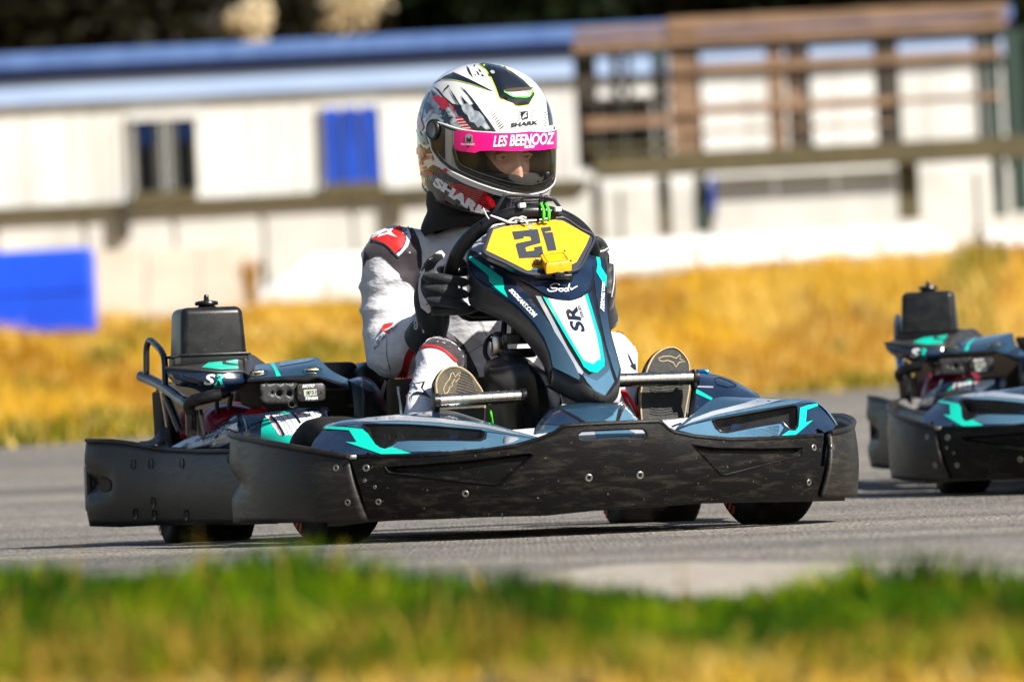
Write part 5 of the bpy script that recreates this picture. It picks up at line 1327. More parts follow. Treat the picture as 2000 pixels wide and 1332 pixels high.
# bracket plate and hour meter
bk_ = [(508, 750), (580, 748), (582, 792), (575, 797), (566, 796), (560, 788), (522, 789), (512, 786), (508, 776), (512, 770), (508, 764)]
flatB = BVHTree.FromPolygons([tuple(K(x, y, y=.40)) for x, y in ((300, 600), (900, 600), (900, 900), (300, 900))], [(0, 1, 2, 3)])
skb = skin('meter_bracket', kart, 'greyplastic', flatB, bk_, [[(x + r * math.cos(a), y + r * math.sin(a)) for a in np.linspace(0, 6.283, 13)[:-1]] for x, y, r in ((545, 768, 6), (565, 768, 6), (531.5, 767, 2.6), (569.5, 789.5, 5.5))], step=6, off=0.0, solid=0.003)
mtv = hull_px([(582, 750, .385), (630, 748, .385), (636, 753, .385), (636, 778, .385), (631, 782, .385), (587, 783, .385), (581, 778, .385), (580.5, 755, .385)], .02, .003)
mt_ = put(mtv, 'hour_meter', 'greyplastic', kart, angle=30)
mB = BVHTree.FromPolygons([tuple(K(x, y, y=.3845)) for x, y in ((500, 700), (700, 700), (700, 850), (500, 850))], [(0, 1, 2, 3)])
skin('screen', mt_, 'lcd', mB, [(593, 761), (618, 759.5), (619, 772), (594, 774)], step=8, off=0.0006)
skin('screen_digits', mt_, 'greyplastic', mB, [(601, 764), (604, 764), (604, 770), (601, 770)], step=5, off=0.0014)
letter(mt_, 'greyplastic', mB, '5751', [(598, 771), (617, 769.5), (617, 762.5), (598, 764)], bold=0.0, off=0.0014)
letter(mt_, 'whiteprint', mB, 'MOTO', [(590, 758), (613, 756.5), (615, 750), (592, 751)], bold=0.04, off=0.001)
letter(mt_, 'whiteprint', mB, 'TIMER', [(594, 781), (621, 780), (623, 774), (596, 775.5)], bold=0.04, off=0.001)
for x, y in ((586, 767), (629, 764)):
    skin('screw_hole', mt_, 'lining', mB, [(x + 3.2 * math.cos(a), y + 3.6 * math.sin(a)) for a in np.linspace(0, 6.283, 13)[:-1]], step=4, off=0.001)
# dark engine block behind, red tank and finned cowl
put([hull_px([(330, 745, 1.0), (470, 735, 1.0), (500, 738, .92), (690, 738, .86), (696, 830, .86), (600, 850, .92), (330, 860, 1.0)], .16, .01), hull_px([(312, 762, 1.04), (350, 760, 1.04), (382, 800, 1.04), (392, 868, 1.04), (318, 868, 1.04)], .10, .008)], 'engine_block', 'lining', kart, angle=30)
rt_ = [KL([(392, 806, 0.80), (412, 792, 0.80), (450, 784, 0.80), (490, 790, 0.78), (516, 798, 0.76), (524, 808, 0.76)]),
       KL([(392, 830, 0.74), (412, 806, 0.72), (450, 796, 0.71), (490, 800, 0.70), (516, 805, 0.70), (526, 812, 0.71)]),
       KL([(392, 860, 0.72), (412, 850, 0.70), (450, 840, 0.69), (490, 830, 0.68), (516, 825, 0.68), (528, 825, 0.70)])]
put(loft(rt_, 24, 12), 'fuel_tank', 'red', kart, angle=60)
put([ellipsoid(K(503, 803, y=.69), (0.022, 0.018, 0.014)), box(K(488, 807, y=.685), (0.022, 0.02, 0.008), bev=0.003)], 'filler_cap', 'suitred', kart)
fin = []
for k in range(7):
    x = 356 + k * 2.6
    fin.append(tube(KL([(x + 6, 806, .90 - k * .008), (x - 1, 822, .88 - k * .008), (x - 3, 840, .875 - k * .008), (x - 1, 856, .88 - k * .008)]), 0.0022, 6, 14))
put([ellipsoid(K(366, 834, y=.96), (0.022, 0.06, 0.042))] + fin, 'finned_cowl', 'red', kart)
put([tube(KL([(424, 766, 0.70), (424, 800, 0.71), (428, 830, 0.71)]), 0.005, 8, 12), tube(KL([(452, 768, 0.70), (447, 800, 0.71), (444, 830, 0.71)]), 0.006, 8, 12), tube(KL([(418, 772, 0.69), (436, 776, 0.68), (450, 768, 0.68)]), 0.004, 8, 12), tube(KL([(470, 760, 0.70), (480, 752, 0.69), (486, 748, 0.69)]), 0.003, 8, 12)], 'engine_hoses', 'black', kart)
# guard tubes
gt = put([tube(KL([(276, 735, .98), (300, 745, .90), (330, 762, .78), (352, 779, .69), (364, 786, .64), (371, 795, .62), (373, 815, .62), (374, 850, .63)]), 0.0128, 14, 60)], 'guard_tube', 'blackpaint', kart, angle=60)
put([tube(KL([(286, 732, .95), (286, 700, .95), (286.5, 680, .95), (290, 667, .94), (296, 666, .92), (306, 675, .88), (315, 686, .84), (320, 697, .82), (322, 715, .81), (323, 752, .80)]), 0.0078, 12, 70)], 'guard_hoop', 'blackpaint', gt, angle=60)
put(tube(KL([(324, 770, .86), (336, 800, .84), (352, 840, .82)]), 0.010, 10, 14), 'guard_leg', 'blackpaint', gt)
put(tube(KL([(386, 800, .66), (392, 830, .66), (396, 850, .66)]), 0.011, 10, 14), 'guard_leg', 'blackpaint', gt)
put([tube(KL([(373, 808, .60), (368, 794, .60), (376, 784, .59), (392, 779, .57), (412, 774, .56), (432, 770.5, .555)]), [0.011, 0.0145, 0.0145, 0.0145, 0.0145, 0.0135], 14, 40)], 'guard_buffer', 'black', gt, angle=60)
put([hull_px([(315, 760, .97), (330, 758, .97), (334, 780, .97), (340, 860, .97), (332, 862, .97), (322, 800, .97)], .03, .004)], 'rear_bracket', 'blackpaint', kart)
put(loft([KL([(272, 862, .95), (296, 858, .93), (312, 838, .92), (320, 832, .92), (330, 838, .92)]), KL([(276, 870, .90), (300, 870, .88), (318, 858, .88), (330, 868, .88), (336, 874, .88)])], 20, 6), 'splash_guard', 'greyplastic', kart, angle=60)
# side pod top panel: two facets with printed text blocks, turquoise block and white label
sp = [KL([(330, 876, .94), (360, 858, .86), (392, 842, .77), (430, 823, .70), (465, 806, .62)]),
      KL([(332, 884, .90), (362, 878, .80), (396, 868, .70), (434, 850, .60), (475, 842, .52)]),
      KL([(334, 905, .92), (364, 905, .84), (400, 905, .74), (438, 905, .64), (480, 905, .54)])]
spl = loft(sp, 26, 12); spB = bvh_of(spl)
spo = put(spl, 'side_pod', 'slate', kart, angle=60, solid=0.003)
sp2 = [KL([(462, 806, .61), (474, 806, .58), (484, 810, .56), (560, 801, .50), (632, 795, .48), (640, 800, .47), (650, 812, .46)]),
       KL([(475, 842, .515), (482, 842, .50), (490, 842, .47), (560, 836, .40), (632, 832, .38), (642, 834, .37), (652, 838, .36)]),
       KL([(480, 905, .54), (486, 905, .52), (494, 905, .50), (560, 905, .38), (632, 900, .36), (642, 900, .35), (652, 900, .34)])]
sp2l = loft(sp2, 50, 12); sp2B = bvh_of(sp2l)
put(sp2l, 'side_pod_shoulder', 'navy', spo, angle=60)
skin('pale_text_panel', spo, 'silver', spB, [(336, 873), (362, 859), (388, 845), (392, 852), (400, 868), (380, 872), (352, 874)], step=6, off=0.0012)
skin('pale_text_panel', spo, 'silver', spB, [(440, 838), (462, 828), (468, 846), (476, 852), (430, 872), (410, 873)], step=6, off=0.0012)
skin('crease_strip', spo, 'ink', spB, [(412, 829), (418, 827), (474, 846), (474, 850), (440, 840)], step=6, off=0.0018)
tv, tf = [], []
for r_ in range(10):
    for q in range(11):
        x = 372 + q * 9 + random.uniform(0, 2) - r_ * 1.5; w = random.uniform(4, 7.5); yy = 842 + r_ * 3.4 - (x - 392) * .36
        pts = [(x, yy), (x + w, yy - w * .36), (x + w, yy - w * .36 + 1.0), (x, yy + 1.0)]
        if not all(inside(p, [(394, 846), (462, 812), (472, 842), (428, 870), (404, 868)]) for p in pts): continue
        k = len(tv); tv += [hit(spB, a, b, 0.0016)[0] for a, b in pts]; tf.append((k, k + 1, k + 2, k + 3))
t_ = mesh_obj('small_print', tv, tf, 'silver', spo, smooth=False); t_['kind'] = 'stuff'
skin('turquoise_block', spo, 'teal', sp2B, [(511, 828), (516, 818), (526, 815), (545, 838), (552, 850), (590, 851), (590, 880), (545, 865), (510, 863)], step=7, off=0.0012)
skin('turquoise_block', spo, 'teal', sp2B, [(544, 808), (556, 804), (556, 799), (566, 798), (566, 806)], step=5, off=0.0012)
lab = skin('white_label', spo, 'whiteprint', sp2B, [(518, 813), (622, 804), (628, 812), (606, 832), (590, 850), (546, 850), (536, 836)], step=8, off=0.0018)
for pts, w, mt in (([(529, 813), (545, 832), (556, 850)], 4.5, 'ink'), ([(571, 808), (580, 818), (587, 828)], 4.5, 'ink'), ([(546, 811), (564, 832), (573, 849)], .8, 'ink'), ([(557, 810), (574, 830), (583, 846)], .8, 'ink'), ([(540, 812), (556, 832), (565, 849)], .6, 'ink'), ([(591, 807), (600, 818)], .8, 'ink'), ([(602, 806), (611, 817)], .8, 'ink'), ([(612, 805), (619, 813)], .8, 'ink'), ([(525, 814), (541, 834), (552, 850)], .9, 'suitred')):
    stroke(spo, mt, sp2B, pts, w, off=0.0026, name='label_rule', ns=10)
skin('orange_tab', spo, 'orange', sp2B, [(578, 808), (586, 807), (588, 811), (581, 812)], step=4, off=0.0028)
put([box(K(610, 803, y=.50), (0.075, 0.02, 0.016), bev=0.004)], 'pod_hinge', 'black', spo)
# dark inner pod wall down to the seat
iw = [KL([(676, 742, .50), (700, 736, .50), (718, 738, .50), (735, 752, .48), (752, 780, .46), (760, 800, .46)]),
      KL([(686, 752, .42), (705, 752, .40), (722, 762, .40), (738, 780, .40), (756, 800, .40), (766, 815, .40)]),
      KL([(692, 812, .40), (706, 812, .38), (722, 815, .38), (740, 818, .38), (756, 822, .38), (770, 830, .38)]),
      KL([(692, 870, .40), (706, 870, .38), (722, 870, .38), (740, 870, .38), (756, 870, .38), (770, 870, .38)])]
iwl = loft(iw, 30, 16); iwB = bvh_of(iwl)
iwo = put(iwl, 'inner_pod_wall', 'satin', kart, angle=50)
skin('blue_edge_panel', iwo, 'slate', iwB, [(682, 744), (700, 738), (716, 740), (727, 753), (735, 766), (722, 766), (704, 756)], step=6, off=0.0012)
# ================================================================== DRIVER
SEAT = Vector((0.0, 0.60, 0.10))
person = new_empty('person', KM @ Matrix.Translation(SEAT), 'person in white and black racing suit and white helmet driving the number 21 go-kart', 'person')
body_tris = []
def remesh(parts, vox, smooth_it=6, fold=None):
    V, F = join(parts)
    me = bpy.data.meshes.new('tmp'); me.from_pydata([tuple(v) for v in V], [], F); me.validate()
    bm = bmesh.new(); bm.from_mesh(me); bmesh.ops.recalc_face_normals(bm, faces=bm.faces); bm.to_mesh(me); bm.free()
    o = bpy.data.objects.new('tmp', me); COL.objects.link(o)
    r = o.modifiers.new('r', 'REMESH'); r.mode = 'VOXEL'; r.voxel_size = vox
    s = o.modifiers.new('s', 'SMOOTH'); s.factor = 0.5; s.iterations = smooth_it
    dg = bpy.context.evaluated_depsgraph_get(); ev = o.evaluated_get(dg); m2 = ev.to_mesh()
    nv = len(m2.vertices); co = np.empty(nv * 3); m2.vertices.foreach_get('co', co); co = co.reshape(-1, 3)
    no = np.empty(nv * 3); m2.vertices.foreach_get('normal', no); no = no.reshape(-1, 3)
    Fo = [tuple(p.vertices) for p in m2.polygons]
    ev.to_mesh_clear(); bpy.data.objects.remove(o); bpy.data.meshes.remove(me)
    if fold: co = fold(co, no)
    return [Vector(c) for c in co], Fo
SR_ = K(768, 500, y=.53); SL_ = Vector((-SR_.x, SR_.y + .02, SR_.z))
ER_ = K(757, 700, y=.50); WR_ = K(836, 640, y=.265)
EL_ = Vector((.225, .50, .43)); WL_ = Vector((.195, .28, .50))
KR_ = K(862, 704, y=.10); AR_ = K(826, 815, y=-.05)
KL_ = K(1194, 690, y=.10); AL_ = K(1222, 806, y=-.05)
def ell_ring(c, rx, ry, n=22, tilt=0.0):
    return [Vector((c[0] + rx * math.cos(a), c[1] + ry * math.sin(a), c[2] + tilt * math.sin(a))) for a in np.linspace(0, 2 * math.pi, n + 1)[:-1]]
rings = [((0, .64, .10), .15, .13), ((0, .62, .18), .185, .135), ((0, .60, .30), .17, .12), ((-.004, .58, .44), .178, .12), ((-.006, .555, .56), .188, .115), ((-.006, .535, .63), .178, .10), ((-.006, .52, .675), .13, .085), ((-.004, .505, .715), .075, .07), ((-.004, .49, .79), .06, .062)]
TV, TF = [], []
n = 22
for c, rx, ry in rings: TV += ell_ring(c, rx, ry, n)
for i in range(len(rings) - 1):
    for k in range(n): TF.append((i * n + k, i * n + (k + 1) % n, (i + 1) * n + (k + 1) % n, (i + 1) * n + k))
TF.append(tuple(range(n - 1, -1, -1))); TF.append(tuple((len(rings) - 1) * n + k for k in range(n)))
def chain(pts, rs, ns=26): return tube(catmull(pts, ns), rs, 16)
parts = [(TV, TF)]
parts.append(chain([Vector((-.10, .545, .645)), SR_, K(760, 560, y=.535), K(757, 630, y=.525), ER_], [.058, .066, .063, .058, .054]))
parts.append(chain([ER_ + Vector((-.005, .02, -.02)), ER_, K(785, 684, y=.40), WR_], [.045, .056, .052, .038]))
parts.append(chain([Vector((.10, .545, .645)), SL_, SL_.lerp(EL_, .5) + Vector((.012, .02, 0)), EL_], [.058, .064, .058, .05]))
parts.append(chain([EL_, EL_.lerp(WL_, .5), WL_], [.052, .046, .036]))
parts.append(chain([K(764, 735, y=.50), K(764, 700, y=.49)], [.028, .05], 8))
parts.append(chain([Vector((-.09, .60, .18)), Vector((-.155, .36, .30)), KR_, K(842, 756, y=.02), AR_, K(842, 868, y=-.085)], [.095, .082, .066, .056, .044, .036], 44))
parts.append(chain([Vector((.09, .60, .18)), Vector((.15, .36, .31)), KL_, K(1208, 744, y=.03), AL_, K(1262, 850, y=-.085)], [.095, .080, .060, .052, .042, .036], 44))
parts.append(ellipsoid(Vector((-.004, .46, .90)), (.07, .085, .11), nu=18, nv=12))
def cloth(co, no):
    out = co.copy()
    for i in range(len(co)):
        p = Vector(co[i])
        q = Vector((p.x * 9, p.y * 9, p.z * 22))
        a = noise.noise(q * 1.0 + Vector((3, 1, 7)))
        r = 1 - abs(noise.noise(Vector((p.x * 12 + p.z * 6, p.y * 12, p.z * 17 - p.x * 8)))) * 2
        out[i] = co[i] + no[i] * (0.0045 * a + 0.0050 * max(0, r) ** 3)
    # gathered folds across the upper sleeve
    for (fx, fy, fs, am) in ((735, 555, 9, .006), (745, 598, 9, .0055), (750, 640, 10, .005), (770, 690, 10, .004)):
        c = K(fx, fy, y=.47)
        d = co - np.array(c)
        h = d[:, 2] - 0.28 * d[:, 0] + 1.2 * (d[:, 0] ** 2)
        w = np.exp(-(h / (fs / 880)) ** 2) * np.exp(-(d[:, 0] / .085) ** 2) * np.exp(-(d[:, 1] / .12) ** 2)
        out += no * (am * w)[:, None]
    return out
bV, bF = remesh(parts, 0.0085, 5, cloth)
bodyo = mesh_obj('body', bV, bF, 'suit', person, angle=180)
bodyB = BVHTree.FromPolygons([tuple(v) for v in bV], bF)
def bskin(name, mat, poly, off=0.0016, step=5, parent=None): return skin(name, parent or bodyo, mat, bodyB, poly, step=step, off=off, angle=180, maxedge=.05)
bskin('dark_side_panel', 'suitblack', [(709, 530), (711, 500), (714, 474), (728, 466), (760, 450), (797, 436), (809, 451), (818, 469), (823, 490), (824, 517), (820, 542), (817, 562), (820, 605), (817, 588), (814, 570), (802, 554), (783, 543), (780, 535), (767, 521), (755, 508), (745, 500.5), (734, 500), (717, 509), (711, 520)])
bskin('red_shoulder_patch', 'suitred', [(726, 468), (750, 455), (779, 444), (786, 450), (791, 460), (792, 469), (785, 483.5), (771, 495), (755, 480), (741, 472.5)], off=0.003)
bskin('patch_trim', 'suitblue', [(780.5, 443), (791, 439), (799, 452), (802, 465), (796, 482), (778, 502), (772.4, 497), (785.5, 485), (794, 469), (790, 456), (784, 447)], off=0.003)
for pts, w in (([(793, 468), (786, 484), (772, 496)], 1.6), ([(792, 469), (789, 457), (780, 444)], 1.6), ([(726, 469), (741, 473.5), (756, 481), (771, 496), (778, 503)], 3.0), ([(778, 502), (797, 483), (803, 465), (799, 451), (792, 439)], 1.8)):
    stroke(bodyo, 'suitblack', bodyB, pts, w, off=0.0042, name='patch_piping', ns=20)
bskin('star_emblem', 'suitblue', [(739, 466), (742, 461), (757, 457), (760, 451), (768, 449), (764, 456), (776, 466), (757, 460), (746, 463)], off=0.0042)
bskin('red_emblem', 'suitred', [(746, 641), (750, 634), (763, 631), (776, 632), (770, 641), (756, 652), (749, 648)], off=0.0025)
for pts in ([(733, 683), (733, 679), (740, 676)], [(737, 667), (741, 667), (741, 675), (738, 671)], [(748, 660), (750, 662), (744, 666), (752, 659)], [(757, 651), (753, 660), (750, 655)], [(762, 647), (760, 653), (764, 650)], [(770, 640), (764, 645), (772, 644), (768, 648)], [(776, 636), (773, 643)]):
    stroke(bodyo, 'ink', bodyB, pts, 1.7, off=0.003, name='sleeve_print')
for pts in ([(757, 660), (756, 690), (760, 712), (765, 740)], [(826, 458), (836, 452)], [(840, 448), (858, 440)], [(915, 690), (930, 680), (950, 668)], [(935, 620), (944, 640), (950, 655)]):
    stroke(bodyo, 'suitblack', bodyB, pts, 0.9, off=0.002, name='seam_crease_line', ns=14)  # thin dark lines drawn along seams and fabric creases
bskin('red_thigh_stripe', 'darkred', [(806, 668), (799, 680), (791, 694), (785.5, 717), (776, 738), (773, 762), (786, 770), (792, 762), (789, 742), (796, 716), (804, 694), (812, 670)], off=0.0018)
# right knee panels
kin = [(890, 706), (870, 688), (852, 679), (834, 677), (816, 684.5), (805, 695), (796, 717), (791, 742), (789, 760), (794, 778)]
bskin('knee_panel', 'suitblack', [(786, 775), (783, 745), (790, 714), (800, 690), (808, 666), (816, 655), (832, 644), (852, 640), (872, 645), (890, 658), (905, 672), (918, 694), (932, 722), (944, 762), (930, 768), (905, 735), (890, 706), (870, 688), (852, 679), (834, 677), (816, 684.5), (805, 695), (796, 717), (791, 742), (789, 760), (793, 776)], off=0.0016)
bskin('knee_cap_panel', 'suitgrey', [(812, 674), (817, 655), (832, 643), (852, 639), (872, 645), (886, 655), (893, 668), (888, 671), (870, 668), (852, 663), (834, 665)], off=0.0028)
stroke(bodyo, 'suitred', bodyB, kin, 4.0, off=0.0034, name='knee_piping', ns=50)
# emblem on the shin
bskin('star_emblem', 'ink', [(804, 748), (812, 750), (822, 748), (831, 746), (826, 760), (841, 778), (824, 772), (812, 771), (806, 774), (805, 786), (803, 775), (808, 769), (817, 766), (815, 757), (809, 753)], off=0.0028)
bskin('star_emblem_inner', 'suit2', [(812, 753), (820, 752), (826, 750), (822, 760), (829, 769), (820, 767), (812, 767), (818, 762)], off=0.0040)
stroke(bodyo, 'ink', bodyB, [(802, 744), (798, 747), (797, 752), (800, 755), (804, 754), (801, 749), (798, 756), (797, 763), (800, 769), (804, 770)], 2.4, off=0.0032, name='emblem', ns=30)
# left knee
bskin('knee_panel', 'suitblack', [(1180, 615), (1196, 618), (1208, 630), (1226, 648), (1242, 674), (1236, 674), (1227, 659), (1209, 648), (1191, 648), (1180, 650)], off=0.0016)
stroke(bodyo, 'suitred', bodyB, [(1185, 648), (1197, 646.5), (1209, 648), (1219, 653), (1228, 660), (1238, 674)], 3.2, off=0.003, name='knee_piping', ns=20)
bskin('star_emblem', 'ink', [(1222, 680), (1228, 694), (1236, 712), (1239, 708), (1241, 722), (1250, 730), (1238, 722), (1228, 713), (1234, 714), (1228, 700)], off=0.0028)
# ---------------- neck gaiter
ng = [ell_ring((-.006, .50, .690), .080, .074, 24, -.02), ell_ring((-.008, .49, .715), .082, .076, 24, -.012), ell_ring((-.008, .48, .735), .076, .074, 24), ell_ring((-.006, .475, .752), .071, .07, 24), ell_ring((-.006, .47, .775), .074, .073, 24), ell_ring((-.004, .46, .83), .07, .072, 24)]
nc_px = K(893, 400, y=.48); sh_ = Vector((nc_px.x + .006, 0, 0))
ng = [[p + sh_ for p in r] for r in ng]
put(loft(ng, 40, 26, closed_u=True), 'neck_gaiter', 'snood', person, angle=180)

# ---------------- helmet
HCp = K(947, 265, y=.455)
HR = Matrix.Rotation(R(19), 3, 'Z') @ Matrix.Rotation(R(7), 3, 'X') @ Matrix.Rotation(R(-1.5), 3, 'Y')
HI = HR.inverted()
def hz_bottom(phi):                              # phi 0 = front (-Y)
    c = math.cos(phi)
    return -0.146 - 0.027 * max(0, c) ** 1.2 + 0.045 * max(0, -c)
ZT = 0.166
def hsurf(phi, z, off=0.0):
    c, s = math.cos(phi), math.sin(phi)
    if z >= 0:
        k = max(0.0, 1 - (z / ZT) ** 2.25) ** (1 / 2.25)
    else:
        k = 1 - 0.11 * (z / -0.16) ** 2 - (0.10 * (z / -0.16) ** 2 * -c if c < 0 else 0.0)
    fr = 0.176 + (0.012 * math.exp(-((z + .10) / .05) ** 2)); a = 0.144
    bk = 0.172
    L = fr if c > 0 else bk
    e = 2.15
    r = 1.0 / (abs(s / a) ** e + abs(c / L) ** e) ** (1 / e)
    return Vector((r * k * s, -r * k * c, z)) 
def hpt(phi, z, off=0.0):
    p = hsurf(phi, z)
    if off:
        e = 1e-3
        a = hsurf(phi + e, z) - hsurf(phi - e, z); b = hsurf(phi, min(ZT * .9999, z + e)) - hsurf(phi, z - e)
        nn = a.cross(b); nn = nn.normalized() if nn.length else Vector((0, 0, 1))
        if nn.dot(p) < 0: nn = -nn
        p = p + nn * off
    return HCp + HR @ p
NU, NV = 180, 110
hV, hF = [], []
for i in range(NU):
    phi = 2 * math.pi * i / NU
    zb_ = hz_bottom(phi)
    for j in range(NV + 1):
        t = j / NV
        z = zb_ + (ZT - zb_) * (math.sin(t * math.pi / 2) if True else t)
        hV.append(hpt(phi, min(z, ZT * 0.99999)))
for i in range(NU):
    for j in range(NV):
        a, b = i * (NV + 1), ((i + 1) % NU) * (NV + 1)
        hF.append((a + j, b + j, b + j + 1, a + j + 1))
fullB = BVHTree.FromPolygons([tuple(v) for v in hV], hF)
def to_h(p): return HI @ (p - HCp)
def px_phi_z(px, py):
    q = to_h(hit(fullB, px, py)[0]); return math.atan2(q.x, -q.y), q.z
# eye port, visor edge and strip as curves z(|phi|) read from the near side
def curve_from(pts):
    l = sorted((abs(px_phi_z(*p)[0]), px_phi_z(*p)[1]) for p in pts); return l
def cz(tab, phi): return float(np.interp(abs(phi), [t[0] for t in tab], [t[1] for t in tab]))
portB = curve_from([(889, 322), (902, 331), (934, 345), (966, 356), (997, 365), (1029, 369)])
portT = curve_from([(889, 268), (905, 268), (934, 270), (966, 272), (997, 272), (1030, 270)])
phi_port = abs(px_phi_z(887, 296)[0])
visB = curve_from([(850, 300), (864, 318), (884, 334), (902, 343), (934, 357), (966, 368), (997, 376), (1030, 379)])
visT = curve_from([(846, 236), (870, 243), (890, 250), (905, 254), (934, 258), (966, 260), (997, 260), (1030, 257)])
phi_vis = abs(px_phi_z(842, 262)[0])
keep = []
for f in hF:
    c = to_h(sum((hV[i] for i in f), Vector()) / 4); phi = math.atan2(c.x, -c.y)
    if abs(phi) < phi_port and cz(portB, phi) < c.z < cz(portT, phi): continue
    keep.append(f)
helmet = mesh_obj('helmet', hV, keep, 'helmet', person, angle=180, solid=0.006)
lV = [HCp + (v - HCp) * 0.90 for v in hV]
lin = mesh_obj('helmet_lining', lV, keep, 'lining', helmet, angle=180)
put(tube([hpt(2 * math.pi * i / 90, hz_bottom(2 * math.pi * i / 90), -.003) for i in range(90)], 0.0055, 8, closed=True), 'neck_rim', 'black', helmet)
# port rim (both sides are symmetric)
def port_loop(tabB, tabT, ph, off, n=44, rr=0.12):
    out = []
    for k in range(n + 1):
        phi = -ph + 2 * ph * k / n; e = max(0, (abs(phi) - ph * (1 - rr)) / (ph * rr)); zb_, zt_ = cz(tabB, phi), cz(tabT, phi); m = (zb_ + zt_) / 2
        out.append(hpt(phi, m + (zb_ - m) * math.sqrt(max(0, 1 - e * e)), off))
    for k in range(n + 1):
        phi = ph - 2 * ph * k / n; e = max(0, (abs(phi) - ph * (1 - rr)) / (ph * rr)); zb_, zt_ = cz(tabB, phi), cz(tabT, phi); m = (zb_ + zt_) / 2
        out.append(hpt(phi, m + (zt_ - m) * math.sqrt(max(0, 1 - e * e)), off))
    o2 = [out[0]]
    for p in out[1:]:
        if (p - o2[-1]).length > 1e-4: o2.append(p)
    return o2
put(tube(port_loop(portB, portT, phi_port * 1.01, -.002), 0.0048, 8, closed=True), 'port_seal', 'olive', helmet)
# visor shell: clear, closed round the sides to the pivots
def band(tB, tT, p0, p1, off, nu=70, nv=14, taper=0.0):
    V, F = [], []
    for i in range(nu):
        phi = p0 + (p1 - p0) * i / (nu - 1); zb_, zt_ = cz(tB, phi), cz(tT, phi)
        e = max(0, (abs(phi) - phi_vis * .90) / (phi_vis * .10)); s = math.sqrt(max(0.02, 1 - e * e)) if taper else 1; m = (zb_ + zt_) / 2
        for j in range(nv):
            z = m + (zb_ - m) * s + ((zt_ - m) * s - (zb_ - m) * s) * j / (nv - 1); V.append(hpt(phi, z, off))
    for i in range(nu - 1):
        for j in range(nv - 1): F.append((i * nv + j, (i + 1) * nv + j, (i + 1) * nv + j + 1, i * nv + j + 1))
    return V, F
vz = band(visB, visT, -phi_vis, phi_vis, 0.0055, 90, 16, taper=1)
visor = mesh_obj('visor', *vz, 'visor', helmet, angle=180)
visB_ = bvh_of(vz)
put(tube(port_loop(visB, visT, phi_vis, 0.0050, 60, .1), 0.0019, 6, closed=True), 'visor_edge', 'whiteprint', visor)
put(tube(port_loop([(a, b + .006) for a, b in visB], [(a, b - .006) for a, b in visT], phi_vis * .98, 0.0030, 60, .1), 0.0026, 6, closed=True), 'visor_seal', 'olive', visor)
put(tube(port_loop([(a, b + .010) for a, b in portB], [(a, b) for a, b in portT], phi_port * .97, 0.0035, 44), 0.0012, 6, closed=True), 'inner_lens_edge', 'silver', visor)
# white side posts of the shell that show through the visor
for s in (-1, 1):
    V, F = band(visB, visT, s * phi_port * 1.03, s * phi_port * 1.15, 0.0012, 6, 12)
    mesh_obj('white_post', V, F, 'helmet', helmet)
    V, F = band([(a, b + .012) for a, b in visB], [(a, b - .010) for a, b in visT], s * phi_port * 1.17, s * phi_vis * .97, 0.0010, 10, 10)
    mesh_obj('dark_side_lens', V, F, 'liningbrown', helmet)
    c = px_phi_z(850, 254)
    o_ = hpt(s * abs(c[0]), c[1]); ax = (o_ - HCp); ax = (HR @ Vector((s, 0, 0)))
    pv = put(lathe([(0.0245, -.004), (0.0245, .008), (0.0225, .0105), (0.0205, .0105), (0.0195, .009), (0.014, .0095), (0.003, .0100)], o_, ax, 30), 'visor_pivot', 'black', helmet)
    put(lathe([(0.0175, .0102), (0.0170, .0106), (0.0165, .0102)], o_, ax, 30), 'pivot_ring', 'silver', pv)
# pink strip
stB = curve_from([(890, 289), (896, 294), (930, 299), (938, 295), (960, 294), (985, 294.5), (1010, 295), (1030, 294)])
stT = curve_from([(890, 258), (897, 255), (915, 256), (940, 258), (970, 260), (1000, 260), (1030, 257)])
ph_s = abs(px_phi_z(890, 274)[0])
V, F = [], []
sv = band(stB, stT, -ph_s, ph_s, 0.0068, 90, 8)
strip = mesh_obj('visor_strip', *sv, 'pink', visor, angle=180)
stripB = bvh_of(sv)
letter(strip, 'ink', stripB, 'LES BEENOOZ', [(964.5, 289.5), (1081, 283.5), (1081.5, 260.5), (965.5, 267)], bold=0.035, off=0.0006)
letter(strip, 'whiteprint', stripB, 'LES BEENOOZ', [(963, 288), (1080, 282), (1082, 259), (966.5, 265.5)], bold=0.026, off=0.0012)
letter(strip, 'whiteprint', stripB, 'MICKOU', [(1024, 290.5), (1043, 289), (1043.5, 283.5), (1024.5, 285)], bold=0.04, off=0.0012)
letter(strip, 'whiteprint', stripB, 'RACE FOR RUDY', [(901, 283.5), (928, 284.5), (928, 280.5), (901, 280)], bold=0.04, off=0.0012)
for poly, mt in (([(909, 278), (909, 266), (913, 262), (918, 262), (923, 264), (924, 278), (917, 280)], 'silver'), ([(912, 276), (912, 268), (917, 272), (921, 266), (921, 277), (917, 278)], 'ink'), ([(910, 285), (918, 285), (914, 290)], 'ink')):
    skin('printed_badge', strip, mt, stripB, poly, step=4, off=0.0010 if mt == 'silver' else 0.0015)
# graphics on the shell
def hskin(name, mat, poly, off=0.0012, step=5): return skin(name, helmet, mat, fullB, poly, step=step, off=off, angle=180)
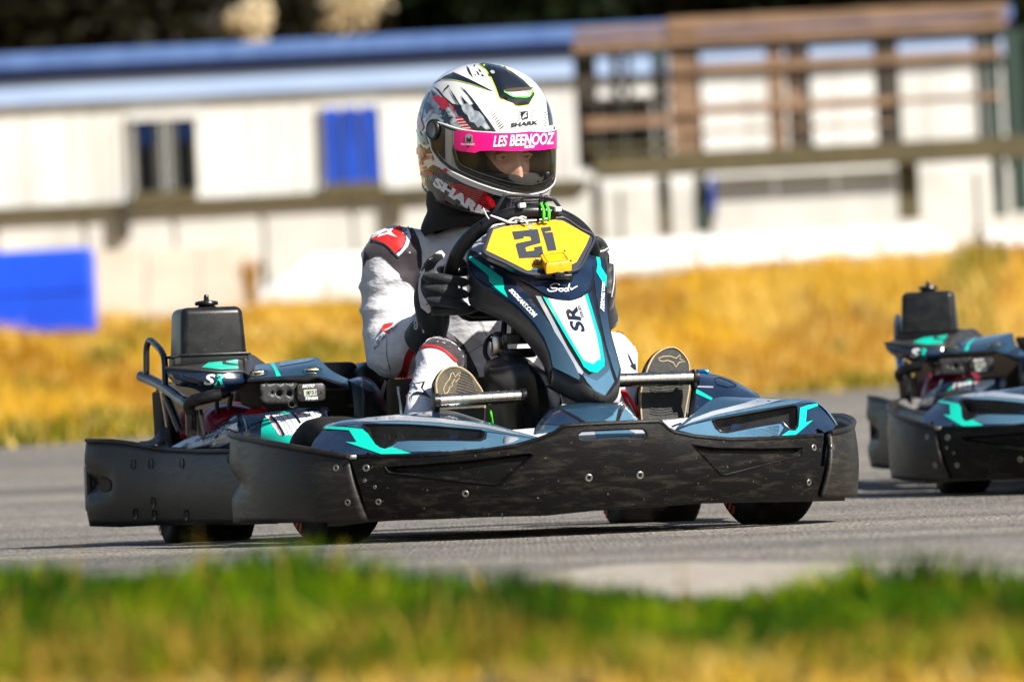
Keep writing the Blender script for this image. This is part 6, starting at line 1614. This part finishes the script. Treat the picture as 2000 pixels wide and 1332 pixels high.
# top intake
vent_o = [(936, 126), (948, 124.5), (975, 129), (1000, 142), (1022, 158), (1036, 172), (1043.5, 185), (1032, 205), (1012, 208), (990, 198), (975, 190), (969, 172), (960, 152), (950, 137)]
hskin('lime_trim', 'lime', [(933, 126), (948, 123.5), (976, 128), (1001, 141), (1023, 157), (1037, 171), (1045, 185), (1033, 206.5), (1011, 209.5), (988, 199.5), (973, 191), (967, 173), (958, 153), (947, 137)], off=0.001)
iv = skin('top_vent', helmet, 'helmetblack', fullB, vent_o, step=5, off=0.0018, depth=-0.007, margin=12, angle=180)
hskin('vent_slot', 'lining', [(980, 181), (1000, 177.5), (1025, 176), (1038, 176.5), (1030, 181), (1008, 184), (988, 185)], off=0.0105)
hskin('vent_chin', 'helmetgrey', [(984, 185), (1008, 184.5), (1031, 181), (1036, 179), (1029, 192), (1010, 193), (997, 192)], off=0.0102)
for pts, mt in (([(983, 184), (999, 193), (1012, 194), (1029, 193), (1037, 178)], 'green'), ([(1029, 193), (1037, 178)], 'lime')):
    stroke(helmet, mt, fullB, pts, 2.0, off=0.0112 if mt == 'green' else 0.0118, name='vent_trim', ns=12 if len(pts) > 2 else None)
for poly in ([(981, 139), (984, 137), (988, 142), (992, 146), (996, 150), (991, 149), (986, 144)], [(957, 147), (960, 144), (965, 146), (966, 150), (961, 151)]):
    hskin('vent_mark', 'silver' if poly[0][0] < 970 else 'lining', poly, off=0.0095)
hskin('dark_swoosh', 'helmetblack', [(860, 156), (868, 150), (886, 142), (900, 148), (916, 155), (940, 167), (967, 181), (950, 176), (920, 165), (895, 158), (880, 156)])
stroke(helmet, 'lime', fullB, [(862, 157), (880, 156.5), (900, 160), (925, 167), (950, 177)], 0.9, name='lime_trim', ns=14)
hskin('rear_vent', 'greyplastic', [(840, 162), (850, 155), (858, 149), (860, 156), (852, 161), (842, 165)])
for poly in ([(911, 130), (916, 134), (920, 143), (925, 153), (917, 145), (913, 137)], [(925, 128), (929, 128), (927, 133)], [(930, 139), (934, 142), (938, 148), (934, 147)], [(940, 146), (944, 147), (946, 151), (941, 150)], [(927, 145), (930, 147), (929, 150)], [(934, 134), (939, 139), (941, 143), (936, 140)]):
    hskin('ink_scratch', 'helmetblack', poly, step=4)
# torn black slash running down to the visor
hskin('black_slash', 'helmetblack', [(846, 169), (858, 176), (868, 189), (884, 203), (896, 206), (886, 190), (876, 170), (872, 163), (880, 176), (890, 190), (898, 204), (912, 214), (905, 198), (900, 186), (908, 196), (918, 206), (926, 204), (914, 186), (898, 169), (910, 178), (922, 192), (934, 208), (944, 222), (955, 236), (970, 258), (955, 256), (930, 256), (912, 254), (902, 238), (893, 222), (880, 205), (864, 190)], off=0.0014)
hskin('grey_splash', 'helmetgrey', [(902, 206), (914, 203), (922, 208), (926, 216), (936, 219), (944, 228), (950, 240), (958, 252), (950, 254), (940, 246), (934, 250), (926, 240), (918, 238), (914, 226), (908, 222), (903, 214)], off=0.002)
hskin('grey_splash', 'helmetgrey', [(838, 184), (850, 186), (866, 200), (876, 214), (868, 222), (858, 226), (846, 220), (838, 232), (830, 240), (826, 222), (830, 200)], off=0.0016)
for poly in ([(822, 214), (827, 200), (834, 186), (838, 180), (834, 196), (829, 210), (826, 228), (820, 246), (816, 250), (818, 230)], [(834, 200), (842, 204), (848, 214), (840, 216), (834, 224), (830, 212)], [(814, 256), (818, 246), (823, 262), (830, 272), (828, 286), (822, 276)], [(858, 214), (866, 208), (874, 220), (884, 236), (876, 238), (866, 230)], [(826, 262), (832, 256), (833, 268), (838, 282), (832, 284)], [(843, 176), (850, 184), (862, 200), (852, 196), (845, 186)]):
    hskin('dark_swirl', 'helmetblack', poly, off=0.0022)
for poly in ([(846, 192), (852, 187), (860, 190), (868, 192), (874, 198), (880, 206), (874, 212), (866, 216), (860, 208), (852, 200)], [(816, 240), (819, 222), (825, 236), (829, 250), (824, 258), (818, 252)], [(832, 176), (836, 174), (839, 182), (836, 192), (832, 186)], [(818, 210), (821, 216), (823, 226), (819, 222)], [(882, 206), (889, 210), (888, 213), (883, 211)], [(884, 214), (892, 217), (893, 220), (886, 218)]):
    hskin('red_splash', 'helmetred', poly, off=0.0026)
for k in range(5):                                # red and white ladder stripes
    x = 889 + k * 3.6; y = 230 + k * 5.6
    hskin('red_stripe', 'helmetred', [(x, y), (x + 13 + k, y - 1.5), (x + 17 + k, y + 2), (x + 3, y + 3.2)], off=0.0026, step=4)
    hskin('white_stripe', 'helmet', [(x + 2, y + 3.0), (x + 16 + k, y + 1.6), (x + 17 + k, y + 4), (x + 4, y + 5.5)], off=0.0024, step=4)
st5 = []
for k in range(10):
    a = math.pi / 2 + k * math.pi / 5; r = 14 if k % 2 == 0 else 5.6
    st5.append((874 + r * 1.05 * math.cos(a), 234 - r * 1.1 * math.sin(a)))
hskin('star_print', 'helmetblack', st5, off=0.003, step=4)
stroke(helmet, 'helmetgrey', fullB, scal(st5, 1.18), 1.0, off=0.0034, name='star_outline', closed=True)
for poly, mt in (([(815, 290), (820, 282), (827, 292), (832, 300), (827, 308), (822, 318), (816, 312)], 'helmetorange'), ([(822, 300), (829, 288), (834, 296), (828, 310)], 'helmetred'), ([(818, 306), (824, 304), (824, 309), (819, 310)], 'helmetred'), ([(820, 318), (826, 317), (827, 322), (821, 323)], 'helmetred'), ([(826, 327), (832, 325), (833, 330), (828, 331)], 'helmetred'), ([(830, 340), (838, 334), (848, 338), (846, 342)], 'helmetred'), ([(818, 288), (823, 295), (821, 304), (817, 300)], 'helmetgrey')):
    hskin('flame_print', mt, poly, off=0.0026)
hskin('dark_triangle', 'helmetblack', [(828, 301), (844, 283), (851, 300)], off=0.003)
stroke(helmet, 'liningbrown', fullB, [(833, 298), (843, 288), (848, 298)], 1.2, off=0.0034, name='triangle_line', closed=True)
# halftone dots
hv, hf = [], []
def dot(x, y, r):
    k = len(hv)
    for a in range(6): hv.append(hit(fullB, x + r * math.cos(a * 1.0472), y + r * math.sin(a * 1.0472), 0.0018)[0])
    hf.append(tuple(range(k, k + 6)))
for i in range(12):
    for j in range(7):
        x = 948 + i * 2.6 + j * 2.3; y = 206 + i * 4.2 - j * 1.9
        r = max(0, 1.6 - abs(j - 1.5) * .36) * (0.45 + .06 * i)
        if r > .3 and y < 254: dot(x + random.uniform(-.3, .3), y, r)
for i in range(6):
    for j in range(5):
        r = 1.25 - .2 * j
        if r > .3:
            dot(1013 - j * 3.6 + (i % 2) * 1.8, 236 - i * 3.4, r); dot(1037 + j * 3.3 + (i % 2) * 1.6, 234 - i * 3.4 - j * .8, r * .9); dot(1063 + j * 2.0, 246 - i * 5 - j * 1.0, r * .9)
hd = mesh_obj('halftone_dots', hv, hf, 'helmetblack', helmet, smooth=False); hd['kind'] = 'stuff'
letter(helmet, 'helmetblack', fullB, 'SHARK', [(997, 249.5), (1050, 243.5), (1051, 235.5), (997.5, 240.5)], bold=0.05, off=0.0022)
hskin('brand_emblem', 'helmetblack', [(1016, 219), (1030, 217), (1031, 232), (1019, 235)], off=0.002)
hskin('brand_emblem_mark', 'helmet', [(1019, 232), (1022, 225), (1028, 219), (1027, 222), (1024, 226), (1028, 226), (1026, 230), (1024, 229), (1021, 232)], off=0.0028, step=3)
hskin('dark_edge_flash', 'helmetblack', [(1066, 196), (1071, 208), (1076, 226), (1079, 244), (1072, 246), (1070, 228)], off=0.0016)
# lower cheek: carbon stripes, red block, big lettering
hskin('dark_cheek', 'helmetblack', [(822, 336), (836, 330), (846, 322), (858, 328), (880, 344), (905, 358), (935, 370), (965, 380), (1000, 388), (1040, 390), (1075, 382), (1072, 404), (1030, 424), (985, 432), (945, 438), (920, 430), (890, 414), (860, 394), (832, 374), (820, 354)], off=0.0014)
for k in range(22):
    x = 828 + k * 4.2; y = 332 + k * 1.9
    hskin('carbon_stripe', 'helmetgrey', [(x, y + 1), (x + 1.8, y + .5), (x + 8 - k * .15, y + 17 - k * .5), (x + 6 - k * .15, y + 17 - k * .5)], off=0.0022, step=5)
for poly in ([(864, 332), (872, 328), (876, 334), (868, 338)], [(872, 326), (882, 328), (880, 334)], [(856, 334), (862, 334), (864, 338)]):
    hskin('red_splash', 'helmetred', poly, off=0.0026, step=4)
hskin('red_cheek_block', 'helmetred', [(878, 358), (900, 360), (925, 368), (950, 376), (965, 392), (968, 402), (950, 412), (930, 414), (915, 402), (895, 386)], off=0.0026)
for k in range(9):
    y = 361 + k * 5.0
    stroke(helmet, 'helmetblack', fullB, [(884 + k * 5.5, y), (915 + k * 5.5, y + 6), (942 + k * 3.0, y + 11)], 1.5, off=0.0034, name='pinstripe', ns=10)
letter(helmet, 'whiteprint', fullB, 'SHARK', [(847, 361), (950, 432), (961, 414), (855, 345)], bold=0.06, off=0.0042)
put(lathe([(0.0038, 0), (0.0036, .002), (0.0015, .003)], hit(fullB, 846, 311, .001)[0], hit(fullB, 846, 311)[1], 12), 'rivet', 'brass', helmet)
put([box(hit(fullB, 1085, 342, .004)[0], (0.012, 0.012, 0.010), bev=0.002)], 'visor_tab', 'black', helmet)
# chin guard inside
def hl(p): return HCp + HR @ Vector(p)
def arc(z, ry, rx, ph, n=18, dz=0): return [hl((rx * math.sin(a), -ry * math.cos(a), z + dz * math.cos(a))) for a in np.linspace(-ph, ph, n)]
bg_ = loft([arc(-.126, .165, .12, 1.0), arc(-.114, .164, .118, 1.0, dz=.002), arc(-.110, .152, .108, .9, dz=.004), arc(-.108, .140, .10, .8, dz=.016), arc(-.108, .128, .09, .7, dz=.030), arc(-.116, .115, .08, .6, dz=.020)], 30, 26)
put(bg_, 'breath_guard', 'chrome', helmet, angle=180)
put([tube(arc(-.108, .168, .122, 1.0), 0.0022, 6, 40), tube(arc(-.099, .160, .114, .9), 0.0018, 6, 40)], 'guard_rib', 'chrome', helmet)
# cheek pads
for s in (-1, 1):
    put(ellipsoid(hl((s * .088, -.052, -.055)), (.030, .072, .062), HR, 18, 12), 'cheek_pad', 'lining' if s < 0 else 'liningbrown', helmet, angle=180)
# ---------------- face behind the visor
def facef(p):
    x, y, z = p
    if y < 0:
        nz = max(0, min(1, (0.022 - z) / 0.068)) if z > -.055 else max(0, 1 - (-.055 - z) / .012)
        wn = .0085 + .008 * max(0, min(1, (0.0 - z) / .05))
        y -= 0.029 * nz ** 1.1 * math.exp(-(x / wn) ** 2)
        for s in (-1, 1):
            y += 0.013 * math.exp(-((x - s * .032) / .017) ** 2 - ((z - .008) / .012) ** 2)
            y -= 0.006 * math.exp(-((x - s * .030) / .022) ** 2 - ((z - .029) / .009) ** 2)
            y -= 0.006 * math.exp(-((x - s * .042) / .018) ** 2 - ((z + .028) / .02) ** 2)
            y += 0.004 * math.exp(-((x - s * .017) / .006) ** 2 - ((z + .045) / .02) ** 2)
    return Vector((x, y, z))
FC = hl((0, -.046, -.049))
face = put(ellipsoid(FC, (.070, .088, .112), HR, 72, 60, facef), 'face', 'skin', person, angle=180)
for s in (-1, 1):
    ec = FC + HR @ Vector((s * .032, -.0655, .008))
    eye = put(ellipsoid(ec, (.0122, .0118, .0112), HR, 18, 12), 'eye', 'eyewhite', face, angle=180)
    gz = (HR @ Vector((.10, -1, -.04))).normalized()
    put(lathe([(.0062, 0), (.0056, .0009), (.003, .0012)], ec + gz * .0112, gz, 16), 'iris', 'iris', eye)
    put(lathe([(.0028, 0), (.0024, .0004)], ec + gz * .0124, gz, 12), 'pupil', 'lining', eye)
    lid_ = [FC + HR @ Vector((s * (.032 + .0155 * math.cos(a)), -.0755 - .003 * math.sin(a) + .004 * abs(math.cos(a)), +.0075 + .0050 * math.sin(a))) for a in np.linspace(0.05, math.pi - .05, 14)]
    put(tube(lid_, 0.0042, 8), 'upper_eyelid', 'skin', face, angle=180)
    lid2 = [FC + HR @ Vector((s * (.032 + .0150 * math.cos(a)), -.0735 + .004 * abs(math.cos(a)), .0065 - .0046 * math.sin(a))) for a in np.linspace(0.05, math.pi - .05, 14)]
    put(tube(lid2, 0.0034, 8), 'lower_eyelid', 'skin', face, angle=180)
    put(tube([FC + HR @ Vector((s * .012, -.0855, .0235)), FC + HR @ Vector((s * .028, -.0850, .0290)), FC + HR @ Vector((s * .050, -.0720, .0240))], [0.0028, 0.0042, 0.0018], 8, 14), 'eyebrow', 'hair', face, angle=180)
put(tube(arc(-.112, .135, .092, 1.2), [.032] * 5, 12, 24), 'chin_gaiter', 'snood', person, angle=180)
put(tube([hl((-.075, -.05, -.032)), hl((-.062, -.085, -.064)), hl((-.030, -.115, -.098)), hl((.0, -.125, -.112))], [.026, .024, .022, .022], 12, 20), 'balaclava_edge', 'snood', person, angle=180)

# ---------------- gloves
def finger(pts, rs): return tube(catmull([K(a, b, y=c) for a, b, c in pts], 16), rs, 12)
gp = []
gp.append(tube(catmull([K(846, 634, y=.235), K(840, 612, y=.215), K(833, 578, y=.200), K(836, 545, y=.190), K(843, 532, y=.185)], 16), [.034, .033, .031, .026, .016], 16))
for k, (yy, rr) in enumerate(((545, .0116), (568.5, .0120), (591, .0112))):
    gp.append(finger([(828, yy - 6, .190), (838, yy - 4, .158), (862, yy - 1, .136), (888, yy + 3, .137), (905, yy + 6, .152), (909, yy + 7, .176)], [rr * .9, rr, rr, rr * .96, rr * .88, rr * .74]))
gp.append(finger([(832, 540, .20), (836, 524, .172), (846, 508, .150), (858, 499, .142), (868, 496, .146)], [.014, .0135, .0125, .0115, .009]))
gV, gF = remesh(gp, 0.0032, 1)
gl = mesh_obj('glove', gV, gF, 'glove', person, angle=180)
glB = BVHTree.FromPolygons([tuple(v) for v in gV], gF)
put(finger([(860, 530, .205), (880, 520, .215), (897, 512, .200), (903, 522, .185), (898, 536, .182)], [.012, .012, .0115, .011, .009]), 'index_finger', 'glove', gl, angle=180)
put(finger([(845, 606, .17), (875, 607, .15), (910, 606, .15), (935, 600, .165)], [.011, .011, .010, .008]), 'little_finger', 'glove', gl, angle=180)
skin('white_glove_trim', gl, 'glovewhite', glB, [(830, 524), (824, 532), (819, 545), (817, 565), (819, 585), (822, 600), (836, 612), (847, 605), (836, 592), (827, 578), (822, 562), (823, 545), (831, 530)], step=4, off=0.0012, angle=180)
for poly in ([(850, 496), (858, 491), (868, 490), (869, 497), (866, 504), (862, 496)], [(838, 506), (846, 503), (840, 508)]):
    skin('pale_thumb_trim', gl, 'glovewhite', glB, poly, step=4, off=0.0012, angle=180)
cuf = put(tube(catmull([K(852, 610, y=.225), K(848, 628, y=.235), K(838, 646, y=.255), K(828, 664, y=.285)], 20), [.031, .036, .045, .047], 20), 'glove_cuff', 'glove', gl, angle=180)
cufB = bvh_of(tube(catmull([K(852, 610, y=.225), K(848, 628, y=.235), K(838, 646, y=.255), K(828, 664, y=.285)], 20), [.031, .036, .045, .047], 20))
letter(gl, 'glovewhite', cufB, 'sparco', [(803, 594), (806, 646), (817, 643), (813, 592)], bold=0.03, off=0.001)
stroke(gl, 'glovewhite', cufB, [(813, 612), (812, 622), (816, 632), (824, 640), (828, 650)], [4, 3, 2, 3], off=0.001, name='cuff_trim', ns=16)
for pts in ([(848, 612), (858, 611), (866, 607)], [(852, 617), (860, 614), (870, 608)], [(860, 619), (868, 612), (875, 606)]):
    stroke(gl, 'glovewhite', cufB, pts, 1.5, off=0.002, name='cuff_print', ns=8)
# left glove, mostly behind the nose cone
gp = []
gp.append(tube(catmull([K(1176, 596, y=.27), K(1182, 570, y=.235), K(1184, 535, y=.215), K(1179, 500, y=.205), K(1174, 482, y=.20)], 16), [.027, .025, .022, .021, .014], 14))
for yy in (500, 522, 545, 567):
    gp.append(finger([(1186, yy, .20), (1180, yy - 2, .165), (1160, yy, .140), (1140, yy + 3, .145), (1130, yy + 4, .170)], [.0125, .0125, .012, .011, .009]))
gp.append(finger([(1182, 510, .20), (1180, 490, .185), (1172, 475, .17), (1160, 466, .165)], [.0135, .013, .012, .010]))
g2V, g2F = remesh(gp, 0.0048, 3)
gl2 = mesh_obj('glove', g2V, g2F, 'glove', person, angle=180)
g2B = BVHTree.FromPolygons([tuple(v) for v in g2V], g2F)
for pts in ([(1172, 492), (1180, 490), (1188, 484)], [(1190, 488), (1197, 505), (1199, 530), (1198, 555), (1194, 580)]):
    stroke(gl2, 'glovewhite', g2B, pts, 2.4, off=0.0015, name='glove_piping', ns=16)
put(tube(catmull([K(1176, 560, y=.25), K(1174, 600, y=.28), K(1176, 625, y=.31)], 14), [.026, .032, .038], 16), 'glove_cuff', 'glove', gl2, angle=180)

# ---------------- shoes with the soles towards the camera
def shoe(poly, yfun, soleM, edgeM, upper):
    pts = [K(x, y, y=yfun(y)) for x, y in rnd(poly, 60)]; n = len(pts)
    c = sum(pts, Vector()) / n
    sh = put(([p + Vector((0, .030, 0)) for p in upper_ring(pts, c, 1.0)] + [p + Vector((0, .060, 0)) for p in upper_ring(pts, c, .92)] + [p + Vector((0, .085, 0)) for p in upper_ring(pts, c, .6)],
              [(i, (i + 1) % n, n + (i + 1) % n, n + i) for i in range(n)] + [(n + i, n + (i + 1) % n, 2 * n + (i + 1) % n, 2 * n + i) for i in range(n)] + [tuple(range(2 * n, 3 * n))]), 'shoe', 'shoe', person, angle=60)
    put((pts + [p + Vector((0, .018, 0)) for p in pts], [(i, (i + 1) % n, n + (i + 1) % n, n + i) for i in range(n)] + [tuple(range(n, 2 * n))]), 'sole_edge', edgeM, sh, angle=40)
    put(tube(pts, 0.0022, 6, closed=True), 'sole_rim', edgeM, sh)
    fc = [c + (p - c) * .965 + Vector((0, -.0010, 0)) for p in pts]
    put((fc + [p + Vector((0, .01, 0)) for p in fc], [tuple(range(n))] + [(i, (i + 1) % n, n + (i + 1) % n, n + i) for i in range(n)]), 'sole', soleM, sh, angle=30)
    return sh, BVHTree.FromPolygons([tuple(p) for p in fc], [tuple(range(n))]), c
def upper_ring(pts, c, k): return [c + (p - c) * k for p in pts]
solR = [(853, 768), (852, 747), (859, 731), (870, 720.5), (885, 716), (901, 719), (919, 731), (931.5, 748), (942, 766), (947, 800), (942, 850), (925, 872), (880, 872), (862, 850), (855, 805)]
solL = [(1260, 735), (1269, 710), (1281, 692), (1299, 681), (1317, 679), (1332, 689), (1343, 704), (1347, 722), (1347, 752), (1340, 794), (1334, 830), (1325, 860), (1280, 862), (1258, 840), (1252, 800), (1252, 765)]
sR, sRB, _ = shoe(solR, lambda y: -.155 + (y - 790) * -.00025, 'sole', 'soleedge', None)
skin('dark_heel', sR, 'soledark', sRB, [(854, 800), (946, 795), (943, 850), (925, 872), (880, 872), (862, 850)], step=12, off=.0012)
sL, sLB, _ = shoe(solL, lambda y: -.150 + (y - 770) * -.00025, 'soledark', 'soleedge', None)
stroke(sR, 'soleedge', sRB, [(868, 768), (866, 760), (870, 750), (878, 740), (881, 730), (885, 728), (889, 737), (894, 731), (899, 726), (896, 740), (890, 746), (888, 740), (882, 750), (884, 754), (878, 756), (876, 764), (871, 769)], 1.7, off=0.0012, name='star_emblem', closed=True)
stroke(sL, 'soleedge', sLB, [(1286, 700), (1296, 696), (1310, 696), (1320, 700), (1328, 693), (1328, 702), (1338, 706), (1326, 708), (1320, 717), (1315, 708), (1304, 704), (1294, 706), (1288, 704)], 1.8, off=0.0012, name='star_emblem', closed=True)
for k in range(22):
    y = 724 + k * 5.2
    if y < 812: stroke(sL, 'soledark', sLB, [(1268 + .1 * k, y), (1290, y + 3), (1312, y), (1336 - .2 * k, y + 2)], 2.0, off=0.0018, name='tread', ns=14)
for k in range(9):
    y = 722 + k * 5.5
    stroke(sR, 'soledark', sRB, [(898 - k, y + 3), (912, y + 8), (922 + k * 1.5, y + 14)], 1.6, off=0.0014, name='tread', ns=8)
# place the parts relative to the person's own origin
for o in list(person.children):
    o.location = -SEAT
# ================================================================== SECOND KART (same rental model, seen almost head-on)
def copy_tree(o, parent=None):
    c = o.copy(); COL.objects.link(c)
    if parent is not None: c.parent = parent; c.matrix_local = o.matrix_local
    for chd in list(o.children):
        if not chd.name.startswith('digit'): copy_tree(chd, c)      # its own number is outside the picture
    return c
kart2 = copy_tree(kart)
kart2['label'] = 'second go-kart following behind the number 21 kart, its driver out of sight'
p2 = W(2243, 960, 16.85); p2.z = height(p2.x, p2.y)
kart2.matrix_world = Matrix.Translation(p2) @ Matrix.Rotation(R(-6.7), 4, 'Z') @ Matrix.Rotation(0.024, 4, 'X')
bpy.context.view_layer.update()
